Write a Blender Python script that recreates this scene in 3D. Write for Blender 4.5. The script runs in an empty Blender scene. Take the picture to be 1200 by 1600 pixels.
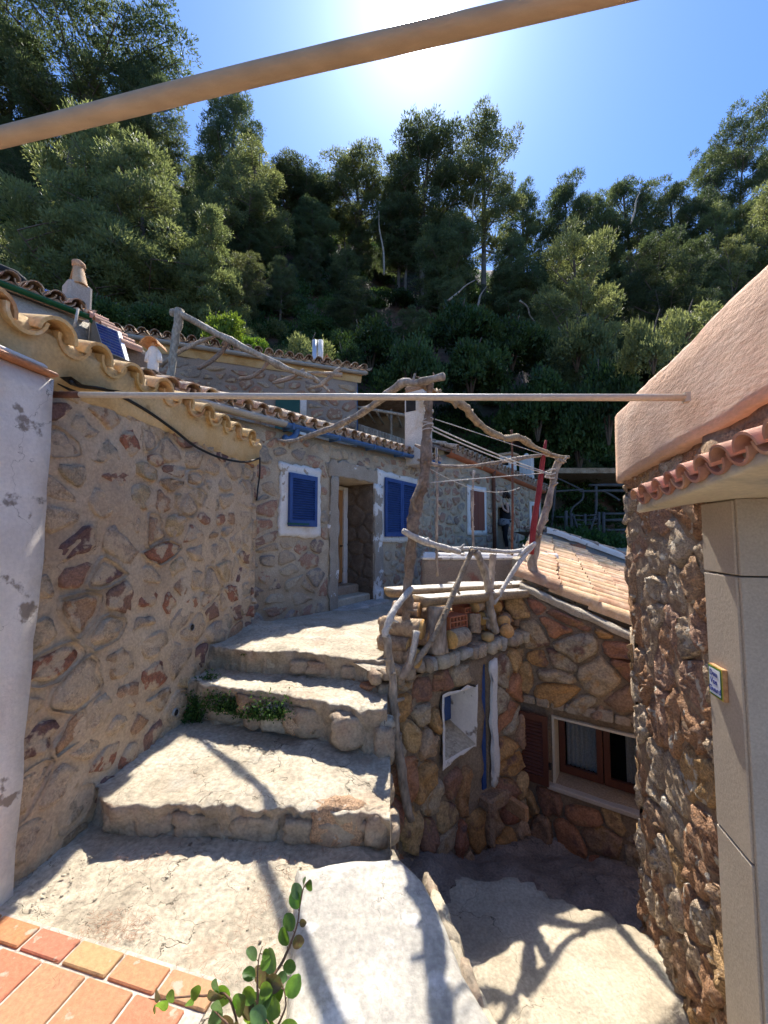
import bpy, math, random
import numpy as np
from mathutils import Vector, Matrix, noise, Quaternion
from math import radians as R_, sin, cos, pi, sqrt, atan2, tan

sc = bpy.context.scene
COL = sc.collection
random.seed(7)
rnd = random.random
def ru(a, b): return a + (b - a) * random.random()

# ---------------------------------------------------------------- camera, sky, sun, exposure
PITCH = R_(3.5); FPX = 600.0; EYE = Vector((0, 0, 1.6))
cam_d = bpy.data.cameras.new('camera'); cam = bpy.data.objects.new('camera', cam_d); COL.objects.link(cam)
cam_d.sensor_fit = 'VERTICAL'; cam_d.sensor_height = 36; cam_d.lens = 36 * FPX / 1600
cam_d.clip_start = 0.05; cam_d.clip_end = 600
cam.location = EYE; cam.rotation_euler = (R_(90) + PITCH, 0, 0)
sc.camera = cam

SUN_AZ = R_(5.6); SUN_EL = R_(56.6)          # azimuth measured from +y (view) towards +x
SUN_DIR = Vector((sin(SUN_AZ) * cos(SUN_EL), cos(SUN_AZ) * cos(SUN_EL), sin(SUN_EL)))
W = bpy.data.worlds.new('World'); sc.world = W; W.use_nodes = True
nt = W.node_tree; nt.nodes.clear()
out = nt.nodes.new('ShaderNodeOutputWorld'); bg = nt.nodes.new('ShaderNodeBackground')
sky = nt.nodes.new('ShaderNodeTexSky'); sky.sky_type = 'NISHITA'; sky.sun_disc = False
sky.sun_elevation = SUN_EL; sky.sun_rotation = SUN_AZ; sky.altitude = 0; sky.air_density = 1.0
sky.dust_density = 0.3; sky.ozone_density = 3.0
# the aureole round the sun, where the air scatters its light forward
tc = nt.nodes.new('ShaderNodeTexCoord'); nrm = nt.nodes.new('ShaderNodeVectorMath'); nrm.operation = 'NORMALIZE'
dot = nt.nodes.new('ShaderNodeVectorMath'); dot.operation = 'DOT_PRODUCT'; dot.inputs[1].default_value = SUN_DIR
nt.links.new(tc.outputs['Generated'], nrm.inputs[0]); nt.links.new(nrm.outputs[0], dot.inputs[0])
def mth(op, a, b=None, clamp=False):
    n = nt.nodes.new('ShaderNodeMath'); n.operation = op; n.use_clamp = clamp
    for i, v in enumerate((a, b)):
        if v is None: continue
        if isinstance(v, (int, float)): n.inputs[i].default_value = v
        else: nt.links.new(v, n.inputs[i])
    return n.outputs[0]
dm = mth('MAXIMUM', dot.outputs['Value'], 0.0)
g1 = mth('MULTIPLY', mth('POWER', dm, 3000.0), 2500.0)
g2 = mth('MULTIPLY', mth('POWER', dm, 130.0), 2.2)
g3 = mth('MULTIPLY', mth('POWER', dm, 14.0), 0.2)
gs = mth('ADD', mth('ADD', g1, g2), g3)
mulc = nt.nodes.new('ShaderNodeVectorMath'); mulc.operation = 'SCALE'; mulc.inputs[0].default_value = (0.93, 0.97, 1.0)
nt.links.new(gs, mulc.inputs['Scale'])
addc = nt.nodes.new('ShaderNodeVectorMath'); addc.operation = 'ADD'
tint = nt.nodes.new('ShaderNodeVectorMath'); tint.operation = 'MULTIPLY'; tint.inputs[1].default_value = (0.46, 0.62, 0.86)
nt.links.new(sky.outputs[0], tint.inputs[0]); nt.links.new(tint.outputs[0], addc.inputs[0]); nt.links.new(mulc.outputs[0], addc.inputs[1])
nt.links.new(addc.outputs[0], bg.inputs['Color']); bg.inputs['Strength'].default_value = 0.125
nt.links.new(bg.outputs[0], out.inputs[0])

sun_d = bpy.data.lights.new('sun', 'SUN'); sun = bpy.data.objects.new('sun', sun_d); COL.objects.link(sun)
sun_d.energy = 3.4; sun_d.angle = R_(0.53); sun_d.color = (1.0, 0.95, 0.86)
sun.rotation_euler = SUN_DIR.to_track_quat('Z', 'Y').to_euler(); sun.location = (0, 0, 60)

sc.view_settings.view_transform = 'Standard'; sc.view_settings.look = 'None'
sc.view_settings.exposure = 1.25; sc.view_settings.gamma = 1.0; sc.view_settings.use_curve_mapping = False
try:
    sc.cycles.max_bounces = 8; sc.cycles.diffuse_bounces = 4; sc.cycles.transparent_max_bounces = 8
    sc.cycles.use_denoising = True
except Exception: pass

# ---------------------------------------------------------------- from the photograph's pixels to places
def ray(u, v):
    X = (u - 600) / FPX; V = (800 - v) / FPX
    return Vector((X, cos(PITCH) - V * sin(PITCH), sin(PITCH) + V * cos(PITCH)))
def at_y(u, v, y):
    d = ray(u, v); return EYE + d * (y / d.y)
def at_z(u, v, z):
    d = ray(u, v); return EYE + d * ((z - EYE.z) / d.z)
class Plane:
    """upright plane through (x0,y0) running along (dx,dy); outward normal on the camera's side; batter leans the top back"""
    def __init__(s, p, d, batter=0.0, z0=0.0):
        s.o = Vector((p[0], p[1], 0)); s.d = Vector((d[0], d[1], 0)).normalized()
        s.n = Vector((s.d.y, -s.d.x, 0))
        if s.n.dot(-s.o) < 0: s.n = -s.n
        s.batter = batter; s.z0 = z0
    def P(s, a, z, out=0.0):
        return s.o + s.d * a + Vector((0, 0, z)) + s.n * (out - s.batter * (z - s.z0))
    def sz(s, u, v):
        d = ray(u, v); n = Vector((s.n.x, s.n.y, s.batter)); o = s.o + Vector((0, 0, s.z0))
        t = (o - EYE).dot(n) / d.dot(n); q = EYE + d * t
        return ((q - s.o).dot(s.d), q.z)

# ---------------------------------------------------------------- objects
def clean(o, label=None, cat=None, group=None, kind=None):
    if label: o['label'] = label
    if cat: o['category'] = cat
    if group: o['group'] = group
    if kind: o['kind'] = kind
    return o
def thing(name, label, cat, loc, group=None):
    o = bpy.data.objects.new(name, None); COL.objects.link(o); o.location = loc; o.empty_display_size = 0.2
    return clean(o, label, cat, group)
def setting(name, loc=(0, 0, 0)):
    o = bpy.data.objects.new(name, None); COL.objects.link(o); o.location = loc
    return clean(o, kind='structure')
def world_loc(o):
    l = o.location.copy(); p = o.parent
    while p is not None:
        l = l + p.location; p = p.parent
    return l
def link(name, me, parent=None, loc=(0, 0, 0), rot=None, scale=None):
    """loc is a world place; parents are never rotated when this is used"""
    o = bpy.data.objects.new(name, me); COL.objects.link(o)
    loc = Vector(loc)
    if parent is not None:
        o.parent = parent; loc = loc - world_loc(parent)
    o.location = loc
    if rot is not None:
        if isinstance(rot, Matrix): o.rotation_euler = rot.to_euler()
        elif isinstance(rot, Quaternion): o.rotation_euler = rot.to_euler()
        else: o.rotation_euler = rot
    if scale is not None: o.scale = scale if not isinstance(scale, (int, float)) else (scale,) * 3
    return o
def mesh(name, vs, fs, mats, smooth=True, fm=None):
    me = bpy.data.meshes.new(name)
    me.from_pydata([tuple(v) for v in vs], [], fs)
    for m in (mats if isinstance(mats, (list, tuple)) else [mats]): me.materials.append(m)
    if smooth is True: me.shade_smooth()
    if fm is not None: me.polygons.foreach_set('material_index', fm)
    me.update()
    return me
def part(name, geo, mat, parent=None, smooth=True, fm=None, angle=None):
    """geo = (verts in world, faces): one mesh object whose origin is at its own centre"""
    vs, fs = geo
    c = Vector((0, 0, 0))
    for v in vs: c += Vector(v)
    c /= max(1, len(vs))
    me = mesh(name, [Vector(v) - c for v in vs], fs, mat, smooth, fm)
    if angle is not None:
        try: me.set_sharp_from_angle(angle=R_(angle))
        except Exception: pass
    return link(name, me, parent, c)
def top(name, geo, mat, label=None, cat=None, group=None, kind=None, **k):
    return clean(part(name, geo, mat, None, **k), label, cat, group, kind)
def join(*gs):
    V = []; F = []
    for vs, fs in gs:
        b = len(V); V += list(vs); F += [tuple(i + b for i in f) for f in fs]
    return V, F
def n3(p, f=1.0, off=0.0): return noise.noise(Vector(p) * f + Vector((off, off * 1.7, off * .6)))
def fr(p, f=1.0, oc=4, off=0.0): return noise.fractal(Vector(p) * f + Vector((off, off * 1.7, off * .6)), 0.6, 2.1, oc)

def box_pts(c8):
    return c8, [(0, 3, 2, 1), (4, 5, 6, 7), (0, 1, 5, 4), (1, 2, 6, 5), (2, 3, 7, 6), (3, 0, 4, 7)]
def box(c, sx, sy, sz, ax=None, bev=0.0, seg=1):
    """box round c, ax = 3 unit axes"""
    c = Vector(c)
    X, Y, Z = ax if ax else (Vector((1, 0, 0)), Vector((0, 1, 0)), Vector((0, 0, 1)))
    hx, hy, hz = sx / 2, sy / 2, sz / 2
    if bev <= 0:
        pts = [c + X * (i * hx) + Y * (j * hy) + Z * (k * hz) for k in (-1, 1) for (i, j) in ((-1, -1), (1, -1), (1, 1), (-1, 1))]
        return box_pts(pts)
    b = min(bev, hx * .9, hy * .9, hz * .9)
    V = []; F = []
    for k, bb in ((-1, b), (-1, 0), (1, 0), (1, b)):
        pass
    def ringz(z, ins):
        r = []
        x, y = hx - ins, hy - ins
        cb = b
        for (i, j) in ((-1, -1), (1, -1), (1, 1), (-1, 1)):
            if i * j > 0: r += [(i * x, j * (y - cb)), (i * (x - cb), j * y)] if i > 0 else [(i * x, j * (y - cb)), (i * (x - cb), j * y)]
            else: r += [(i * (x - cb), j * y), (i * x, j * (y - cb))]
        r = [(-x, -y + cb), (-x + cb, -y), (x - cb, -y), (x, -y + cb), (x, y - cb), (x - cb, y), (-x + cb, y), (-x, y - cb)]
        return [c + X * p[0] + Y * p[1] + Z * z for p in r]
    rings = [ringz(-hz, b), ringz(-hz + b, 0), ringz(hz - b, 0), ringz(hz, b)]
    for r in rings: V += r
    for a in range(3):
        for i in range(8):
            j = (i + 1) % 8
            F.append((a * 8 + i, a * 8 + j, a * 8 + 8 + j, a * 8 + 8 + i))
    F.append(tuple(range(7, -1, -1))); F.append(tuple(range(24, 32)))
    return V, F
def pbox(pl, s0, s1, z0, z1, o0, o1, bev=0.0):
    """box on a plane: s along, z up, o outwards"""
    c = pl.P((s0 + s1) / 2, (z0 + z1) / 2, (o0 + o1) / 2)
    up = (pl.P(0, 1) - pl.P(0, 0)).normalized()
    return box(c, s1 - s0, abs(o1 - o0), z1 - z0, (pl.d, pl.n, up), bev)
def tube(path, rad, seg=8, rough=0.0, nf=6.0, sub=1, caps=True, off=0.0, squash=1.0):
    """bent pole: path of points, radii, cross-section roughened with noise; knots come from the noise"""
    P = [Vector(p) for p in path]
    r = [rad] * len(P) if isinstance(rad, (int, float)) else list(rad)
    if sub > 1:       # Catmull-Rom
        Q = []; q = []
        for i in range(len(P) - 1):
            p0 = P[max(i - 1, 0)]; p1 = P[i]; p2 = P[i + 1]; p3 = P[min(i + 2, len(P) - 1)]
            for k in range(sub):
                t = k / sub
                Q.append(0.5 * ((2 * p1) + (p2 - p0) * t + (2 * p0 - 5 * p1 + 4 * p2 - p3) * t * t + (3 * p1 - p0 - 3 * p2 + p3) * t ** 3))
                q.append(r[i] + (r[i + 1] - r[i]) * t)
        Q.append(P[-1]); q.append(r[-1]); P, r = Q, q
    V = []; F = []
    T = (P[1] - P[0]).normalized()
    N = T.orthogonal().normalized()
    for i, p in enumerate(P):
        t = (P[min(i + 1, len(P) - 1)] - P[max(i - 1, 0)]).normalized()
        N = (N - t * N.dot(t)).normalized(); B = t.cross(N)
        for k in range(seg):
            a = 2 * pi * k / seg
            d = N * cos(a) + B * sin(a) * squash
            rr = r[i]
            if rough: rr *= 1 + rough * fr(p + d * r[i], nf, 3, off) * 1.6
            V.append(p + d * rr)
    n = len(P)
    for i in range(n - 1):
        for k in range(seg):
            k2 = (k + 1) % seg
            F.append((i * seg + k, i * seg + k2, (i + 1) * seg + k2, (i + 1) * seg + k))
    if caps:
        F.append(tuple(range(seg - 1, -1, -1))); F.append(tuple((n - 1) * seg + k for k in range(seg)))
    return V, F
_ico = {}
def ico(sub):
    if sub in _ico: return _ico[sub]
    import bmesh
    bm = bmesh.new(); bmesh.ops.create_icosphere(bm, subdivisions=sub, radius=1.0)
    V = [v.co.copy() for v in bm.verts]; F = [tuple(v.index for v in f.verts) for f in bm.faces]; bm.free()
    _ico[sub] = (V, F); return _ico[sub]
def rock(c, sx, sy, sz, sub=2, amp=.22, f=1.3, off=0.0, boxy=.5, rot=0.0, flat=None):
    V, F = ico(sub); c = Vector(c); o = []
    m = Matrix.Rotation(rot, 3, 'Z')
    for v in V:
        k = max(abs(v.x), abs(v.y), abs(v.z))
        w = v.lerp(v / k * .82, boxy)
        w = w * (1 + amp * fr(v, f, 4, off + 3.1))
        q = Vector((w.x * sx, w.y * sy, w.z * sz))
        o.append(c + m @ q)
    return o, F
def grid_loft(rows, amp=0.0, f=3.0, off=0.0, caps=False):
    """rows = list of equally long point rows"""
    V = []; F = []; n = len(rows[0])
    for r in rows: V += [Vector(p) for p in r]
    if amp:
        V = [p + Vector((fr(p, f, 5, off), fr(p, f, 5, off + 9), fr(p, f, 5, off + 21) * 1.0)) * amp for p in V]
    for i in range(len(rows) - 1):
        for k in range(n - 1):
            F.append((i * n + k, i * n + k + 1, (i + 1) * n + k + 1, (i + 1) * n + k))
    return V, F
def resample(pts, n):
    pts = [Vector(p) for p in pts]; L = [0]
    for a, b in zip(pts, pts[1:]): L.append(L[-1] + (b - a).length)
    o = []
    for i in range(n):
        t = L[-1] * i / (n - 1); k = 0
        while k < len(L) - 2 and L[k + 1] < t: k += 1
        o.append(pts[k].lerp(pts[k + 1], (t - L[k]) / max(1e-9, L[k + 1] - L[k])))
    return o

# ---------------------------------------------------------------- materials
def mat(name, cols, scale=4.0, rough=0.85, bump=0.3, bscale=30.0, fine=0.25, fscale=60.0, rvar=0.0, ramp_rand=None,
        smear=None, cracks=None, spots=None, trans=0.0, spec=0.3, stretch=None, coord='pos', metal=0.0, patch=None, detail=6.0, coat=0.0, bdist=0.02):
    m = bpy.data.materials.new(name); m.use_nodes = True; t = m.node_tree; N = t.nodes; L = t.links
    b = N['Principled BSDF']
    def node(k, **kw):
        n = N.new(k)
        for a, v in kw.items(): setattr(n, a, v)
        return n
    def noise_(sc_, det=detail, vec=None, ro=.55, dist=0.0):
        n = node('ShaderNodeTexNoise'); n.inputs['Scale'].default_value = sc_; n.inputs['Detail'].default_value = det
        n.inputs['Roughness'].default_value = ro; n.inputs['Distortion'].default_value = dist
        L.new(vec if vec is not None else vec0, n.inputs['Vector']); return n.outputs['Fac']
    def ramp(fac, stops, const=False):
        r = node('ShaderNodeValToRGB')
        if const: r.color_ramp.interpolation = 'CONSTANT'
        e = r.color_ramp.elements
        while len(e) < len(stops): e.new(0.5)
        for el, (p, c) in zip(e, stops):
            el.position = p; el.color = (c[0], c[1], c[2], 1) if not isinstance(c, (int, float)) else (c, c, c, 1)
        L.new(fac, r.inputs['Fac']); return r.outputs['Color']
    def mix(fac, a, c, mode='MIX'):
        x = node('ShaderNodeMix'); x.data_type = 'RGBA'; x.blend_type = mode
        if isinstance(fac, (int, float)): x.inputs[0].default_value = fac
        else: L.new(fac, x.inputs[0])
        for i, v in ((6, a), (7, c)):
            if isinstance(v, tuple): x.inputs[i].default_value = (*v[:3], 1)
            else: L.new(v, x.inputs[i])
        return x.outputs[2]
    def math_(op, a, c, clamp=False):
        x = node('ShaderNodeMath'); x.operation = op; x.use_clamp = clamp
        for i, v in enumerate((a, c)):
            if isinstance(v, (int, float)): x.inputs[i].default_value = v
            else: L.new(v, x.inputs[i])
        return x.outputs[0]
    if coord == 'pos': vec0 = node('ShaderNodeNewGeometry').outputs['Position']
    else: vec0 = node('ShaderNodeTexCoord').outputs['Object']
    oi = node('ShaderNodeObjectInfo')
    if coord != 'pos':
        a_ = node('ShaderNodeVectorMath'); a_.operation = 'ADD'; L.new(vec0, a_.inputs[0])
        sc2 = node('ShaderNodeVectorMath'); sc2.operation = 'SCALE'; sc2.inputs[0].default_value = (31, 17, 23); L.new(oi.outputs['Random'], sc2.inputs['Scale'])
        if stretch:
            mp = node('ShaderNodeMapping'); mp.inputs['Scale'].default_value = stretch; L.new(vec0, mp.inputs['Vector']); L.new(mp.outputs[0], a_.inputs[0])
        L.new(sc2.outputs[0], a_.inputs[1]); vec0 = a_.outputs[0]
    elif stretch:
        mp = node('ShaderNodeMapping'); mp.inputs['Scale'].default_value = stretch; L.new(vec0, mp.inputs['Vector']); vec0 = mp.outputs[0]
    n = len(cols)
    f0 = noise_(scale)
    c = ramp(f0, [(0.3 + 0.4 * i / max(1, n - 1), cols[i]) for i in range(n)]) if n > 1 else ramp(f0, [(0, cols[0]), (1, cols[0])])
    if ramp_rand:     # each object picks its own colour, the noise above blotches it
        k = len(ramp_rand)
        rc = ramp(oi.outputs['Random'], [(i / k, ramp_rand[i]) for i in range(k)], True)
        bl = noise_(scale * 2.2, 5)
        c = mix(ramp(bl, [(0.52, 0.0), (0.72, 0.55)]), rc, c)
    if rvar:
        h = node('ShaderNodeHueSaturation')
        L.new(c, h.inputs['Color'])
        r2 = math_('FRACT', math_('MULTIPLY', oi.outputs['Random'], 7.31), 0)
        L.new(math_('ADD', math_('MULTIPLY', r2, 2 * rvar), 1 - rvar), h.inputs['Value'])
        r3 = math_('FRACT', math_('MULTIPLY', oi.outputs['Random'], 13.7), 0)
        L.new(math_('ADD', math_('MULTIPLY', r3, 0.02), 0.49), h.inputs['Hue'])
        c = h.outputs['Color']
    if patch:         # (colour, scale, threshold, width): patches of another coat
        for (pc, ps, pt, pw) in patch:
            c = mix(ramp(noise_(ps, 7), [(pt, 0.0), (pt + pw, 1.0)]), c, pc)
    if fine:
        fn = noise_(fscale, 4)
        c = mix(1.0, c, ramp(fn, [(0.3, 1 - fine), (0.7, 1 + fine * 0.6)]), 'MULTIPLY')
    heights = noise_(bscale, 8, ro=.65)
    if smear:         # (colour, scale, threshold): mortar rubbed over the stone
        sm = ramp(noise_(smear[1], 6), [(smear[2], 0.0), (smear[2] + .05, 1.0)])
        c = mix(sm, c, mix(1.0, smear[0], ramp(noise_(fscale, 3), [(0.3, .8), (0.7, 1.1)]), 'MULTIPLY'))
    if spots:         # (colour, scale, threshold)
        for (scol, ssc, sth) in spots:
            c = mix(ramp(noise_(ssc, 5), [(sth, 0.0), (sth + .04, 1.0)]), c, scol)
    hsum = heights
    if cracks:        # (scale, width, strength)
        v = node('ShaderNodeTexVoronoi'); v.feature = 'DISTANCE_TO_EDGE'; v.inputs['Scale'].default_value = cracks[0]
        dv = node('ShaderNodeVectorMath'); dv.operation = 'ADD'
        nn = node('ShaderNodeTexNoise'); nn.inputs['Scale'].default_value = cracks[0] * 1.7; nn.inputs['Detail'].default_value = 6; L.new(vec0, nn.inputs['Vector'])
        sv = node('ShaderNodeVectorMath'); sv.operation = 'SCALE'; sv.inputs['Scale'].default_value = 1.3 / cracks[0]; L.new(nn.outputs['Color'], sv.inputs[0])
        L.new(vec0, dv.inputs[0]); L.new(sv.outputs[0], dv.inputs[1]); L.new(dv.outputs[0], v.inputs['Vector'])
        w = math_('MULTIPLY', noise_(cracks[0] * 1.1, 3), cracks[1] * 2)
        w = math_('SUBTRACT', w, cracks[1] * 0.75)
        ck = math_('SUBTRACT', 1.0, math_('DIVIDE', v.outputs['Distance'], math_('MAXIMUM', w, 0.0004)), True)
        c = mix(math_('MULTIPLY', ck, cracks[2]), c, (cols[0][0] * .3, cols[0][1] * .27, cols[0][2] * .24))
        hsum = math_('SUBTRACT', heights, math_('MULTIPLY', ck, 0.6))
    L.new(c, b.inputs['Base Color'])
    b.inputs['Roughness'].default_value = rough; b.inputs['Specular IOR Level'].default_value = spec; b.inputs['Metallic'].default_value = metal
    if coat: b.inputs['Coat Weight'].default_value = coat; b.inputs['Coat Roughness'].default_value = .25
    if bump:
        bp = node('ShaderNodeBump'); bp.inputs['Strength'].default_value = bump; bp.inputs['Distance'].default_value = bdist
        L.new(hsum, bp.inputs['Height']); L.new(bp.outputs[0], b.inputs['Normal'])
    if trans:
        tr = node('ShaderNodeBsdfTranslucent'); ms = node('ShaderNodeMixShader'); ms.inputs[0].default_value = trans
        hh = node('ShaderNodeHueSaturation'); hh.inputs['Saturation'].default_value = 1.1; hh.inputs['Value'].default_value = 1.9; hh.inputs['Hue'].default_value = .485
        L.new(c, hh.inputs['Color']); L.new(hh.outputs[0], tr.inputs['Color'])
        L.new(b.outputs[0], ms.inputs[1]); L.new(tr.outputs[0], ms.inputs[2]); L.new(ms.outputs[0], N['Material Output'].inputs['Surface'])
    return m

REDS = [(.34, .14, .08), (.24, .11, .08), (.38, .18, .10), (.17, .09, .075), (.42, .25, .14)]
TANS = [(.36, .26, .16), (.40, .30, .20), (.30, .22, .15)]
M = {}
MORT = (.54, .395, .25)
M['mortar'] = mat('mortar', [(.43, .30, .185), (.54, .395, .25), (.60, .465, .315)], 2.2, bump=.7, bscale=26, fine=.22, patch=[((.26, .22, .17), 1.6, .60, .12)], cracks=(1.3, .006, .9))
M['stone_left'] = mat('stone_left', [(.16, .08, .05), (.30, .16, .09)], 14, bump=.9, bscale=38, fine=.4, fscale=90,
    ramp_rand=[REDS[0], MORT, (.20, .11, .09), MORT, (.38, .25, .14), REDS[0], MORT, (.42, .31, .21), REDS[2], REDS[4], (.48, .34, .18), (.43, .33, .23), (.32, .17, .11), (.40, .31, .20), MORT, (.27, .15, .10)],
    smear=(MORT, 8, .50))
M['mortar_grey'] = mat('mortar_grey', [(.33, .26, .175), (.44, .35, .24), (.51, .41, .29)], 2.6, bump=.6, bscale=24, fine=.25, patch=[((.36, .26, .16), 1.2, .55, .12)])
M['stone_house'] = mat('stone_house', [(.20, .125, .09), (.33, .22, .15)], 14, bump=.8, bscale=34, fine=.4, fscale=80,
    ramp_rand=[(.33, .20, .13), (.42, .33, .23), (.25, .18, .14), (.40, .24, .16), (.46, .37, .25), (.32, .27, .21), (.37, .22, .15), (.43, .32, .21), (.30, .25, .20), (.38, .21, .14)],
    smear=((.43, .34, .235), 9, .52))
M['stone_shade'] = mat('shaded_reveal_stone', [(.12, .085, .06), (.22, .16, .11)], 8, bump=.8, bscale=26, fine=.35)  # recess shade put into the colour: a darker copy of the house stone
M['mortar_dark'] = mat('mortar_dark', [(.20, .14, .09), (.32, .23, .145)], 3, bump=.7, bscale=22, fine=.3)
M['stone_warm'] = mat('stone_warm', [(.12, .06, .04), (.34, .19, .09)], 9, bump=.9, bscale=26, fine=.4, fscale=60,
    ramp_rand=[(.44, .23, .10), (.38, .16, .09), (.46, .34, .21), (.50, .27, .10), (.36, .22, .13), (.44, .20, .10), (.42, .34, .23), (.30, .15, .09), (.52, .33, .15), (.48, .32, .19)], patch=[((.38, .22, .09), 7, .56, .12), ((.20, .11, .08), 5, .58, .1)])
M['stone_rough'] = mat('stone_rough', [(.20, .10, .065), (.46, .36, .27)], 16, bump=1.0, bscale=46, fine=.5, fscale=110,
    ramp_rand=[(.54, .34, .20), (.48, .26, .14), (.58, .44, .30), (.54, .33, .15), (.48, .28, .18), (.60, .46, .32), (.50, .27, .14), (.54, .39, .25)], spots=[((.60, .52, .41), 13, .60)], bdist=.03)
M['mortar_rough'] = mat('mortar_rough', [(.30, .19, .115), (.42, .29, .18)], 5, bump=.9, bscale=30, fine=.3)
M['white'] = mat('white_plaster', [(.66, .61, .54), (.78, .74, .68)], 3, bump=.35, bscale=30, fine=.1, cracks=(1.6, .005, .8), spots=[((.36, .29, .21), 6, .64)], patch=[((.60, .52, .42), 2.5, .58, .1)])
M['white_old'] = mat('old_whitewash', [(.66, .58, .50), (.80, .74, .66)], 3, bump=.5, bscale=16, fine=.08, cracks=(1.1, .005, .8), spots=[((.30, .24, .19), 6, .615)], patch=[((.72, .60, .47), 1.2, .56, .1)])
M['ochre'] = mat('ochre_plaster', [(.42, .26, .10), (.55, .38, .18), (.60, .45, .25)], 3.5, bump=.35, bscale=30, fine=.15, cracks=(1.8, .006, .9), patch=[((.30, .19, .08), 4, .66, .06)])
M['pink'] = mat('pink_plaster', [(.60, .38, .25), (.70, .47, .33), (.74, .53, .40)], 2.5, bump=.5, bscale=18, fine=.12)
M['cement'] = mat('cement', [(.32, .265, .19), (.47, .395, .285), (.56, .485, .37)], 3.2, bump=1.0, bscale=15, fine=.32, fscale=40, cracks=(2.4, .012, 1.0), patch=[((.42, .32, .22), 2.3, .60, .10), ((.36, .34, .29), 1.1, .62, .12)])
M['cement_pale'] = mat('pale_cement', [(.48, .435, .36), (.37, .34, .29), (.56, .51, .43)], 3.4, bump=.35, bscale=40, fine=.25, fscale=50, cracks=(1.3, .006, .8), patch=[((.64, .61, .56), 5, .58, .08), ((.36, .335, .30), 2.2, .56, .14)])
M['cement_lane'] = mat('lane_cement', [(.34, .275, .19), (.46, .385, .275), (.54, .455, .33)], 2.6, bump=.8, bscale=14, fine=.25, cracks=(1.6, .012, .9), patch=[((.30, .20, .14), 1.7, .62, .1)])
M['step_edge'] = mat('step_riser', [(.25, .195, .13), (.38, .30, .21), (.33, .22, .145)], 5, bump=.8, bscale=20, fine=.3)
M['terracotta'] = mat('terracotta', [(.40, .17, .09), (.52, .25, .13)], 5, bump=.3, bscale=40, fine=.2, spots=[((.42, .32, .23), 12, .62)], rvar=.15, patch=[((.50, .30, .12), 3, .60, .15)], rough=.65, ramp_rand=[(.46, .17, .08), (.44, .20, .095), (.43, .235, .11), (.47, .18, .09)])
M['grout'] = mat('grout', [(.45, .38, .30), (.54, .47, .39)], 8, bump=.3)
M['tile_gold'] = mat('ochre_roof_tile', [(.52, .30, .11), (.62, .42, .20), (.46, .24, .10)], 9, bump=.3, bscale=40, fine=.18, rvar=.15, coord='obj', patch=[((.66, .55, .38), 6, .60, .1)])
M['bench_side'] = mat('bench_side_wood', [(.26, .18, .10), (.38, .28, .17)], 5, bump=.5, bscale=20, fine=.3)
M['tile_pale'] = mat('sun_bleached_tile', [(.50, .27, .13), (.64, .40, .22), (.70, .51, .33)], 9, bump=.3, bscale=40, fine=.15, rvar=.22, coord='obj', spots=[((.20, .16, .12), 9, .66)])
M['tile_old'] = mat('lichened_tile', [(.28, .15, .10), (.44, .32, .22), (.55, .47, .36)], 8, bump=.4, bscale=40, fine=.25, rvar=.3, coord='obj', spots=[((.10, .085, .06), 10, .60)])
M['wood_shade'] = mat('shaded_fence_wood', [(.07, .065, .06), (.12, .11, .105)], 6, bump=.5, bscale=20, fine=.3)  # weathered wood darkened in colour for the shade at the alley end
M['tile_red'] = mat('red_roof_tile', [(.44, .20, .13), (.54, .30, .20)], 8, bump=.2, bscale=40, fine=.12, rvar=.12, coord='obj')
M['slab'] = mat('cut_limestone', [(.42, .34, .255), (.49, .405, .31)], 3, bump=.12, bscale=70, fine=.14, fscale=120, rough=.7)
M['canopy'] = mat('canopy_render', [(.52, .43, .30), (.60, .52, .38)], 3, bump=.2, bscale=30, fine=.12, patch=[((.40, .36, .29), 4, .56, .1)])
M['wood_grey'] = mat('weathered_wood', [(.27, .21, .155), (.40, .325, .25), (.50, .43, .345)], 9, bump=1.0, bscale=34, fine=.45, fscale=30, stretch=(1, 1, .45), rvar=.15)
M['wood_brown'] = mat('barked_wood', [(.20, .135, .09), (.33, .24, .165), (.43, .33, .245)], 7, bump=.9, bscale=22, fine=.4, fscale=40, rvar=.15)
M['wood_pale'] = mat('bleached_wood', [(.42, .37, .31), (.58, .52, .44), (.64, .60, .53)], 6, bump=.6, bscale=26, fine=.3, fscale=45)
M['wood_pole'] = mat('varnished_pole', [(.46, .31, .18), (.55, .40, .26)], 3, bump=.2, bscale=30, fine=.18, fscale=30, stretch=(.35, 1, 1))
M['log_end'] = mat('cut_wood', [(.56, .29, .09), (.68, .42, .17)], 9, bump=.4, bscale=40, fine=.25, rvar=.12)
M['bark'] = mat('log_bark', [(.30, .19, .11), (.46, .32, .20), (.22, .14, .09)], 12, bump=.8, bscale=30, fine=.3, rvar=.2)
M['door_wood'] = mat('varnished_pine', [(.36, .15, .05), (.50, .25, .09)], 5, bump=.2, bscale=20, fine=.2, fscale=12, stretch=(6, 6, .6), rough=.5)
M['red_wood'] = mat('red_brown_wood', [(.17, .045, .025), (.22, .07, .035)], 4, bump=.2, bscale=20, fine=.2, stretch=(5, 5, .6), rough=.5)
M['dark_wood'] = mat('mahogany_wood', [(.085, .028, .017), (.12, .042, .024)], 4, bump=.2, bscale=20, fine=.2, stretch=(5, 5, .6), rough=.4)
M['red_paint'] = mat('red_paint', [(.26, .025, .03), (.34, .05, .045)], 9, bump=.3, bscale=40, fine=.2, spots=[((.3, .2, .15), 14, .66)])
M['blue'] = mat('blue_paint', [(.025, .06, .19), (.04, .09, .26)], 7, bump=.12, bscale=60, fine=.15, rough=.45)
M['blue_gutter'] = mat('blue_gutter_paint', [(.045, .10, .22), (.065, .14, .28)], 5, bump=.15, bscale=60, fine=.15, rough=.5)
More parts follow.
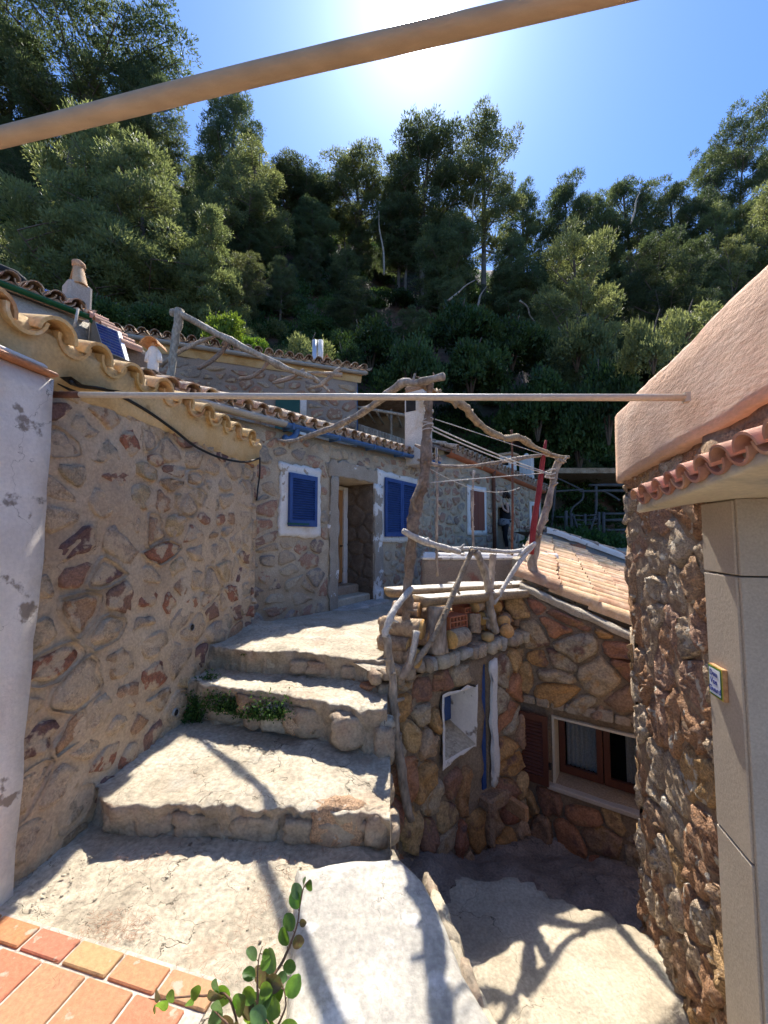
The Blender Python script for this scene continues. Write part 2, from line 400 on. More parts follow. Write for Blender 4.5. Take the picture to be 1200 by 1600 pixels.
M['green_gutter'] = mat('green_gutter_paint', [(.008, .075, .025), (.015, .11, .04)], 5, bump=.1, rough=.35)
M['green_dark'] = mat('green_shutter_paint', [(.015, .07, .055), (.02, .09, .07)], 5, bump=.1, rough=.5)
M['grey_metal'] = mat('grey_zinc', [(.30, .29, .26), (.40, .38, .34)], 6, bump=.15, fine=.15, rough=.55)
M['rust'] = mat('rusty_iron', [(.12, .055, .035), (.20, .09, .055)], 20, bump=.3, bscale=80, fine=.3)
M['pipe'] = mat('painted_pipe', [(.56, .46, .34), (.64, .55, .43)], 4, bump=.12, bscale=60, fine=.12, rough=.45)
M['rubber'] = mat('black_cable', [(.012, .012, .012), (.02, .02, .02)], 5, bump=.1, rough=.5)
M['rope'] = mat('rope', [(.52, .48, .42), (.62, .58, .52)], 20, bump=.3, bscale=150, fine=.2)
M['brick'] = mat('hollow_brick', [(.42, .13, .06), (.50, .19, .09)], 14, bump=.25, bscale=60, fine=.2)
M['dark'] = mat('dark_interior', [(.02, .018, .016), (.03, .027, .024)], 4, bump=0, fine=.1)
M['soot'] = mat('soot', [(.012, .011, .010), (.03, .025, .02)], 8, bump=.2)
M['cell'] = mat('solar_cell', [(.012, .045, .22), (.018, .06, .28)], 6, bump=0, fine=.1, rough=.18, coord='obj', rvar=.15)
M['frame_metal'] = mat('aluminium', [(.55, .56, .58), (.62, .63, .65)], 6, bump=.05, fine=.06, rough=.35, metal=.6)
M['glass'] = mat('dark_glass', [(.012, .014, .015), (.016, .018, .02)], 2, bump=0, fine=0, rough=.06, spec=.6)
M['curtain'] = mat('curtain', [(.38, .37, .35), (.46, .45, .42)], 4, bump=.1)
M['soil'] = mat('hillside_earth', [(.065, .05, .032), (.125, .07, .046), (.17, .085, .055)], .16, bump=.8, bscale=1.3, fine=.4, fscale=2.2, patch=[((.035, .05, .018), .35, .5, .1)], bdist=.3)
M['rock'] = mat('lane_bedrock', [(.20, .155, .12), (.32, .25, .19), (.40, .32, .25)], 2.4, bump=.9, bscale=8, fine=.35, cracks=(1.5, .009, .9), patch=[((.17, .09, .07), 2, .6, .1)], bdist=.04)
M['leaf_pine'] = mat('pine_needles', [(.050, .078, .034), (.085, .115, .045), (.125, .15, .055)], .5, bump=0, fine=.3, fscale=5, rvar=.25, trans=.42, rough=.6, spec=.4)
M['leaf_light'] = mat('pale_pine_needles', [(.11, .135, .05), (.15, .175, .065), (.18, .20, .08)], .6, bump=0, fine=.3, fscale=5, rvar=.2, trans=.45, rough=.55, spec=.4)
M['leaf_shrub'] = mat('shrub_leaves', [(.022, .045, .014), (.045, .085, .022), (.075, .12, .030)], .6, bump=0, fine=.4, fscale=6, rvar=.3, trans=.30, rough=.55)
M['leaf_bright'] = mat('bright_shrub_leaves', [(.09, .16, .022), (.14, .22, .035), (.18, .26, .05)], 1.2, bump=0, fine=.3, fscale=8, rvar=.1, trans=.42, rough=.5)
M['leaf_big'] = mat('glossy_leaf', [(.05, .12, .02), (.10, .20, .035)], 40, bump=.2, bscale=90, fine=.25, rvar=.25, trans=.40, rough=.35, spec=.5, ramp_rand=[(.06, .14, .02), (.11, .22, .035), (.09, .17, .06), (.10, .08, .03), (.14, .25, .04)], coord='obj')
M['leaf_weed'] = mat('weed_leaves', [(.03, .07, .015), (.07, .14, .03)], 20, bump=0, fine=.3, trans=.3)
M['trunk'] = mat('pine_bark', [(.10, .075, .055), (.20, .16, .13)], 2, bump=.8, bscale=8, fine=.3, rvar=.2)
M['stem'] = mat('red_brown_stem', [(.14, .07, .04), (.22, .13, .08)], 20, bump=.2)
M['needle'] = mat('fallen_needles', [(.24, .11, .06), (.34, .18, .10)], 30, bump=0)
M['skin'] = mat('skin', [(.46, .27, .19), (.50, .31, .22)], 12, bump=.05, fine=.05, rough=.55)
M['hair'] = mat('dark_hair', [(.018, .011, .008), (.05, .028, .018)], 30, bump=.8, bscale=60, rough=.5)
M['black_cloth'] = mat('black_cloth', [(.008, .008, .01), (.014, .014, .017)], 20, bump=.3, bscale=60)
M['grey_cloth'] = mat('grey_cloth', [(.14, .145, .16), (.2, .205, .22)], 20, bump=.3, bscale=60)
M['sign_white'] = mat('glazed_white', [(.72, .74, .78), (.78, .80, .82)], 9, bump=0, fine=.04, rough=.15, spec=.6)
M['sign_yellow'] = mat('glazed_yellow', [(.55, .40, .05), (.62, .48, .10)], 40, bump=0, fine=.1, rough=.2)
M['sign_green'] = mat('glazed_green', [(.05, .16, .04), (.10, .24, .07)], 60, bump=0, fine=.2, rough=.2)
M['sign_blue'] = mat('blue_glaze_lettering', [(.02, .03, .22), (.03, .05, .30)], 20, bump=0, fine=.1, rough=.3)
M['clay'] = mat('clay_body', [(.50, .24, .10), (.58, .32, .15)], 30, bump=.2)
# ---------------------------------------------------------------- stone walls
def clip(poly, nx, ny, c):
    out = []; k = len(poly)
    for i in range(k):
        a = poly[i]; b = poly[(i + 1) % k]
        da = nx * a[0] + ny * a[1] - c; db = nx * b[0] + ny * b[1] - c
        if da <= 0: out.append(a)
        if (da < 0 < db) or (db < 0 < da):
            t = da / (da - db); out.append((a[0] + (b[0] - a[0]) * t, a[1] + (b[1] - a[1]) * t))
    return out
def area(p): return .5 * sum(p[i][0] * p[(i + 1) % len(p)][1] - p[(i + 1) % len(p)][0] * p[i][1] for i in range(len(p)))
def stone_cells(region, w, h, gap, openings=(), jit=.38, seed=1, gvar=.6, region_inset=0.0, keep=1.0, drop=.22, rag=.045):
    """irregular masonry: warped Voronoi cells, courses of width w and height h inside a convex region, cut round the openings"""
    rg = random.Random(seed)
    ax = w / h
    reg = [(p[0] / ax, p[1]) for p in region]
    if area(reg) < 0: reg.reverse()
    x0 = min(p[0] for p in reg) - h; x1 = max(p[0] for p in reg) + h
    y0 = min(p[1] for p in reg) - h; y1 = max(p[1] for p in reg) + h
    seeds = []; row = 0; y = y0
    while y < y1:
        x = x0 + (row % 2) * h * .5
        while x < x1:
            seeds.append((x + rg.uniform(-jit, jit) * h, y + rg.uniform(-jit, jit) * h)); x += h * rg.uniform(.72, 1.35)
        y += h * .95; row += 1
    seeds = [s for s in seeds if rg.random() > drop]
    cells = []
    def inside(p):
        for i in range(len(reg)):
            a = reg[i]; b = reg[(i + 1) % len(reg)]
            if (b[0] - a[0]) * (p[1] - a[1]) - (b[1] - a[1]) * (p[0] - a[0]) < 0: return False
        return True
    bucket = {}
    for s in seeds: bucket.setdefault((int(s[0] // h), int(s[1] // h)), []).append(s)
    for s in seeds:
        if rg.random() > keep: continue
        poly = [(s[0] - 2 * h, s[1] - 2 * h), (s[0] + 2 * h, s[1] - 2 * h), (s[0] + 2 * h, s[1] + 2 * h), (s[0] - 2 * h, s[1] + 2 * h)]
        bx, by = int(s[0] // h), int(s[1] // h)
        g = gap * (1 + gvar * rg.uniform(-.6, 1))
        for i in range(-3, 4):
            for j in range(-3, 4):
                for q in bucket.get((bx + i, by + j), ()):
                    if q is s: continue
                    dx, dy = q[0] - s[0], q[1] - s[1]; d = sqrt(dx * dx + dy * dy)
                    if d < 1e-6: continue
                    nx, ny = dx / d, dy / d
                    poly = clip(poly, nx, ny, nx * s[0] + ny * s[1] + d / 2 - g / 2)
                    if len(poly) < 3: break
                if len(poly) < 3: break
            if len(poly) < 3: break
        if len(poly) < 3: continue
        for i in range(len(reg)):
            a = reg[i]; b = reg[(i + 1) % len(reg)]; dx, dy = b[0] - a[0], b[1] - a[1]; d = sqrt(dx * dx + dy * dy)
            nx, ny = dy / d, -dx / d
            poly = clip(poly, nx, ny, nx * a[0] + ny * a[1] - region_inset)
            if len(poly) < 3: break
        if len(poly) < 3: continue
        bad = False
        for (s0, s1, z0, z1) in openings:
            s0 /= ax; s1 /= ax
            cx = sum(p[0] for p in poly) / len(poly); cy = sum(p[1] for p in poly) / len(poly)
            if max(p[0] for p in poly) <= s0 or min(p[0] for p in poly) >= s1 or max(p[1] for p in poly) <= z0 or min(p[1] for p in poly) >= z1: continue
            seps = [(s0 - cx, (1, 0, s0 - g / 3)), (cx - s1, (-1, 0, -s1 - g / 3)), (z0 - cy, (0, 1, z0 - g / 3)), (cy - z1, (0, -1, -z1 - g / 3))]
            sp = max(seps)
            if sp[0] <= 0: bad = True; break
            poly = clip(poly, *sp[1])
            if len(poly) < 3: bad = True; break
        if bad: continue
        if area(poly) < h * h * .09: continue
        out = []
        for i in range(len(poly)):       # round the corners
            a = poly[i]; b = poly[(i + 1) % len(poly)]
            l = sqrt((a[0] - b[0]) ** 2 + (a[1] - b[1]) ** 2)
            if l < h * .05: out.append(((a[0] + b[0]) / 2, (a[1] + b[1]) / 2)); continue
            for t in ((.22, .78) if l < h * .7 else (.16, .5, .84)):
                out.append((a[0] + (b[0] - a[0]) * t + rg.uniform(-rag, rag) * h, a[1] + (b[1] - a[1]) * t + rg.uniform(-rag, rag) * h))
        cells.append([(p[0] * ax, p[1]) for p in out])
    return cells
def stone_geo(P, poly, h, rough=0.2, rings=((1.0, 0.0), (.955, .75), (.66, 1.0)), base=-.01, off=0.0, nf=9.0, tilt=.3):
    """one stone: rings step from its outline up to an uneven face; P(a, z, out) maps to the world"""
    n = len(poly); cx = sum(p[0] for p in poly) / n; cz = sum(p[1] for p in poly) / n
    ta, tb = ru(-tilt, tilt), ru(-tilt, tilt); V = []; F = []
    sz = max(.02, sqrt(abs(area(poly))))
    for k, (s, hh) in enumerate(rings):
        for (x, z) in poly:
            a, b = cx + (x - cx) * s, cz + (z - cz) * s
            o = base if k == 0 else h * hh * (1 + ta * (a - cx) / sz * 1.6 + tb * (b - cz) / sz * 1.6)
            p = P(a, b, o)
            if k:
                q = fr(p, nf, 4, off)
                o += h * rough * q * 2.2
                a += .25 * rough * sz * n3(p, nf, 5 + off) * .5; b += .25 * rough * sz * n3(p, nf, 11 + off) * .5
                p = P(a, b, o)
            V.append(p)
    o = h * (1 + rough * fr(P(cx, cz, 0), nf, 4, off) * 2); V.append(P(cx, cz, o))
    for k in range(len(rings) - 1):
        for i in range(n):
            j = (i + 1) % n; F.append((k * n + i, k * n + j, (k + 1) * n + j, (k + 1) * n + i))
    k = len(rings) - 1; c = len(V) - 1
    for i in range(n): F.append((k * n + i, k * n + (i + 1) % n, c))
    return V, F
def fix_normals(geo, nrm_):
    V, F = geo; s = Vector((0, 0, 0))
    for f in F[-6:]:
        a, b, c = V[f[0]], V[f[1]], V[f[2]]; s += (b - a).cross(c - a)
    return (V, F) if s.dot(nrm_) >= 0 else (V, [tuple(reversed(f)) for f in F])
def lay_stones(parent, pl, cells, h, m, rough=.25, P=None, limit=300, **k):
    P = P or pl.P
    cells = sorted(cells, key=lambda c: -abs(area(c)))
    rest = []
    for i, c in enumerate(cells):
        g = fix_normals(stone_geo(P, c, h * ru(.6, 1.3), rough, **k), pl.n)
        if i < limit: part('stone', g, m, parent)
        else: rest.append(g)
    if rest: clean(part('small_stones', join(*rest), m, parent), kind='stuff')
def wall_body(pl, s0, s1, zb, zt, openings=(), step=.12, amp=.012, thick=.3, depth=.2, P=None, f=5.0, cap=True, off=0.0):
    """masonry body with real openings and reveals; zb, zt may be functions of s"""
    P = P or pl.P
    fb = zb if callable(zb) else (lambda s: zb); ft = zt if callable(zt) else (lambda s: zt)
    ss = set(np.round(np.linspace(s0, s1, max(2, int((s1 - s0) / step) + 1)), 4))
    for o in openings:
        for x in o[:2]:
            ss = {a for a in ss if abs(a - x) > step * .35 or a in (round(s0, 4), round(s1, 4))}; ss.add(round(x, 4))
    ss = sorted(a for a in ss if s0 - 1e-6 <= a <= s1 + 1e-6)
    zlo = min(fb(s) for s in ss); zhi = max(ft(s) for s in ss)
    zmn = max([fb(s) for s in ss]); zmx = min([ft(s) for s in ss])
    zs = set(np.round(np.linspace(zmn, zmx, max(2, int((zmx - zmn) / step) + 1)), 4))
    for o in openings:
        for x in o[2:4]:
            zs = {a for a in zs if abs(a - x) > step * .35 or a in (round(zmn, 4), round(zmx, 4))}; zs.add(round(x, 4))
    zs = sorted(zs); nz = len(zs); V = []; F = []; idx = {}
    okb = max([zs[0]] + [o[2] for o in openings]) if openings else zs[-1]
    lo_lim = min([o[2] for o in openings]) if openings else (zmn + zmx) / 2
    hi_lim = max([o[3] for o in openings]) if openings else (zmn + zmx) / 2
    def mapz(s, z):
        if z <= lo_lim and lo_lim > zmn: return fb(s) + (z - zmn) * (lo_lim - fb(s)) / (lo_lim - zmn)
        if z >= hi_lim and zmx > hi_lim: return hi_lim + (z - hi_lim) * (ft(s) - hi_lim) / (zmx - hi_lim)
        return z
    for i, s in enumerate(ss):
        for j, z in enumerate(zs):
            zz = mapz(s, z); p = P(s, zz, 0)
            a = amp * fr(p, f, 4, off) if amp else 0
            V.append(P(s, zz, a)); idx[(i, j)] = len(V) - 1
    def inop(s, z):
        for o in openings:
            if o[0] < s < o[1] and o[2] < z < o[3]: return o
        return None
    back = {}
    def bk(i, j, d):
        key = (i, j, d)
        if key not in back:
            V.append(P(ss[i], mapz(ss[i], zs[j]), -d)); back[key] = len(V) - 1
        return back[key]
    def quad(a, b, c, d): F.append((a, b, c, d))
    ns = len(ss)
    for i in range(ns - 1):
        for j in range(nz - 1):
            ms, mz = (ss[i] + ss[i + 1]) / 2, (zs[j] + zs[j + 1]) / 2
            o = inop(ms, mz)
            if o is None:
                quad(idx[i, j], idx[i + 1, j], idx[i + 1, j + 1], idx[i, j + 1])
            else:
                d = o[4] if len(o) > 4 else depth
                for (a, b, da, db) in (((i, j), (i + 1, j), 0, -1), ((i + 1, j), (i + 1, j + 1), 1, 0), ((i + 1, j + 1), (i, j + 1), 0, 1), ((i, j + 1), (i, j), -1, 0)):
                    mi, mj = i + da, j + db
                    if 0 <= mi < ns - 1 and 0 <= mj < nz - 1 and inop((ss[mi] + ss[mi + 1]) / 2, (zs[mj] + zs[mj + 1]) / 2) is not None: continue
                    quad(idx[a], idx[b], bk(*b, d), bk(*a, d))
    if cap:
        ring = [(i, 0) for i in range(ns)] + [(ns - 1, j) for j in range(1, nz)] + [(i, nz - 1) for i in range(ns - 2, -1, -1)] + [(0, j) for j in range(nz - 2, 0, -1)]
        for a, b in zip(ring, ring[1:] + ring[:1]):
            quad(idx[b], idx[a], bk(*a, thick), bk(*b, thick))
    return V, F

# ---------------------------------------------------------------- curved roof tiles
def barrel(L=.42, r0=.085, r1=.068, t=.014, seg=7, up=True, nl=2, arc=1.0):
    V = []; F = []
    for k in range(nl + 1):
        y = L * k / nl; r = r0 + (r1 - r0) * k / nl
        for rr in (r, r - t):
            for i in range(seg + 1):
                a = pi * (0.5 + arc * (i / seg - .5)); z = sin(a) * rr - r0 * .0
                V.append(Vector((cos(a) * rr, y, z if up else -z)))
    S = seg + 1
    for k in range(nl):
        b = k * 2 * S; c = (k + 1) * 2 * S
        for i in range(seg):
            F.append((b + i, b + i + 1, c + i + 1, c + i)); F.append((b + S + i + 1, b + S + i, c + S + i, c + S + i + 1))
        F.append((b, c, c + S, b + S)); F.append((b + seg, b + S + seg, c + S + seg, c + seg))
    e = nl * 2 * S
    for i in range(seg):
        F.append((i + 1, i, S + i, S + i + 1)); F.append((e + i, e + i + 1, e + S + i + 1, e + S + i))
    return V, F
def tile_mesh(name, m, **k):
    V, F = barrel(**k); me = mesh(name, V, F, m, True)
    try: me.set_sharp_from_angle(angle=R_(50))
    except Exception: pass
    return me
def basis(x, y):
    x = x.normalized(); z = x.cross(y).normalized(); y = z.cross(x)
    return Matrix((x, y, z)).transposed()
def tile_roof(parent, origin, along, upslope, n, rows, sp, lap, m, deck_m, r=.085, L=.42, jit=.01, limit=300, pans_rows=1, name='roof_tile', skip=None, lift=.0, deck=True, thick=.05):
    """rows of curved cover tiles over a channelled bed, every cover a part of its own"""
    A = along.normalized(); U = upslope.normalized(); Nn = A.cross(U).normalized()
    if Nn.z < 0: Nn = -Nn
    cover = tile_mesh(name, m, L=L, r0=r, r1=r * .82); pan = tile_mesh(name, m, L=L, r0=r * .98, r1=r * .8, up=False)
    X = U.cross(Nn)
    rot = Matrix((X, U, Nn)).transposed(); cnt = 0; covers = []
    for j in range(rows):
        for i in range(n):
            if skip and skip(i, j): continue
            p = origin + A * ((i + .5) * sp + ru(-jit, jit)) + U * (j * lap + ru(-jit, jit)) + Nn * (lift + r * .35 + .014 + ru(-.004, .004))
            tl = Matrix.Rotation(R_(ru(-2, 2)), 3, 'Z') @ Matrix.Rotation(R_(-2.6), 3, 'X')
            covers.append((p, rot @ tl))
    for p, q in covers[:limit]: link(name, cover, parent, p, q)
    for j in range(pans_rows):
        for i in range(n + 1):
            p = origin + A * (i * sp + ru(-jit, jit)) + U * (j * lap + ru(-.01, .01)) + Nn * (lift + r * .75)
            link(name, pan, parent, p, rot @ Matrix.Rotation(R_(ru(-2, 2)), 3, 'Z') @ Matrix.Rotation(R_(1), 3, 'X'))
    if deck:
        L_ = rows * lap + .05; st = 6; V = []; F = []; w = n * st + 1
        for j in (0, 1):
            for i in range(w):
                a = i / st; dz = cos(a * 2 * pi) * -r * .35 - r * .1
                V.append(origin + A * (a * sp) + U * (.03 + j * L_) + Nn * (lift + dz))
        for j in (0, 1):
            for i in range(w):
                V.append(origin + A * (i / st * sp) + U * (.03 + j * L_) + Nn * (lift - r * .5 - thick))
        for i in range(w - 1):
            F.append((i, i + 1, w + i + 1, w + i)); F.append((2 * w + i + 1, 2 * w + i, 3 * w + i, 3 * w + i + 1))
            F.append((i + 1, i, 2 * w + i, 2 * w + i + 1)); F.append((w + i, w + i + 1, 3 * w + i + 1, 3 * w + i))
        F.append((0, w, 3 * w, 2 * w)); F.append((w - 1, 3 * w - 1, 4 * w - 1, 2 * w - 1))
        part('roof_bed', (V, F), deck_m, parent, smooth=False)
def shutter(parent, pl, s0, s1, z0, z1, o, m, slats=14, th=.03, fr_w=.04, open_l=None):
    """louvred leaf: frame with its slats"""
    g = [pbox(pl, s0, s0 + fr_w, z0, z1, o, o + th), pbox(pl, s1 - fr_w, s1, z0, z1, o, o + th),
         pbox(pl, s0 + fr_w, s1 - fr_w, z1 - fr_w * 1.3, z1, o + .001, o + th - .001), pbox(pl, s0 + fr_w, s1 - fr_w, z0, z0 + fr_w * 1.6, o + .001, o + th - .001)]
    sh = part('shutter', join(*g), m, parent, smooth=False)
    za, zc = z0 + fr_w * 1.6, z1 - fr_w * 1.3; d = (zc - za) / slats
    up = Vector((0, 0, 1)); w = s1 - s0 - 2 * fr_w - .002
    V, F = box((0, 0, 0), w, th * .95, .006, (pl.d, (pl.n * .75 - up * .65).normalized(), (pl.n * .65 + up * .75).normalized()))
    me = mesh('slat', V, F, m, False)
    for i in range(slats):
        link('slat', me, sh, pl.P((s0 + s1) / 2, za + d * (i + .5), o + th * .5))
    part('backing', pbox(pl, s0 + fr_w * .5, s1 - fr_w * .5, z0 + .01, z1 - .01, o - .004, o + .002), m, sh, smooth=False)
    return sh
# ================================================================ the setting: hillside, floors, steps, lane
def sstep(a, b, x):
    t = max(0.0, min(1.0, (x - a) / (b - a))); return t * t * (3 - 2 * t)
def hill(x, y):
    ys = 13.5 - 3.5 * sstep(1, -6, x) + 3 * sstep(6, 14, x)
    base = -2.2 + 3.4 * sstep(6.5, 10.5, y + .25 * max(0, -x)) * (1 if x < 6 else 1 - .35 * sstep(6, 12, x))
    d = max(0.0, y - ys)
    h = 1.12 * d * sstep(0, 5, d + 1.2) + .012 * 0
    h = h if d < 34 else 1.12 * 34 + .25 * (d - 34) if d < 70 else 1.12 * 34 + 9 - .3 * (d - 70)
    h += .22 * max(0, -x - 5) * sstep(0, 14, d)
    h += (1.6 * fr((x, y, 0), .09, 4) + .5 * fr((x, y, 3), .4, 3)) * sstep(0, 8, d)
    return base + h
xs = [-150, -110, -80, -60] + [-48 + 1.4 * i for i in range(72)] + [60, 80, 110, 150]
ys_ = [-120, -60, -25, -8, 0] + [4 + 1.2 * i for i in range(52)] + [70, 85, 110, 150]
V = [Vector((x, y, hill(x, y) if y > 4 else -2.2)) for y in ys_ for x in xs]; nx_ = len(xs)
F = [(j * nx_ + i, j * nx_ + i + 1, (j + 1) * nx_ + i + 1, (j + 1) * nx_ + i) for j in range(len(ys_) - 1) for i in range(nx_ - 1)]
top('ground', (V, F), M['soil'], kind='structure')

# lane below, dropping in a ragged ledge towards the lower house
def lane_z(x, y):
    z = -.60 - .09 * (y - 1.6) - .03 * x
    ye = 2.72 - .32 * sstep(.95, 1.6, x) + .10 * fr((x, 0, 0), 4, 3) - .25 * sstep(.55, .3, x)
    z -= .27 * sstep(ye, ye + .10 + .25 * sstep(1.0, .4, x), y) * sstep(.30, .75, x)
    z -= .10 * sstep(2.9, 3.6, y)
    r = .03 + .035 * sstep(ye, ye + .15, y)
    return z + r * fr((x, y, 0), 2.6, 5) + .012 * fr((x, y, 0), 9, 3)
nxl, nyl = 92, 96
V = []; F = []
for j in range(nyl):
    for i in range(nxl):
        x = -.25 + 4.4 * i / (nxl - 1); y = .3 + 4.6 * j / (nyl - 1)
        V.append(Vector((x, y, lane_z(x, y))))
F = [(j * nxl + i, j * nxl + i + 1, (j + 1) * nxl + i + 1, (j + 1) * nxl + i) for j in range(nyl - 1) for i in range(nxl - 1)]
fm = []
for f in F:
    c = V[f[0]]; ye = 2.72 - .32 * sstep(.95, 1.6, c.x) - .25 * sstep(.55, .3, c.x)
    fm.append(1 if c.y > ye + .04 + .05 * n3(c, 6) else 0)
top('lane', (V, F), [M['cement_lane'], M['rock']], kind='structure', fm=fm)

# upper path: floor slab in front of the steps
fl = [(-2.4, 2.7), (-1.2, 2.75), (-.4, 2.6), (.02, 2.3), (.05, 2.06)]
rt = [(.05, 2.06), (.10, 1.95), (.22, 1.55), (.36, 1.2), (.55, .6), (.8, -1.2)]
NR, NC = 60, 56
rows = []
rtp = resample([(x, y, 0) for x, y in rt], NR)
for j, p in enumerate(rtp):
    row = []
    y0 = p.y
    for i in range(NC):
        t = i / (NC - 1); x = -2.6 + (p.x + 2.6) * t; y = y0 + (2.75 - 2.06) * (1 - t) * (1 if j == 0 else 1) * max(0, 1 - j / 14) * .9
        row.append(Vector((x, y, .012 * fr((x, y, 0), 1.6, 4) + .006 * fr((x, y, 5), 7, 4))))
    rows.append(row)
V, F = grid_loft(rows)
side0 = len(V)
for j in range(NR):
    p = rows[j][-1]
    V.append(p + Vector((.025 + .03 * n3(p, 5), 0, -.12))); V.append(p + Vector((.05 + .05 * n3(p, 3, 4), 0, -.75)))
for j in range(NR - 1):
    a, b = j * NC + NC - 1, (j + 1) * NC + NC - 1
    F.append((a, b, side0 + 2 * j + 2, side0 + 2 * j)); F.append((side0 + 2 * j, side0 + 2 * j + 2, side0 + 2 * j + 3, side0 + 2 * j + 1))
top('path', (V, F), M['cement'], kind='structure')

# pale raised strip of cement beside the path
led = [at_z(u, v, .055) for (u, v) in ((470, 1352), (560, 1338), (618, 1336), (655, 1372), (688, 1440), (712, 1510), (765, 1600), (800, 1680), (450, 1680), (458, 1600), (466, 1480))]
left = [led[0], led[10], led[9], led[8] + Vector((0, -.25, 0))]; right = [led[2], led[3], led[4], led[5], led[6], led[7] + Vector((.08, -.25, 0))]
A_ = resample(left, 34); B_ = resample(right, 34); rows = []
for a, b, j in zip(A_, B_, range(34)):
    row = [a + Vector((-.03, 0, -.06)), a + Vector((-.012, 0, -.012))]
    for i in range(19):
        q = a.lerp(b, i / 18); q.y += (.03 * sin(pi * i / 18) if j == 0 else 0)
        q.z += .006 * fr(q, 3, 4) - (.035 if j == 0 else 0) - (.006 if i in (0, 18) else 0); row.append(q)
    row += [b + Vector((.022, 0, -.03)), b + Vector((.035 + .015 * n3(b, 8), 0, -.12)), b + Vector((.05 + .02 * n3(b, 5), 0, -.72))]
    rows.append(row)
V, F = grid_loft(rows); n_ = len(rows[0])
top('cement_strip', (V, F), M['cement_pale'], kind='structure')
kerb = setting('kerb', (.4, 1.6, -.2))
for i, (u, v, z, s) in enumerate(((672, 1380, -.24, .06), (690, 1425, -.20, .10), (705, 1480, -.22, .085), (725, 1535, -.25, .11), (752, 1590, -.26, .11), (785, 1660, -.28, .12))):
    p = at_z(u, v, z)
    part('stone', rock(p - Vector((0, 0, .14)), s * .62, s * 1.5, .17, 3, .22, 1.4, i * 3.3, .6, R_(18)), M['cement_lane'] if i % 3 else M['step_edge'], kerb)

# terracotta paving
tf = setting('tiled_floor', (-1.2, 1.2, 0))
ax_a = Vector((.972, -.236, 0)); ax_b = Vector((.236, .972, 0)); o_ = Vector((-1.068, 1.49, .010))
V, F = [], []
cell = []
def tile_piece(a0, a1, b0, b1):
    c = o_ + ax_a * ((a0 + a1) / 2) + ax_b * ((b0 + b1) / 2) + Vector((0, 0, -.006 + ru(-.0015, .0015)))
    g = box(c, a1 - a0 - .012, b1 - b0 - .012, .024, (ax_a, ax_b, Vector((0, 0, 1))), .004)
    part('tile', g, M['terracotta'], tf, smooth=False)
cols_ = [(-.210 * i - .210, -.210 * i) for i in range(-2, 6)]
for (a0, a1) in cols_:
    if a0 < .62: tile_piece(a0 + .067, a1 + .067, .0, .095)
for r in range(6):
    for (a0, a1) in cols_:
        tile_piece(a0 + (.067 if r % 2 else 0), a1 + (.067 if r % 2 else 0), -.205 * (r + 1), -.205 * r)
g = box(o_ + ax_a * -.42 + ax_b * -.56 + Vector((0, 0, -.013)), 1.80, 1.33, .018, (ax_a, ax_b, Vector((0, 0, 1))))
part('grout', g, M['grout'], tf, smooth=False)

# the rough steps
def step_block(name, front, back, zt, zb, m_top, m_side, n=120, rows_b=22, nose=.035, seed=0.0, zt_r=None):
    f = resample([(x, y, 0) for x, y in front], n); b = resample([(x, y, 0) for x, y in back], n); rws = []
    def Z(t): return zt if zt_r is None else zt + (zt_r - zt) * t
    mt = []
    for k, (o, dz) in enumerate(((.03, None), (.028, .55), (.012, .22), (-.006, .05), (-.002, .012), (.014, .0))):
        r = []
        for i, p in enumerate(f):
            t = i / (n - 1); inward = (b[i] - p).normalized()
            z = zb if dz is None else Z(t) - dz * (Z(t) - zb)
            wob = .05 * fr((p.x, z * .5, 0), 2.4, 4, seed) + .028 * fr((p.x, z, 1), 9, 4, seed) + .012 * fr((p.x, z, 1), 28, 3, seed)
            zw = .012 * fr((p.x, p.y, 2), 5, 3, seed) + .008 * fr((p.x, p.y, 2), 22, 3, seed)
            r.append(p + inward * (o + wob) + Vector((0, 0, z + zw)))
        rws.append(r)
    for j in range(1, rows_b):
        t2 = j / (rows_b - 1); r = []
        for i, p in enumerate(f):
            q = p.lerp(b[i], max(.06, t2)); t = i / (n - 1)
            r.append(Vector((q.x, q.y, Z(t) + .022 * fr((q.x, q.y, 0), 2.2, 5, seed) + .008 * fr((q.x, q.y, 0), 8, 4, seed))))
        rws.append(r)
    V, F = grid_loft(rws); fm = [1 if i < 4 * (n - 1) else 0 for i in range(len(F))]
    e = len(V)   # right-hand end
    for r in rws[4:]:
        p = r[-1]; V.append(Vector((p.x + .03 * n3(p, 4), p.y, zb)))
    for k in range(4, len(rws) - 1):
        F.append((k * n + n - 1, e + k - 4, e + k - 3, (k + 1) * n + n - 1)); fm.append(1)
    return (V, F), fm
steps = setting('steps', (-.6, 2.1, 0))
st1 = [(-1.75, 2.28), (-1.5, 2.17), (-1.2, 2.13), (-.8, 2.12), (-.4, 2.09), (0.03, 2.04)]
g, fm = step_block('s1', st1, [(-1.75, 3.2), (-1.2, 3.2), (-.5, 3.1), (.05, 2.95)], .18, -.04, None, None, seed=1)
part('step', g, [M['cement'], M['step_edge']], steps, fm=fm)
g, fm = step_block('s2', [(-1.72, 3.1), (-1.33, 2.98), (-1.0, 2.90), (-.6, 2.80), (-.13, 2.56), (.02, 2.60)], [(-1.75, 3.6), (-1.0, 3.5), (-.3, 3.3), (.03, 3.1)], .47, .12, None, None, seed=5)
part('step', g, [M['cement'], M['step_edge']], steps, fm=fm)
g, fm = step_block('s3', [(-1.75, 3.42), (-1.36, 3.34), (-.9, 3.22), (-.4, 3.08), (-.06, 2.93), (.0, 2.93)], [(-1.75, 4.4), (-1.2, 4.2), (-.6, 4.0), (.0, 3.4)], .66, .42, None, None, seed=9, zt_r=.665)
part('step', g, [M['cement'], M['step_edge']], steps, fm=fm)
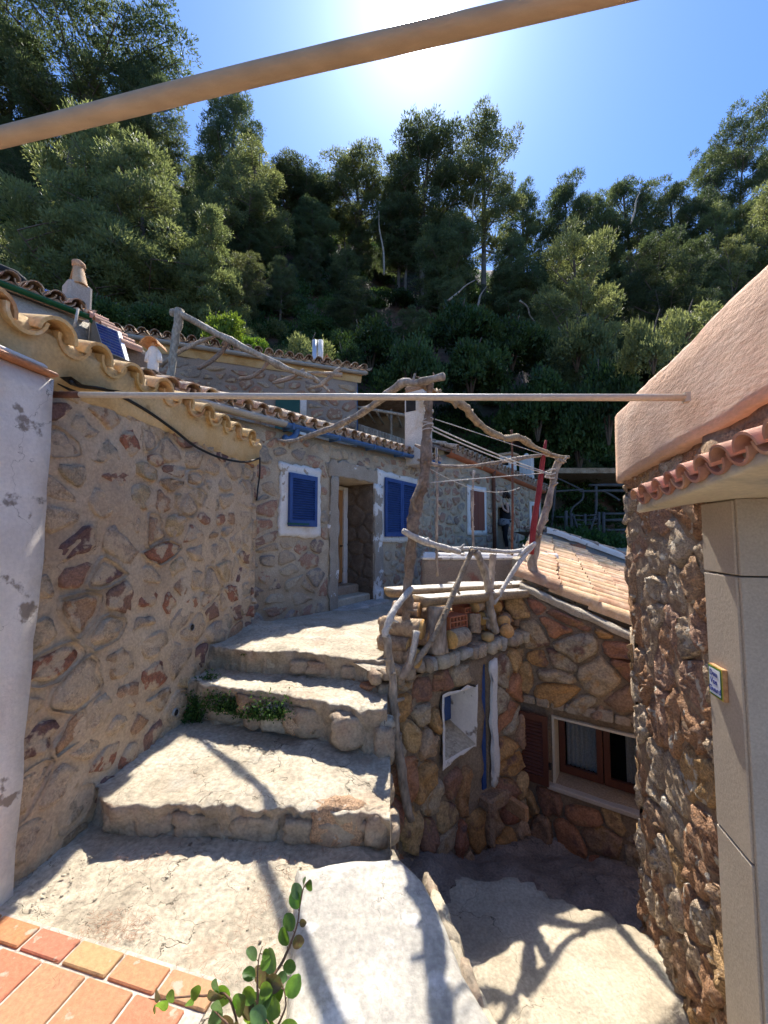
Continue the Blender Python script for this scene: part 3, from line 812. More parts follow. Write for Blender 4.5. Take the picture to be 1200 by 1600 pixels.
# lumps of stone built into the risers
for (u, v, y, sx, sy, sz, m) in ((530, 1283, 2.13, .15, .07, .115, 'stone_rough'), (590, 1290, 2.10, .075, .06, .10, 'step_edge'), (375, 1285, 2.17, .17, .05, .07, 'step_edge'),
        (470, 1125, 2.80, .13, .07, .10, 'stone_rough'), (545, 1140, 2.62, .12, .07, .12, 'step_edge'), (600, 1165, 2.60, .07, .07, .14, 'step_edge'), (395, 1098, 2.92, .12, .06, .08, 'stone_warm'),
        (600, 1080, 2.88, .05, .06, .07, 'step_edge'), (200, 1285, 2.22, .09, .05, .08, 'step_edge')):
    p = at_y(u, v, y); part('stone', rock(p, sx * 1.08, sy, sz, 3, .30, 1.7, u * .1, .85), M[m], steps)

for (fx, z0, z1, sd_) in (((-1.5, 2.17, -.12, 2.07), .0, .15, 1), ((-1.3, 2.97, -.15, 2.60), .2, .43, 2), ((-1.3, 3.34, -.12, 2.98), .50, .62, 3)):
    t_ = .0; rq = random.Random(sd_)
    while t_ < 1:
        w_s = rq.uniform(.16, .34); x = fx[0] + (fx[2] - fx[0]) * t_; y = fx[1] + (fx[3] - fx[1]) * t_
        part('stone', rock((x + w_s * .4, y + .034, (z0 + z1) / 2 - .02), w_s * .56, .055, (z1 - z0) * .50, 3, .22, 2.2, t_ * 9 + sd_, 1.0), M[rq.choice(('step_edge', 'step_edge', 'cement'))], steps)
        t_ += w_s / 1.35
for i in range(14):
    zz = -.62 + .13 * (i % 7) + ru(-.02, .02); yy = 2.10 + .26 * (i // 7) + .12 * ((i % 7) % 2) + ru(-.03, .03)
    if yy < 2.5 and zz > .12: continue
    part('stone', rock((.025 + ru(-.01, .02), yy, zz), .055, ru(.09, .13), ru(.055, .085), 2, .25, 1.4, i * 2.7, .6), M['step_edge'] if i % 3 else M['stone_warm'], steps)
# terrace in front of the blue-shuttered house
def terr_z(x, y): return .640 - .055 * (y - 3.2)
fr_ = resample([(-1.5, 3.40, 0), (-1.0, 3.27, 0), (-.5, 3.13, 0), (-.06, 2.97, 0), (.5, 3.30, 0), (1.05, 3.70, 0), (1.55, 4.03, 0)], 60)
bk_ = resample([(-1.75, 4.5, 0), (-.85, 5.8, 0), (-.1, 6.9, 0), (.7, 8.0, 0), (1.3, 7.0, 0), (2.4, 5.6, 0)], 60)
rows = []
for j in range(50):
    t = j / 49; r = []
    for a, b in zip(fr_, bk_):
        q = a.lerp(b, t); r.append(Vector((q.x, q.y, terr_z(q.x, q.y) + .014 * fr((q.x, q.y, 0), 2, 5) + .004 * fr((q.x, q.y, 0), 9, 3))))
    rows.append(r)
top('terrace', grid_loft(rows), M['cement'], kind='structure')
V, F = grid_loft([[Vector((x, y, .42 + .8 * sstep(7.4, 9.8, y) + .01 * fr((x, y, 0), 2, 3))) for x in [-1 + .6 * i for i in range(24)]] for y in [6.6 + .5 * j for j in range(26)]])
top('alley', (V, F), M['cement_lane'], kind='structure')

# ================================================================ the stone house on the left
LW = Plane((-1.76, 1.75), (.137, 1), .022, 2.4)
cor = LW.sz(398, 760)[0]
lh = thing('stone_house', 'near house wall on the left, tan mortar over red stones, wavy ochre tile eave', 'house', LW.P(1.2, 0))
zt = 2.56
# cornice band and body
part('wall', wall_body(LW, -2.6, cor, -.3, zt, [], .07, .022, .35, f=4.5), M['mortar'], lh)
reg = [(.05, -.12), (cor - .005, .35), (cor - .005, zt - .15), (.05, zt - .18)]
cells = stone_cells(reg, .215, .155, .030, seed=11, jit=.45)
rg = random.Random(5); cc = []
for c in cells:      # many are almost hidden under the pointing: shrink them by different amounts
    k = rg.choice((1, 1, .92, .85, .72)); cx = sum(p[0] for p in c) / len(c); cz = sum(p[1] for p in c) / len(c)
    cc.append([(cx + (p[0] - cx) * k, cz + (p[1] - cz) * k) for p in c])
lay_stones(lh, LW, cc, .012, M['stone_left'], .9, base=-.02, nf=13, tilt=.25)
# raised ribbons of pointing round some of the stones
ribs = []
for c in cells[::5]:
    n = len(c); cx = sum(p[0] for p in c) / n; cz = sum(p[1] for p in c) / n
    o, i_ = [], []
    for p in c:
        d = Vector((p[0] - cx, p[1] - cz)); l = d.length or 1
        o.append((p[0] + d.x / l * .022, p[1] + d.y / l * .022)); i_.append((p[0] + d.x / l * .004, p[1] + d.y / l * .004))
    V = []; w = .004
    for k in range(n):
        for (a, b), oo in (((o[k]), -.02), (((o[k][0] + i_[k][0]) / 2, (o[k][1] + i_[k][1]) / 2), .017), ((i_[k]), -.015)):
            V.append(LW.P(a, b, oo + .006 * n3((a, b, 0), 8)))
    Fc = []
    for k in range(n):
        k2 = (k + 1) % n
        Fc += [(k * 3, k2 * 3, k2 * 3 + 1, k * 3 + 1), (k * 3 + 1, k2 * 3 + 1, k2 * 3 + 2, k * 3 + 2)]
    ribs.append((V, Fc))
clean(part('pointing', join(*ribs), M['mortar'], lh), kind='stuff')
# ochre rendered band under the tiles
rows = []
for k, (dz, o) in enumerate(((-.20, .004), (-.16, .035), (-.03, .05), (.03, .075), (.06, .05), (.06, -.2))):
    rows.append([LW.P(-2.6 + (cor + 2.62) * i / 90, zt + dz + (.012 * fr((i * .1, k, 0), 1.2, 3)), o + .012 * fr((i * .12, k * .5, 3), 1.4, 3)) for i in range(91)])
part('eave_band', grid_loft(rows), M['ochre'], lh)
# white rendered end of the wall
WWP = Plane((-1.655, 1.75), (.137, 1)); we = WWP.sz(78, 700)[0]; ww = []
Vw = wall_body(WWP, -2.6, we, -.25, 2.37, [], .09, .012, .10, P=lambda s, z, o: WWP.P(s - .05 * sstep(2.0, .0, z) + .006 * fr((z, 1, 0), 4, 3), z, o), f=3)
part('white_wall', Vw, M['white_old'], lh)
part('wall_top_tile', pbox(WWP, -2.4, we - .01, 2.375, 2.395, -.08, .045, .006), M['terracotta'], lh, smooth=False)
part('wall_top_mortar', pbox(WWP, -2.4, we - .04, 2.397, 2.425, -.08, .02, .01), M['white_old'], lh, smooth=False)
# tiles: covers and channels with their ends over the alley
Up = (-LW.n * cos(R_(13)) + Vector((0, 0, 1)) * sin(R_(13)))
Tdn = LW.P(-2.5, zt + .10, .17)
def gold(parent, s0, s1, sp, r):
    cover = tile_mesh('roof_tile', M['tile_gold'], L=.44, r0=r, r1=r * .82, t=.017, seg=9); pan = tile_mesh('roof_tile', M['tile_gold'], L=.44, r0=r, r1=r * .82, t=.017, seg=9, up=False)
    X = Up.cross(LW.d.cross(Up) if LW.d.cross(Up).z > 0 else -LW.d.cross(Up)).normalized(); Nn = X.cross(Up); 
    rot = Matrix((X, Up, Nn)).transposed(); s = s0
    while s < s1:
        for j in range(2):
            q = LW.P(s, zt + .0, .11 + ru(-.015, .015)) + Up * (.36 * j) + Nn * ru(-.006, .006)
            link('roof_tile', cover, parent, q + Nn * (.028 + .018 * j), rot @ Matrix.Rotation(R_(ru(-5, 5)), 3, 'Z'))
            q = LW.P(s + sp / 2, zt + .0, .09 + ru(-.015, .015)) + Up * (.36 * j)
            link('roof_tile', pan, parent, q + Nn * (.075 + .012 * j), rot @ Matrix.Rotation(R_(ru(-4, 4)), 3, 'Z'))
        s += sp * ru(.96, 1.04)
gold(lh, -1.64, cor - .06, .25, .097)
rows = [[LW.P(s, zt + dz + .008 * fr((s, dz, 0), 4, 3), o) for s in np.linspace(-2.5, cor - .02, 120)] for (o, dz) in ((.06, .045), (.05, .085), (-.05, .12))]
part('tile_bedding', grid_loft(rows, .01, 9), M['ochre'], lh)
rows = [[LW.P(s, zt + .05 + dz, o) for s in np.linspace(-2.6, cor, 30)] for (o, dz) in ((.03, -.04), (-.3, .03), (-1.2, .22), (-1.2, -.1))]
part('roof_bed', grid_loft(rows, .01, 4), M['tile_old'], lh)
# lumps of mortar between the tile ends
for (u, v) in ((297, 980), (272, 1113)):
    s, z = LW.sz(u, v); V = []; 
    c = LW.P(s, z, .0)
    g = tube([LW.P(s, z, -.03), LW.P(s, z, .022)], .028, 12, caps=False); g2 = tube([LW.P(s, z, -.03), LW.P(s, z, .020)], .021, 12, caps=True)
    part('drain_pipe', g, M['grey_metal'], lh); part('drain_hole', g2, M['dark'], lh)
part('wall', wall_body(Plane((LW.P(cor - .03, 2.4).x - .05, LW.P(cor - .03, 2.4).y), (-1, .12)), .0, .5, .3, zt - .02, [], .1, .012, .2), M['mortar'], lh)

# ================================================================ the house with the blue shutters
FP = Plane((-1.6, 4.5), (.67, 1))
def eav(s): return 3.02 + (s - .49) * .046
bh = thing('stone_house', 'stone house with blue louvred shutters, deep-set wooden door and blue gutter behind the terrace', 'house', FP.P(1.5, .5))
door = (1.60, 2.55, .46, 2.50, .66)
part('wall', wall_body(FP, -2.6, 4.9, .2, lambda s: eav(s) - .05, [door], .16, .02, .35, .5, off=4), M['mortar_grey'], bh)
w1 = (.58, 1.09, 1.72, 2.42); w2 = (2.83, 3.95, 1.58, 2.64)
ops = [(.45, 1.20, 1.58, 2.55), (1.42, 2.78, .4, 2.74), (2.6, 4.06, 1.45, 2.76)]
cells = stone_cells([(-.1, .35), (4.9, .15), (4.9, 3.1), (-1.3, 2.86), (-1.3, 2.2)], .24, .17, .022, ops, seed=23, jit=.42)
rg = random.Random(8); cc = []
for c in cells:
    k = rg.choice((1, .95, .85, .75)); cx = sum(p[0] for p in c) / len(c); cz = sum(p[1] for p in c) / len(c)
    cc.append([(cx + (p[0] - cx) * k, cz + (p[1] - cz) * k) for p in c])
lay_stones(bh, FP, cc, .016, M['stone_house'], .8, base=-.02, nf=11)
def rough_plate(pl, s0, s1, z0, z1, o, jit=.02, n=16, seed=0.0, hole=None, th=.012):
    """smear of render with an uneven outline; hole = rectangle left open"""
    V = []; F = []; idx = {}
    def P(a, b, oo):
        e = min(a - s0, s1 - a, b - z0, z1 - b)
        return pl.P(a + (jit * fr((a, b, seed), 6, 3) if e < .001 else 0) * 1.6, b + (jit * fr((a, b, seed + 5), 6, 3) if e < .001 else 0) * 1.6, oo - (.0 if e > .001 else 0))
    ss = list(np.linspace(s0, s1, n)); zs = list(np.linspace(z0, z1, n))
    if hole:
        for x in hole[:2]: ss = [a for a in ss if abs(a - x) > .012] + [x]
        for x in hole[2:]: zs = [a for a in zs if abs(a - x) > .012] + [x]
        ss.sort(); zs.sort()
    for i, a in enumerate(ss):
        for j, b in enumerate(zs): V.append(P(a, b, o + th * .4 * fr((a, b, seed), 7, 3))); idx[i, j] = len(V) - 1
    back = {}
    for i, a in enumerate(ss):
        for j, b in enumerate(zs): V.append(P(a, b, o - th - .02)); back[i, j] = len(V) - 1
    def full(i, j):
        if not (0 <= i < len(ss) - 1 and 0 <= j < len(zs) - 1): return False
        if hole:
            a, b = (ss[i] + ss[i + 1]) / 2, (zs[j] + zs[j + 1]) / 2
            if hole[0] < a < hole[1] and hole[2] < b < hole[3]: return False
        return True
    for i in range(len(ss) - 1):
        for j in range(len(zs) - 1):
            if not full(i, j): continue
            F.append((idx[i, j], idx[i + 1, j], idx[i + 1, j + 1], idx[i, j + 1]))
            for (a, b, di, dj) in (((i, j), (i + 1, j), 0, -1), ((i + 1, j), (i + 1, j + 1), 1, 0), ((i + 1, j + 1), (i, j + 1), 0, 1), ((i, j + 1), (i, j), -1, 0)):
                if not full(i + di, j + dj): F.append((idx[b], idx[a], back[a], back[b]))
    return V, F
f1 = part('window_frame', rough_plate(FP, .455, 1.20, 1.585, 2.545, .034, .022, 18, 1.0, (w1[0] + .02, w1[1] - .02, w1[2] + .02, w1[3] - .02)), M['white'], bh)
shutter(f1, FP, *w1, .040, M['blue'], 17, .035, .05)
part('latch', pbox(FP, w1[0] - .04, w1[0] + .34, w1[2] + .02, w1[2] + .045, .078, .09), M['green_dark'], f1, smooth=False)
f2 = part('window_frame', rough_plate(FP, 2.62, 4.06, 1.48, 2.76, .034, .022, 20, 3.0, (w2[0] + .02, w2[1] - .02, w2[2] + .02, w2[3] - .02)), M['white'], bh)
mid = (w2[0] + w2[1]) / 2
shutter(f2, FP, w2[0], mid - .004, w2[2], w2[3], .040, M['blue'], 22, .035, .05)
shutter(f2, FP, mid + .004, w2[1], w2[2], w2[3], .040, M['blue'], 22, .035, .05)
part('door_surround', rough_plate(FP, 1.40, 1.60, .44, 2.50, .030, .03, 20, 7.0), mat('flaked_render', [(.30, .245, .18), (.40, .33, .25)], 4, bump=.5, fine=.25, patch=[((.70, .67, .62), 4.5, .60, .03)]), bh)
part('door_surround', rough_plate(FP, 2.55, 2.79, .42, 2.50, .036, .03, 20, 9.0), mat('flaked_whitewash', [(.28, .235, .18), (.38, .32, .25)], 4, bump=.5, fine=.25, patch=[((.70, .67, .62), 4.0, .53, .03)]), bh)
part('door_lintel', rough_plate(FP, 1.38, 2.80, 2.503, 2.74, .033, .03, 16, 12.0), bpy.data.materials['flaked_render'], bh)
part('foot_patch', rough_plate(FP, 2.58, 2.78, .44, .66, .042, .012, 8, 2.0), M['white'], bh)
# reveal stones, door, threshold
RP = Plane((FP.P(2.548, 0).x, FP.P(2.548, 0).y), (-FP.n.x, -FP.n.y)); RP.n = -FP.d
cells = stone_cells([(0.0, .7), (.62, .7), (.62, 2.46), (.0, 2.46)], .30, .24, .02, seed=31)
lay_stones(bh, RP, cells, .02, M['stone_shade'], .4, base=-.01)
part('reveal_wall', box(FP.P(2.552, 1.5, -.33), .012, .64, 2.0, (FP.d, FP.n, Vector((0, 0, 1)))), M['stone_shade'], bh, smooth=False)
for i in range(8):
    a = 1.62 + i * .1; part('plank', pbox(FP, a, a + .096, .78, 2.40, -.61, -.58 + (.004 if i % 2 else 0), .004), M['door_wood'], bh, smooth=False)
part('door_frame', pbox(FP, 2.425, 2.53, .74, 2.46, -.62, -.55, .005), M['white'], bh, smooth=False)
part('door_frame', pbox(FP, 1.61, 2.425, 2.402, 2.47, -.62, -.55, .005), M['canopy'], bh, smooth=False)
part('handle', tube([FP.P(2.36, 1.42, -.575), FP.P(2.36, 1.42, -.53), FP.P(2.30, 1.41, -.52)], .010, 6), M['soot'], bh)
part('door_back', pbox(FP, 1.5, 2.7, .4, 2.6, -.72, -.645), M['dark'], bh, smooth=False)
part('threshold', pbox(FP, 1.61, 2.54, .45, .62, -.64, -.05, .02), M['cement_lane'], bh, smooth=False)
part('threshold', pbox(FP, 1.61, 2.54, .60, .76, -.64, -.30, .02), M['step_edge'], bh, smooth=False)
part('door_step', pbox(FP, 1.45, 2.7, .43, .515, -.05, .26, .02), M['cement_pale'], bh, smooth=False)
# gutter in blue and zinc with its brackets
def gutter(parent, pl, s0, s1, zf, o, r, m, name='gutter'):
    V = []; F = []; n = 30; k = 9
    for rr in (r, r - .006):
        for i in range(n):
            s = s0 + (s1 - s0) * i / (n - 1); c = pl.P(s, zf(s), o)
            for j in range(k):
                a = pi + pi * j / (k - 1); V.append(c + pl.n * (cos(a) * rr) + Vector((0, 0, sin(a) * rr)))
    for q in (0, 1):
        b = q * n * k
        for i in range(n - 1):
            for j in range(k - 1):
                f = (b + i * k + j, b + i * k + j + 1, b + (i + 1) * k + j + 1, b + (i + 1) * k + j); F.append(f if q else tuple(reversed(f)))
    for i in range(n - 1):
        for j in (0, k - 1): F.append((i * k + j, (i + 1) * k + j, n * k + (i + 1) * k + j, n * k + i * k + j))
    return part(name, (V, F), m, parent)
gz = lambda s: eav(s) + .0
g1 = gutter(bh, FP, .42, 4.85, gz, .14, .058, M['blue_gutter'])
gutter(bh, FP, -2.3, .42, lambda s: gz(s) + .012, .14, .062, M['grey_metal'])
for s in (.5, 1.4, 2.3, 3.2, 4.1): part('bracket', pbox(FP, s, s + .025, gz(s) - .072, gz(s) + .01, .0, .205), M['blue_gutter'], bh, smooth=False)
part('downpipe', tube([FP.P(.62, gz(.6) - .04, .14), FP.P(.60, gz(.6) - .13, .13), FP.P(.5, gz(.6) - .2, .12), FP.P(.42, gz(.6) - .19, .13)], .042, 10, sub=3), M['blue_gutter'], bh)
EAo = FP.P(-2.4, eav(-2.4) + .03, .16); EAe = FP.P(4.9, eav(4.9) + .03, .16)
UPF = (-FP.n * cos(R_(21)) + Vector((0, 0, 1)) * sin(R_(21)))
tile_roof(bh, EAo, EAe - EAo, UPF, 34, 6, .2135, .34, M['tile_old'], M['tile_old'], r=.088, jit=.012)
# chimney
def chimney(parent, c, w, d, h, d_, n_, body, cap=None):
    part('chimney', box(c + Vector((0, 0, h / 2)), w, d, h, (d_, n_, Vector((0, 0, 1))), .02), body, parent, smooth=False)
ch = at_y(654, 690, 7.6); cz0 = ch.z - .5
chm = mat('sooty_white_render', [(.52, .45, .36), (.66, .62, .56)], 3, bump=.2, patch=[((.50, .36, .22), 2.0, .56, .12)])
ctop = at_y(654, 615, 7.6).z
cp = part('chimney', box(Vector((ch.x, ch.y, (cz0 + ctop) / 2)), .40, .42, ctop - cz0, (FP.d, FP.n, Vector((0, 0, 1))), .02), chm, bh, smooth=False)
cc_ = Vector((ch.x, ch.y, 0))
part('flue_opening', box(cc_ - FP.d * .2 + FP.n * -.06 + Vector((0, 0, ctop - .24)), .012, .22, .34, (FP.d, FP.n, Vector((0, 0, 1))), .004), M['soot'], cp, smooth=False)
part('chimney_cap', rock(cc_ + Vector((0, 0, ctop + .05)), .25, .27, .09, 3, .15, 1.3, 4.0, .8, R_(55)), M['stone_warm'], cp)
part('chimney_cap', rock(cc_ + Vector((-.05, -.05, ctop + .15)), .15, .14, .07, 2, .2, 1.3, 8.0, .7), M['wood_grey'], cp)
# ================================================================ the house on the right edge
RW = Plane((.945, 0), (.25, 1))
far = RW.sz(981, 990)[0]; pil0 = 1.665
rh = thing('stone_house', 'rough red-brown stone house on the right with pink plastered parapet and cut stone jamb', 'house', RW.P(2.0, -.7))
part('wall', wall_body(RW, pil0 - .05, far - .02, -1.35, 2.02, [], .06, .03, 1.2, f=6, P=lambda s, z, o: RW.P(s, z, o - .03)), M['mortar_rough'], rh)
cells = stone_cells([(pil0, -1.2), (far, -1.2), (far, 1.97), (pil0, 2.0)], .15, .18, .014, seed=41, jit=.44)
for i, c in enumerate(sorted(cells, key=lambda c: -abs(area(c)))[:300]):
    g = fix_normals(stone_geo(lambda s, z, o: RW.P(s, z, o - .035), c, ru(.016, .032), .5, rings=((1.0, 0.0), (.975, .5), (.9, .85), (.72, 1.0), (.50, 1.02), (.25, 1.03)), base=-.03, nf=21, tilt=.35), RW.n)
    part('stone', g, M['stone_rough'], rh)
# stones turning the far corner
CP = Plane((RW.P(far - .01, 0).x, RW.P(far - .01, 0).y), (RW.n.x * -1, RW.n.y * -1)); CP.n = RW.d
cells = stone_cells([(0.02, -1.2), (.5, -1.2), (.5, 1.97), (.02, 1.97)], .2, .17, .014, seed=43)
lay_stones(rh, CP, cells, .05, M['stone_rough'], .5, base=-.03, nf=14)
# pink parapet, swelling out over the stones, combed plaster
pk = mat('combed_pink_plaster', [(.62, .37, .235), (.72, .46, .31), (.76, .53, .38)], 2.2, bump=.6, bscale=16, fine=.12, fscale=34, stretch=(1.3, 1.0, 3.0), bdist=.02)
prof = ((-.30, .0, 1.95), (.015, .03, 1.95), (.028, .06, 1.958), (.03, .085, 2.0), (.028, .09, 2.3), (.024, .075, 2.40), (.008, .06, 2.425), (-.04, .05, 2.44), (-.35, .05, 2.44))
rows = []
for (o, o2, z) in prof:
    r = []
    for i in range(70):
        s = -1.0 + (far + .02 + 1.0) * i / 69
        zz = z + (.05 * max(0, (far - s)) * .6 if z > 2.2 else .06 * max(0, far - s)) + .012 * fr((s, z, 0), 3, 3); r.append(RW.P(s, zz, o + .0 + .010 * fr((s * 1.2, z * 1.2, 4), 2.5, 4)))
    rows.append(r)
e = []
V, F = grid_loft(rows); n_ = 70
endring = [k * n_ + n_ - 1 for k in range(len(rows))]; F.append(tuple(reversed(endring)))
part('parapet', (V, F), pk, rh)
part('parapet_end', box(RW.P(far - .01, 2.185, -.68), 1.25, .05, .42, (RW.n, RW.d, Vector((0, 0, 1))), .02), pk, rh, smooth=False)
cells = stone_cells([(-.6, 1.86), (pil0, 1.86), (pil0, 1.99), (-.6, 1.99)], .15, .11, .012, seed=44)
lay_stones(rh, RW, cells, .012, M['stone_rough'], .5, base=-.03, nf=14)
part('wall', wall_body(RW, -1.0, pil0 - .05, 1.74, 2.05, [], .1, .03, .4), M['mortar_rough'], rh)
# cut stone jamb: lit face in the wall plane, shaded face across the doorway
def slab_box(s0, s1, z0, z1, o0, o1): return pbox(RW, s0, s1, z0, z1, o0, o1, .004)
zj = [-1.3, .45, 1.452, 1.735]
for i in range(3):
    part('jamb_stone', slab_box(1.455, pil0, zj[i] + .003, zj[i + 1] - .003, -.50, .012), M['slab'], rh, smooth=False)
part('jamb_facing', pbox(RW, 1.44, 1.4525, -1.3, 1.449, -.52, .006, .002), M['slab'], rh, smooth=False)
part('jamb_facing', pbox(RW, 1.44, 1.4525, 1.455, 1.735, -.52, .006, .002), M['slab'], rh, smooth=False)
# canopy: rendered slab and its row of tiles
canV = []
cs0, cs1 = -.9, 1.72
kz = lambda s: .085 * (cs1 - s)
rows = [[RW.P(s, z + kz(s) * q, o) for s in np.linspace(cs0, cs1, 40)] for (o, z, q) in ((-.2, 1.738, 0), (.02, 1.738, 0), (.222, 1.704, 1), (.232, 1.712, 1), (.228, 1.74, 1), (.2, 1.755, 1), (-.2, 1.86, 1))]
V, F = grid_loft(rows, .006, 5); F.append(tuple(k * 40 + 39 for k in range(7)))
part('canopy', (V, F), M['canopy'], rh)
UPR = (-RW.n * cos(R_(16)) + Vector((0, 0, 1)) * sin(R_(16)))
rc = tile_mesh('roof_tile', M['tile_red'], L=.36, r0=.046, r1=.042, t=.008, seg=10); rp = tile_mesh('roof_tile', M['tile_red'], L=.36, r0=.046, r1=.042, t=.009, seg=10, up=False)
X = UPR.cross(RW.d.cross(UPR) if RW.d.cross(UPR).z > 0 else -RW.d.cross(UPR)).normalized(); Nn = X.cross(UPR); rot = Matrix((X, UPR, Nn)).transposed()
s = cs1 - .06
for i in range(25):
    link('roof_tile', rc, rh, RW.P(s, 1.742 + kz(s), .252 + ru(-.006, .006)) + Nn * .012, rot @ Matrix.Rotation(R_(ru(-2, 2)), 3, 'Z'))
    link('roof_tile', rp, rh, RW.P(s - .052, 1.742 + kz(s), .245 + ru(-.006, .006)) + Nn * .030, rot)
    s -= .104
rows = [[RW.P(s_, z + kz(s_), o) for s_ in np.linspace(cs0, cs1 - .01, 60)] for (o, z) in ((.220, 1.72), (.222, 1.768), (.0, 1.84))]
part('canopy_bedding', grid_loft(rows, .006, 8), M['canopy'], rh)
# glazed tile with its greeting
st = thing('tile_sign', 'small glazed tile reading Deu Vos Guard, fixed to the pale stone jamb', 'sign', RW.P(1.59, 1.05, .012))
s0, z1_ = RW.sz(1118, 1030); s1, z0_ = RW.sz(1145, 1083)
s0, s1 = min(s0, s1) + .01, max(s0, s1) - .002
ts0, ts1, tz0, tz1 = 1.535, 1.628, .968, 1.088
part('tile', pbox(RW, ts0, ts1, tz0, tz1, .0125, .029, .002), M['clay'], st, smooth=False)
part('border', pbox(RW, ts0 + .001, ts1 - .001, tz0 + .001, tz1 - .001, .0295, .0315, .001), M['sign_yellow'], st, smooth=False)
part('border_line', pbox(RW, ts0 + .005, ts1 - .005, tz0 + .005, tz1 - .005, .032, .0328), M['sign_green'], st, smooth=False)
part('panel', pbox(RW, ts0 + .011, ts1 - .011, tz0 + .011, tz1 - .011, .0332, .0338), M['sign_white'], st, smooth=False)
def lettering(parent, txt, size, centre, xax, up, m, name='lettering'):
    cu = bpy.data.curves.new('txt', 'FONT'); cu.body = txt; cu.size = size; cu.align_x = 'CENTER'; cu.align_y = 'CENTER'; cu.extrude = .0004; cu.offset = size * .012
    o = bpy.data.objects.new('txt', cu); COL.objects.link(o); bpy.context.view_layer.update()
    me = bpy.data.meshes.new_from_object(o.evaluated_get(bpy.context.evaluated_depsgraph_get())); bpy.data.objects.remove(o)
    me.materials.clear(); me.materials.append(m)
    z = xax.cross(up); rot = Matrix((xax, up, z)).transposed()
    return link(name, me, parent, centre, rot)
xa = -RW.d      # seen from the alley the text runs towards the camera
for k, (w, dz) in enumerate((('Deu', .030), ('Vos', .0), ('Guard', -.030))):
    lettering(st, w, .030, RW.P((ts0 + ts1) / 2 + (.006 if k < 2 else 0), (tz0 + tz1) / 2 + dz, .0346), xa, Vector((0, 0, 1)), M['sign_blue'])

# ================================================================ retaining wall under the terrace, with its small window and blue door
PW = Plane((0, 2.9), (1.39, 1))
rw = thing('retaining_wall', 'stone wall holding up the terrace, with a white window niche below the firewood', 'wall', PW.P(.6, -.8))
win = (.57, .96, -.20, .29, .30); dr = (1.09, 1.16, -.66, .44, .12)
pz = lambda s: .50
def PWp(s, z, o): return PW.P(s, z, o + .035 * sin(s * 5) * max(0, .3 - z) + (.0 + .06 * sstep(.5, .1, s)) * max(0, .5 - z))
part('wall', wall_body(PW, -.10, 1.62, -1.35, pz, [win, dr], .07, .03, .5, P=PWp, f=4), M['mortar_dark'], rw)
cells = stone_cells([(-.1, -1.2), (1.62, -1.2), (1.62, .50), (-.1, .50)], .20, .21, .012, [(.54, .99, -.27, .32), (1.07, 1.245, -.69, .47)], seed=52, jit=.43)
lay_stones(rw, PW, cells, .05, M['stone_warm'], .45, P=PWp, base=-.03, nf=9, rings=((1.0, 0.0), (.94, .6), (.74, 1.0), (.4, 1.08)))
SP = Plane((PW.P(-.1, 0).x, PW.P(-.1, 0).y), (-PW.n.x, -PW.n.y)); SP.n = -PW.d
cells = stone_cells([(0.0, -.2), (.5, -.2), (.5, .52), (.0, .52)], .2, .16, .02, seed=57)
lay_stones(rw, SP, cells, .035, M['stone_warm'], .4, base=-.03)
# white splayed niche
gv = []
a0, a1, b0, b1 = win[:4]; i0, i1, j0, j1 = a0 + .03, a1 - .06, b0 + .14, b1 - .02; dd = -.26
def nq(p): return [PWp(a, b, o) for a, b, o in p]
o_pts = []
rev = []
outer = [(a0 - .015, b0 - .07), (a1 + .02, b0 - .03), (a1 + .03, b1 + .02), (a0 - .015, b1 + .01)]
inner = [(i0, j0), (i1, j0), (i1, j1), (i0, j1)]
R1, R2, R3 = [], [], []
m_ = 10
for e in range(4):
    A, B = outer[e], outer[(e + 1) % 4]; a, b = [(a0, b0), (a1, b0), (a1, b1), (a0, b1)][e], [(a0, b0), (a1, b0), (a1, b1), (a0, b1)][(e + 1) % 4]; C, D = inner[e], inner[(e + 1) % 4]
    for k in range(m_):
        t = k / m_
        x, z = A[0] + (B[0] - A[0]) * t, A[1] + (B[1] - A[1]) * t
        R1.append(PWp(x + .014 * fr((x, z, 0), 9, 3), z + .03 * fr((x, z, 7), 9, 3), .035))
        x, z = a[0] + (b[0] - a[0]) * t, a[1] + (b[1] - a[1]) * t; R2.append(PWp(x, z, .045 + .008 * fr((x, z, 0), 9, 3)))
        x, z = C[0] + (D[0] - C[0]) * t, C[1] + (D[1] - C[1]) * t; R3.append(PWp(x, z, dd))
n_ = len(R1); V = R1 + R2 + R3; F = []
for q in range(2):
    for k in range(n_): F.append((q * n_ + k, q * n_ + (k + 1) % n_, (q + 1) * n_ + (k + 1) % n_, (q + 1) * n_ + k))
nf_ = part('window_niche', (V, F), [M['white_old'], M['cement'], M['mortar_dark']], rw, fm=[(1 if k < m_ else 0 if k < 2 * m_ else 2 if k < 3 * m_ else 0) if q else 0 for q in range(2) for k in range(n_)])  # sill and soffit in darker materials: recess shading put into the colour
part('shutter', join(pbox(PW, i0, (i0 + i1) / 2 - .003, j0, j1, dd + .02, dd + .05), pbox(PW, (i0 + i1) / 2 + .003, i1, j0, j1, dd + .02, dd + .05)), M['blue'], rw, smooth=False)
part('pane', pbox(PW, i0, i1, j0, j1, dd - .02, dd + .01), M['dark'], rw, smooth=False)
bd = part('door', join(*[pbox(PW, dr[0] + .01 + k * .024, dr[0] + .033 + k * .024, dr[2], dr[3] - .01, -.06, -.02) for k in range(2)]), M['blue'], rw, smooth=False)
part('door_frame', rough_plate(PW, 1.165, 1.235, -.62, .44, .05, .02, 16, 3.0), M['white'], rw)
part('door_sill', pbox(PW, 1.05, 1.36, -.80, -.68, -.05, .10, .02), M['stone_warm'], rw, smooth=False)
part('drain_brick', box(PW.P(1.33, -.80, .16), .05, .22, .13, (PW.d, PW.n, Vector((0, 0, 1))), .012), M['clay'], rw, smooth=False)
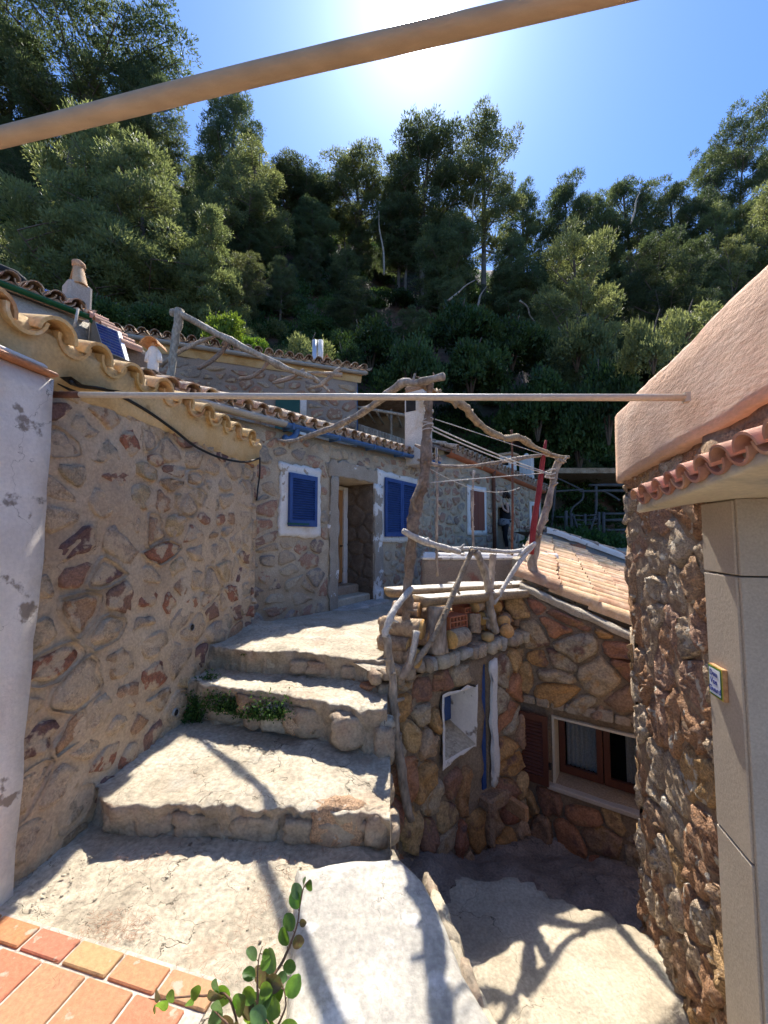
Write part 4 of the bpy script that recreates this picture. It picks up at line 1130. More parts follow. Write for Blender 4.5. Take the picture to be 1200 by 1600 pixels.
# coping of pale cut stones along the edge, bridging on to the next house
edge = [Vector((-.11, 2.82, .60)), Vector((.02, 2.86, .60)), Vector((.28, 3.05, .60)), Vector((.57, 3.29, .60)), Vector((1.02, 3.62, .61)), Vector((1.60, 4.03, .645))]
pts = resample(edge, 19)
rg = random.Random(3); t = 0.0; L_ = 18.0; cuts = [0]
while cuts[-1] < 18: cuts.append(min(18, cuts[-1] + rg.uniform(.55, 1.15)))
def epos(t):
    k = min(17, int(t)); return pts[k].lerp(pts[k + 1], t - k)
for a, b in zip(cuts, cuts[1:]):
    p, q = epos(a), epos(b); d = q - p
    if d.length < .03: continue
    D = d.normalized(); N = Vector((D.y, -D.x, 0)); w = .10
    hh = rg.uniform(.085, .13); oo = rg.uniform(.01, .05); o2 = rg.uniform(-.01, .01)
    g = box((p + q) / 2 + N * (oo - .05) + Vector((0, 0, .035 - hh / 2 + rg.uniform(-.006, .006))), d.length - .010, .16, hh, (D, N, Vector((0, 0, 1))), .016)
    V = [v + Vector((n3(v, 14), n3(v, 14, 5), n3(v, 14, 9))) * .024 for v in g[0]]
    part('coping_stone', (V, g[1]), M['step_edge'] if p.x < .28 else rg.choice((M['cement_lane'], M['cement_lane'], M['cement_pale'], M['step_edge'], M['stone_rough'])), rw)
rows = [[p + Vector((D_[0] * o, D_[1] * o, z)) for p in pts] for (D_, o, z) in (((.58, -.81), -.02, .02), ((.58, -.81), -.03, .028), ((.58, -.81), -.25, .035), ((.58, -.81), -.42, .025))]
part('coping_mortar', grid_loft(rows, .012, 7), M['cement'], rw)
part('underside', grid_loft([[p + Vector((.58 * o, -.81 * o, z)) for p in pts] for (o, z) in ((.0, -.075), (-.03, -.085), (-.05, -.16))], .01, 5), M['mortar_dark'], rw)

# ================================================================ lower house with the brown shutter
WW = Plane((1.35, 3.9), (1.5, -1))
lo = thing('stone_house', 'lower house with a brown louvred shutter and a sunlit roof of pale curved tiles', 'house', WW.P(.7, -1))
wn = (.28, 1.10, -.70, -.09, .24)
vz = lambda s: 1.06 - (s - .18) * .395
part('wall', wall_body(WW, -.25, 2.6, -1.4, lambda s: vz(s) - .06 if s > 0 else vz(0) - .06, [wn], .09, .02, .4, .24, off=7), M['mortar_dark'], lo)
cells = stone_cells([(-.2, -1.3), (2.6, -1.3), (2.6, .02), (.15, .98), (-.2, 1.06)], .24, .20, .014, [(-.02, 1.16, -.76, -.03)], seed=61, jit=.42)
lay_stones(lo, WW, cells, .05, M['stone_warm'], .4, base=-.03, nf=8, rings=((1.0, 0.0), (.95, .6), (.78, 1.0), (.45, 1.05)))
for i in range(9):
    a = .0 + i * .13 + .02
    part('lintel_stone', pbox(WW, a, a + .12, -.03, .045 + .012 * (i % 3), -.02, .035 + .01 * (i % 2), .012), M['step_edge'], lo, smooth=False)
wf = part('window_frame', join(pbox(WW, .285, .305, -.70, -.09, -.20, .02), pbox(WW, 1.08, 1.10, -.70, -.09, -.20, .02), pbox(WW, .305, 1.08, -.112, -.092, -.20, .025)), M['canopy'], lo, smooth=False)
part('window_sill', pbox(WW, .24, 1.16, -.745, -.705, -.24, .07, .006), M['slab'], lo, smooth=False)
def casement(s0, s1):
    z0, z1 = -.69, -.115; w = .05
    g = join(pbox(WW, s0, s0 + w, z0, z1, -.235, -.19), pbox(WW, s1 - w, s1, z0, z1, -.235, -.19), pbox(WW, s0 + w, s1 - w, z0, z0 + w * 1.3, -.234, -.191), pbox(WW, s0 + w, s1 - w, z1 - w, z1, -.234, -.191))
    c = part('casement', g, M['dark_wood'], lo, smooth=False)
    part('pane', pbox(WW, s0 + w - .004, s1 - w + .004, z0 + w, z1 - w + .004, -.224, -.220), bpy.data.materials['window_pane'], c, smooth=False)
pm = bpy.data.materials.new('window_pane'); pm.use_nodes = True
pb = pm.node_tree.nodes['Principled BSDF']; pb.inputs['Transmission Weight'].default_value = 1; pb.inputs['Roughness'].default_value = .02; pb.inputs['IOR'].default_value = 1.1; pb.inputs['Base Color'].default_value = (.75, .78, .78, 1)
casement(.31, .68); casement(.69, 1.07)
rows = [[WW.P(.36 + .26 * i / 24, z, -.30 + .018 * sin(i * 1.7)) for i in range(25)] for z in (-.66, -.4, -.14)]
part('curtain', grid_loft(rows), M['curtain'], lo)
rows = [[WW.P(.86 + .18 * i / 20, z, -.30 + .018 * sin(i * 1.7)) for i in range(21)] for z in (-.66, -.4, -.14)]
part('curtain', grid_loft(rows), M['curtain'], lo)
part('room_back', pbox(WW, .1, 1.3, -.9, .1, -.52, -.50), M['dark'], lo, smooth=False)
SW = Plane((WW.P(.27, 0).x, WW.P(.27, 0).y), (-WW.d.x, -WW.d.y)); SW.n = WW.n
sh = shutter(lo, WW, -.03, .265, -.70, -.08, .085, M['dark_wood'], 15, .03, .045)
part('hinge', pbox(WW, .262, .285, -.55, -.50, .07, .10), M['soot'], lo, smooth=False)
# verge capping
rows = []
for (o, z) in ((-.14, .015), (-.02, .025), (.03, .015), (.035, .0), (.025, -.04)):
    rows.append([WW.P(s, vz(s) + z - .02, o + .006) for s in np.linspace(.02, 2.6, 40)])
part('verge', grid_loft(rows, .014, 7), M['cement_lane'], lo)
# its roof: ridge runs back from the corner, tiles run down to the right
DN = (WW.P(1.2, vz(1.2)) - WW.P(.2, vz(.2))).normalized()
RG = (Vector((.42, 1, .095))).normalized()
O_ = WW.P(.02, vz(.02) + .02, -.10)
Ls = .36; nrow = 8; sp = .235; ncol = 21
cov = tile_mesh('roof_tile', M['tile_pale'], L=.43, r0=.102, r1=.084, t=.016, seg=7); pan = tile_mesh('roof_tile', M['tile_pale'], L=.40, r0=.062, r1=.05, t=.012, seg=5, up=False)
UPL = -DN; Nl = RG.cross(UPL); Nl = Nl if Nl.z > 0 else -Nl; Nl.normalize()
X = UPL.cross(Nl).normalized(); rot = Matrix((X, UPL, Nl)).transposed(); cnt = 0
for i in range(ncol):
    for j in range(nrow):
        if cnt >= 236: break
        p = O_ + RG * (.06 + i * sp + ru(-.008, .008)) + DN * (.34 + j * Ls + ru(-.012, .012)) + Nl * (.042 + ru(-.007, .007))
        link('roof_tile', cov, lo, p, rot @ Matrix.Rotation(R_(ru(-3, 3)), 3, 'Z') @ Matrix.Rotation(R_(-4.0), 3, 'X')); cnt += 1
bw = 6; V = []; w_ = ncol * bw + 1
for j in (0, 1):
    for i in range(w_):
        V.append(O_ + RG * (i / bw * sp - .02) + DN * (j * (nrow * Ls + .1)) + Nl * (cos((i / bw - .1) * 2 * pi) * .04 - .012))
part('roof_bed', (V, [(i, i + 1, w_ + i + 1, w_ + i) for i in range(w_ - 1)]), M['tile_old'], lo)  # darker bed material paints the shade in the gaps between covers
# low wall behind the bench, capped with rounded white tiles, which carries the ridge
lwl = thing('garden_wall', 'low plastered wall behind the log bench, capped with whitened curved tiles', 'wall', (1.4, 5.5, .5))
GW = Plane((.55, 5.55), (1, -.02))
part('wall', wall_body(GW, .0, 1.85, .3, 1.29, [], .1, .02, .22, off=3), mat('patched_render', [(.26, .20, .15), (.36, .29, .22)], 3, bump=.5, patch=[((.28, .12, .09), 2.1, .55, .08)]), lwl)
cv = tile_mesh('capping_tile', M['white_old'], L=.34, r0=.10, r1=.085, t=.015, seg=7)
for i in range(9):
    link('capping_tile', cv, lwl, GW.P(.02 + i * .2, 1.26 + ru(-.008, .008), -.10), Matrix((Vector((0, 1, 0)), -Vector((1, 0, 0)), Vector((0, 0, 1)))).transposed() @ Matrix.Rotation(pi, 3, 'Z') @ Matrix.Rotation(R_(ru(-3, 3)), 3, 'Z'))
part('mortar_bed', box(GW.P(.92, 1.275, -.11), 1.86, .26, .05, None, .015), M['white_old'], lwl, smooth=False)
part('end_block', box((2.08, 5.45, .85), .5, .3, .9, None, .03), M['canopy'], lwl, smooth=False)

# roof and gable wall of the next house down the alley, with a red clay vent
nx = thing('stone_house', 'grey rendered gable with a square red vent, beyond the sunlit tile roof', 'house', (4.5, 8.5, .2))
Pn = Plane((at_y(858, 830, 8.3).x, 8.3), (1, -.08))
gz2 = lambda s: 1.68 - .36 * max(0, s)
greyr = mat('grey_render', [(.20, .185, .165), (.28, .26, .23)], 2.4, bump=.6, bscale=16, fine=.25)
part('wall', wall_body(Pn, -.05, 3.5, -.6, gz2, [], .15, .03, .25, off=5), greyr, nx)
s_, z_ = Pn.sz(903, 862)
part('vent', pbox(Pn, s_ - .07, s_ + .07, z_ - .08, z_ + .08, .0, .05, .01), M['brick'], nx, smooth=False)
part('vent_hole', pbox(Pn, s_ - .045, s_ + .045, z_ - .055, z_ + .055, .045, .053), M['dark'], nx, smooth=False)
part('vent_mortar', rough_plate(Pn, s_ - .16, s_ + .16, z_ - .14, z_ + .15, .025, .02, 10, 4.0), M['stone_warm'], nx)
DN2 = (Pn.P(1, gz2(1)) - Pn.P(0, gz2(0))).normalized(); RG2 = Vector((.12, 1, .03)).normalized()
cov2 = tile_mesh('roof_tile', M['tile_old'], L=.42, r0=.085, r1=.07, t=.015, seg=6)
N2 = RG2.cross(-DN2); N2 = N2 if N2.z > 0 else -N2; N2.normalize(); X = (-DN2).cross(N2); rot = Matrix((X, -DN2, N2)).transposed()
for i in range(13):
    for j in range(8):
        link('roof_tile', cov2, nx, Pn.P(.34 + j * .33, gz2(.34 + j * .33) + .05, -.05) + RG2 * (i * .2) + Vector((ru(-.02, .02), 0, ru(-.01, .012))), rot @ Matrix.Rotation(R_(-2), 3, 'X'))
V = [Pn.P(a, gz2(a) + .02, -b) for a in (-.05, 3.4) for b in (-.02, 2.8)]
part('roof_bed', (V, [(0, 1, 3, 2)]), M['tile_old'], nx)
part('verge', grid_loft([[Pn.P(a, gz2(a) + dz, o) for a in np.linspace(-.06, 3.4, 30)] for (o, dz) in ((-.1, .08), (.02, .09), (.04, .05), (.03, -.03))], .02, 5), M['white_old'], nx)
# ================================================================ second house up the alley, red shutters
HP = Plane((1.1, 8.6), (.95, 1))
sh2 = thing('stone_house', 'stone house further up the alley with red-brown shutters and two white chimneys', 'house', HP.P(2.5, 1.2))
eA, eB = HP.sz(735, 720), HP.sz(848, 766)
ef = lambda s: eA[1] + (eB[1] - eA[1]) * (s - eA[0]) / (eB[0] - eA[0])
hend = HP.sz(846, 800)[0]
wA0, wA1 = HP.sz(733, 766), HP.sz(755, 829); wB0, wB1 = HP.sz(829, 790), HP.sz(841, 832)
dA, dB = HP.sz(777, 790), HP.sz(791, 850)
dopen = (dA[0], dB[0], .9, HP.sz(780, 792)[1], .6)
part('wall', wall_body(HP, -.35, hend, .3, lambda s: ef(s) - .04 if s > .6 else ef(.6) - .25, [dopen], .2, .03, .4, .6, off=9), M['mortar_grey'], sh2)
ops = [(wA0[0] - .16, wA1[0] + .16, wA1[1] - .16, wA0[1] + .16), (wB0[0] - .16, wB1[0] + .2, wB1[1] - .16, wB0[1] + .16), (dA[0] - .05, dB[0] + .05, .5, dopen[3] + .05)]
cells = stone_cells([(-.3, .9), (hend - .02, .9), (hend - .02, ef(hend) - .12), (.4, ef(.4) - .3), (-.3, ef(.4) - .35)], .30, .23, .06, ops, seed=71)
lay_stones(sh2, HP, cells, .03, M['stone_house'], .45, base=-.02, nf=6)
for (a, b) in ((wA0, wA1), (wB0, wB1)):
    w = .13
    f = part('window_frame', rough_plate(HP, a[0] - w, b[0] + w, b[1] - w, a[1] + w, .04, .01, 12, a[0], (a[0] + .01, b[0] - .01, b[1] + .01, a[1] - .01)), M['white'], sh2)
    mid = (a[0] + b[0]) / 2
    for (x0, x1) in ((a[0], mid - .006), (mid + .006, b[0])):
        part('shutter', pbox(HP, x0, x1, b[1], a[1], .02, .055, .006), M['red_wood'], f, smooth=False)
for i in range(4):
    part('plank', pbox(HP, dA[0] + .02 + i * .16, dA[0] + .17 + i * .16, .95, dopen[3] - .05, -.55, -.5), M['dark_wood'], sh2, smooth=False)
UPH = (-HP.n * cos(R_(20)) + Vector((0, 0, 1)) * sin(R_(20)))
a = HP.P(.55, ef(.55) + .02, .22); b = HP.P(hend + .2, ef(hend + .2) + .02, .22)
nt_ = int((b - a).length / .22); 
tile_roof(sh2, a, b - a, UPH, nt_, 4, .22, .36, M['tile_old'], M['tile_old'], r=.09)
rows = [[HP.P(s, ef(s) - .03 + z, o) for s in np.linspace(.5, hend + .1, 24)] for (o, z) in ((.0, -.10), (.10, -.08), (.16, -.02), (.16, .02), (.0, .03))]
part('eave_moulding', grid_loft(rows, .01, 4), M['brick'], sh2)
part('downpipe', tube([HP.P(HP.sz(768, 800)[0], ef(1.6) + .0, .14), HP.P(HP.sz(768, 800)[0], ef(1.6) - .25, .08), HP.P(HP.sz(768, 800)[0], 1.2, .08)], .05, 8), M['rust'], sh2)
for (u0, u1, vt, vb, y, hole) in ((780, 809, 709, 756, 12.7, 1), (817, 830, 709, 762, 14.2, 0)):
    c = at_y((u0 + u1) / 2, vb, y); t_ = at_y((u0 + u1) / 2, vt + 4, y); w = (u1 - u0) / 600 * y * .8
    cp = part('chimney', box(Vector((c.x, c.y, (c.z - .3 + t_.z) / 2)), w * .85, w * .85 if hole else .5, t_.z - c.z + .3, (HP.d, HP.n, Vector((0, 0, 1))), .03), M['white'], sh2, smooth=False)
    q = Vector((c.x, c.y, 0))
    if hole:
        part('flue_opening', box(q - HP.d * w * .43 + Vector((0, 0, t_.z - .22)), .012, w * .45, .24, (HP.d, HP.n, Vector((0, 0, 1)))), M['soot'], cp, smooth=False)
        part('chimney_cap', box(q + Vector((0, 0, t_.z + .04)), w * 1.1, w * 1.1, .09, (HP.d, HP.n, Vector((0, 0, 1))), .02), M['tile_pale'], cp, smooth=False)
    else:
        part('chimney_cap', tube([q + Vector((0, 0, t_.z - .02)), q + Vector((0, 0, t_.z + .1))], [w * .5, w * .25], 8), M['white'], cp)
# gable strip of the first roof over the alley side
part('gable_wall', box(at_y(704, 706, 9.7) + Vector((0, 0, -.2)), 1.0, .3, .40, (HP.d, HP.n, Vector((0, 0, 1)))), M['ochre'], sh2, smooth=False)
rid = tile_mesh('ridge_tile', M['tile_pale'], L=.42, r0=.10, r1=.085, t=.016, seg=7)
for i in range(7):
    p = at_y(684 + i * 8.5, 699 + i * 2.4, 9.5 + i * .16)
    link('ridge_tile', rid, sh2, p, Matrix((-HP.n if HP.n.cross(HP.d).z < 0 else HP.n, HP.d, Vector((0, 0, 1)))).transposed())

# ================================================================ long stone house on the upper terrace
y10 = 10.0
pR = at_y(558, 600, y10); UB = Plane((pR.x, pR.y), (-2.7, -1))
ub = thing('stone_house', 'long stone house on the upper terrace, zinc gutter and a green shutter', 'house', UB.P(2, 3))
gR, gL = UB.sz(556, 586), UB.sz(205, 532)
gf = lambda s: gR[1] + (gL[1] - gR[1]) * (s - gR[0]) / (gL[0] - gR[0])
send = gL[0] + 1.2
part('wall', wall_body(UB, 0.0, send, 1.6, lambda s: gf(s) - .02, [], .25, .04, .4, off=13), mat('pinkish_mortar', [(.28, .22, .17), (.37, .30, .24)], 2, bump=.5, fine=.25), ub)
sA, sB = UB.sz(468, 626), UB.sz(430, 640)
cells = stone_cells([(.02, 2.6), (send, 2.6), (send, gf(send) - .3), (.02, gf(0) - .3)], .33, .22, .055, [(sA[0] - .2, sB[0] + .1, 2.6, sA[1] + .12)], seed=81)
lay_stones(ub, UB, cells, .035, M['stone_house'], .45, base=-.02, nf=6)
part('shutter', pbox(UB, sA[0], sB[0], sA[1] - 1.0, sA[1], .02, .07, .008), M['green_dark'], ub, smooth=False)
part('window_frame', pbox(UB, sA[0] - .17, sA[0] - .005, sA[1] - 1.0, sA[1] + .05, .01, .05, .01), M['white'], ub, smooth=False)
gutter(ub, UB, -.2, send, lambda s: gf(s) + .03, .17, .07, M['grey_metal'])
part('eave_render', grid_loft([[UB.P(s, gf(s) + z, o) for s in np.linspace(-.1, send, 30)] for (o, z) in ((.02, -.2), (.06, -.1), (.1, .02), (-.1, .03))], .01, 4), M['ochre'], ub)
UPB = (-UB.n * cos(R_(17)) + Vector((0, 0, 1)) * sin(R_(17)))
a = UB.P(-.25, gf(-.25) + .09, .22); b = UB.P(send, gf(send) + .09, .22)
tile_roof(ub, a, b - a, UPB, int((b - a).length / .24), 5, .24, .38, M['tile_old'], M['tile_old'], r=.1, L=.46)
# chimneys on it: two slim flues, one tiny gabled cowl
cz = at_y(497, 566, 10.6)
for (u, w) in ((491.5, .075), (500.5, .075)):
    q = at_y(u, 574, 10.6); t_ = at_y(u, 532, 10.6)
    part('flue', tube([q - Vector((0, 0, .3)), Vector((q.x, q.y, t_.z))], w, 10), M['frame_metal'] if u < 495 else M['white'], ub)
q = at_y(511, 571, 10.4); cp = part('chimney', box(q, .2, .2, .22, None, .01), M['white'], ub, smooth=False)
part('cowl_tile', box(q + Vector((.05, 0, .19)), .02, .2, .24, (Vector((.87, 0, .5)), Vector((0, 1, 0)), Vector((-.5, 0, .87)))), M['clay'], cp, smooth=False)
part('cowl_tile', box(q + Vector((-.05, 0, .19)), .02, .2, .24, (Vector((.87, 0, -.5)), Vector((0, 1, 0)), Vector((.5, 0, .87)))), M['clay'], cp, smooth=False)
# covered porch at its right end: blue post, slatted rail, pole roof, dark behind
pc = thing('porch', 'shaded pole porch with a grey slatted rail, behind the sooty chimney', 'porch', at_y(600, 700, 10.2))
q0, q1 = at_y(560, 663, 10.2), at_y(640, 690, 10.2)
V_, F_ = box((0, 0, 0), .028, .02, .34); sl = mesh('slat', V_, F_, M['wood_grey'], False)
rl = part('rail', join(tube([q0 + Vector((0, 0, .0)), q1], .02, 6), tube([q0 - Vector((0, 0, .30)), q1 - Vector((0, 0, .30))], .02, 6)), M['wood_grey'], pc)
for i in range(36):
    p = q0.lerp(q1, (i + .5) / 36); link('slat', sl, rl, p - Vector((0, .02, .16)))
part('post', tube([at_y(557, 690, 10.1), at_y(557, 600, 10.1)], .035, 8), M['blue_gutter'], pc)
part('post', tube([at_y(611, 690, 10.6), at_y(611, 640, 10.6)], .03, 6, .3), M['wood_grey'], pc)
part('roof_pole', tube([at_y(556, 636, 10.1), at_y(640, 650, 10.1)], .04, 6, .3), M['wood_grey'], pc)
for i in range(6):
    p = at_y(556 + i * 16, 637 + i * 2.5, 10.1); part('roof_pole', tube([p, p + Vector((.2, 1.8, .15))], .03, 6, .3), M['wood_grey'], pc)
part('back_wall', box(at_y(600, 665, 11.9) + Vector((0, 0, -.2)), 2.2, .2, 2.4), M['mortar_dark'], pc, smooth=False)
part('reed_roof', box(at_y(598, 636, 11.0), 2.0, 1.9, .05, None), M['wood_brown'], pc, smooth=False)
# dry-stone terrace that carries the upper house
top('terrace_wall', wall_body(Plane((UB.P(-3, 0).x, UB.P(-3, 0).y - .5), (-2.7, -1)), 0, 9, .5, 3.2, [], .4, .08, 1.5), M['mortar_dark'], 'rubble terrace wall below the long upper stone house', 'wall')

# ================================================================ house at the upper left: green gutter, chimney with tile cowl, solar panels
k5 = at_y(140, 500, 5.0); UL = Plane((k5.x, k5.y), (-.73, -1))
ul = thing('stone_house', 'upper left house with a green gutter, tile-hooded chimney and brown gable', 'house', UL.P(.5, 3.2))
a_, b_ = UL.sz(140, 503), UL.sz(20, 458)
hf = lambda s: a_[1] + (b_[1] - a_[1]) * s / b_[0]
wl = mat('stained_render', [(.36, .33, .29), (.48, .44, .39)], 2.4, bump=.5, fine=.2, patch=[((.24, .20, .15), 2.2, .54, .1)])
part('wall', wall_body(UL, 0, 3.0, 2.9, lambda s: hf(s) - .02, [], .15, .025, .3), wl, ul)
gutter(ul, UL, .0, 3.0, lambda s: hf(s) + .03, .10, .05, M['green_gutter'])
part('gutter_stub', tube([UL.P(.02, hf(0) + .0, .10), UL.P(-.12, hf(0) - .04, .10)], .05, 8), M['green_gutter'], ul)
UPU = (-UL.n * cos(R_(20)) + Vector((0, 0, 1)) * sin(R_(20)))
a = UL.P(.05, hf(0) + .06, .12); b = UL.P(3.0, hf(3) + .06, .12)
tile_roof(ul, a, b - a, UPU, 14, 4, .21, .36, M['tile_old'], M['tile_old'], r=.088)
GP = Plane((k5.x, k5.y), (.81, -.59)); 
ts_, tz_ = GP.sz(200, 545); t0 = GP.sz(141, 492)
gg = lambda s: t0[1] + (tz_ - t0[1]) * s / ts_
brown = mat('brown_render', [(.20, .15, .105), (.28, .22, .16)], 3, bump=.5, fine=.2)
part('gable_wall', wall_body(GP, 0.0, ts_, 2.9, gg, [], .12, .02, .25), brown, ul)
vt = tile_mesh('verge_tile', M['tile_red'], L=.22, r0=.07, r1=.06, t=.012, seg=7)
for i in range(6):
    s = ts_ * (i + .5) / 6; d = (GP.P(1, gg(1)) - GP.P(0, gg(0))).normalized(); zz = d.cross(GP.n); zz = zz if zz.z > 0 else -zz
    yv = zz.cross(d); link('verge_tile', vt, ul, GP.P(s, gg(s), .05 if yv.dot(GP.n) < 0 else -.15), Matrix((d, yv, zz)).transposed())
c0 = at_y(120, 470, 5.25)
cw = .19
ztop = at_y(120, 452, 5.25).z
cp = part('chimney', box(Vector((c0.x, c0.y, ztop - .35)), .30, .28, .8, (GP.d, GP.n, Vector((0, 0, 1))), .03), mat('grey_chimney_render', [(.36, .31, .26), (.48, .43, .37)], 4, bump=.5, fine=.2), ul, smooth=False)
cl = tile_mesh('cowl_tile', M['tile_pale'], L=.36, r0=.095, r1=.06, t=.014, seg=8)
base = Vector((c0.x, c0.y, ztop))
for sg in (-1, 1):
    up_ = (Vector((0, 0, 1)) - GP.d * sg * .33).normalized(); z_ = (GP.d * sg + Vector((0, 0, .33))).normalized(); x_ = up_.cross(z_)
    link('cowl_tile', cl, cp, base + GP.d * sg * .135 - z_ * .03, Matrix((x_, up_, z_)).transposed())
part('cowl_top', rock(base + Vector((0, 0, .36)), .085, .09, .065, 2, .1, 1.2, 2.0, .3), M['tile_pale'], cp)
# slate-grey lean-to behind it
bh2 = thing('outbuilding', 'grey rendered outbuilding corner at the far upper left, dark sloping roof edge', 'building', at_y(0, 440, 7.5))
p1 = at_y(12, 425, 7.5)
V = [at_y(-120, 470, 7.5), at_y(38, 520, 7.5), at_y(38, 432, 7.5), at_y(20, 420, 7.5), at_y(-120, 396, 7.5)]
V = V + [v + Vector((-.6, 1.4, 0)) for v in V]
part('wall', (V, [(0, 1, 2, 3, 4), (9, 8, 7, 6, 5)] + [(i, 5 + i, 5 + (i + 1) % 5, (i + 1) % 5) for i in range(5)]), greyr, bh2, smooth=False)
part('roof_edge', tube([at_y(-20, 408, 7.4), at_y(26, 428, 7.4), at_y(62, 462, 7.3)], .06, 6), M['soot'], bh2)
# solar panels
def solar(name_lbl, P4, loc):
    t = thing('solar_panel', name_lbl, 'solar panel', P4[0], 'solar panels on the upper left house')
    A, B, C, D = [Vector(p) for p in P4]
    n = (B - A).cross(D - A).normalized()
    if n.dot(EYE - A) < 0: n = -n
    th = .035
    V = [A, B, C, D]; V = [v for v in V] + [v - n * th for v in V]
    part('frame', (V, [(0, 3, 2, 1), (4, 5, 6, 7), (0, 1, 5, 4), (1, 2, 6, 5), (2, 3, 7, 6), (3, 0, 4, 7)]), M['frame_metal'], t, smooth=False)
    nu, nv = 4, 9
    q = lambda a, b: (A.lerp(B, a)).lerp(D.lerp(C, a), b)
    for i in range(nu):
        for j in range(nv):
            a0, a1 = .05 + .9 * (i + .04) / nu, .05 + .9 * (i + .96) / nu; b0, b1 = .03 + .94 * (j + .05) / nv, .03 + .94 * (j + .95) / nv
            c4 = [q(a0, b0), q(a1, b0), q(a1, b1), q(a0, b1)]
            V = [v + n * .004 for v in c4] + [v + n * .0005 for v in c4]
            part('cell', (V, [(0, 3, 2, 1), (0, 1, 5, 4), (1, 2, 6, 5), (2, 3, 7, 6), (3, 0, 4, 7)]), M['cell'], t, smooth=False)
    return t
gp = lambda u, v: GP.P(*GP.sz(u, v), .06)
solar('blue solar panel with white grid lines leaning on the brown gable', [gp(157, 506), gp(193, 521), gp(206, 565), gp(171, 551)], 0)
solar('dark solar panel lying flat on the roof behind the tile-hooded chimney', [at_y(50, 446, 6.2), at_y(106, 462, 6.0), at_y(100, 478, 5.5), at_y(72, 476, 5.5)], 0)
# little cane standing up in front of the wall
top('cane', tube([at_y(116, 512, 4.6), at_y(122, 482, 4.6)], .016, 6, .2), M['wood_pale'], 'short pale cane standing up beside the green gutter end', 'stick')
# white figure ornament
fg = thing('ornament', 'small white robed figure under a curved clay tile, standing on the roof edge', 'ornament', at_y(240, 582, 4.2))
b0 = at_y(239, 583, 4.2); H = .37
def FZ(x, z, y=0): return b0 + Vector((x, y, z))
part('robe', tube([FZ(0, .02), FZ(0, .1), FZ(0, .19), FZ(0, .27), FZ(0, .30)], [.052, .056, .048, .056, .03], 12, .08, 20, sub=3), M['white'], fg)
for sg in (-1, 1): part('sleeve', tube([FZ(sg * .03, .27), FZ(sg * .062, .22), FZ(sg * .068, .13)], [.02, .024, .03], 8, sub=2), M['white'], fg)
part('head', tube([FZ(0, .29), FZ(0, .32), FZ(0, .355)], [.018, .03, .022], 8, sub=2), M['clay'], fg)
for sg in (-1, 1): part('foot', rock(FZ(sg * .025, .012, -.02), .022, .035, .014, 1, .1), M['soot'], fg)
ht = tile_mesh('curved_tile', M['clay'], L=.2, r0=.105, r1=.095, t=.010, seg=10, arc=.9)
link('curved_tile', ht, fg, FZ(0, .275, -.1))

# ================================================================ dark corner at the end of the alley: gate, pens, poles
def pole(name, pts, r, m, label, cat='pole', group=None, seg=7, rough=.15, sub=2):
    return top(name, tube(pts, r, seg, rough, sub=sub), m, label, cat, group)
def pp(u, v, y): return at_y(u, v, y)
gt = thing('wooden_gate', 'grey double farm gate of crossed boards at the dark end of the alley', 'gate', pp(910, 838, 14))
for (pts) in ([(884, 798), (884, 842)], [(893, 802), (893, 842)], [(914, 803), (914, 842)], [(936, 800), (936, 842)], [(943, 800), (943, 842)]):
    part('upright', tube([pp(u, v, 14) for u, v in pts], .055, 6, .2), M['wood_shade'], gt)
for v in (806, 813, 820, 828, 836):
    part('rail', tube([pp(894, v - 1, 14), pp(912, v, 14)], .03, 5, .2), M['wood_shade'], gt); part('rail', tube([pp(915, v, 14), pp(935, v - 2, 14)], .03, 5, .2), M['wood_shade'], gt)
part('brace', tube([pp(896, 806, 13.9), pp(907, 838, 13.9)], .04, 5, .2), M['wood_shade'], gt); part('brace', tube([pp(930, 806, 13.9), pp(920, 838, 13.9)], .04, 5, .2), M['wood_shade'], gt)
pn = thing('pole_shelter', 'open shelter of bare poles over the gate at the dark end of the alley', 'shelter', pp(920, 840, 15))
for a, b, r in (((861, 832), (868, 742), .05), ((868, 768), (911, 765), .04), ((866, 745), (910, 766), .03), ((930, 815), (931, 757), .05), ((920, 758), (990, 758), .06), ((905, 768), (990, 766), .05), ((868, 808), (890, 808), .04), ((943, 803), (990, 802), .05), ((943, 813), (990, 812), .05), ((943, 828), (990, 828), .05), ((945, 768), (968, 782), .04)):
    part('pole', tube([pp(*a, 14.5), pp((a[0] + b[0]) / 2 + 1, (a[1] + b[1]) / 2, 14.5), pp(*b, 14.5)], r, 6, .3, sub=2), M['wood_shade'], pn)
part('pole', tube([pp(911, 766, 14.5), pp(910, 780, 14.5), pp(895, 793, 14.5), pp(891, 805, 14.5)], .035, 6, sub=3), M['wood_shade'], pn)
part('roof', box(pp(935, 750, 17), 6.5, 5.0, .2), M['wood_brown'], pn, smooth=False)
part('back_wall', box(pp(930, 800, 19.4), 7.5, .3, 3.2), M['mortar_dark'], pn, smooth=False)
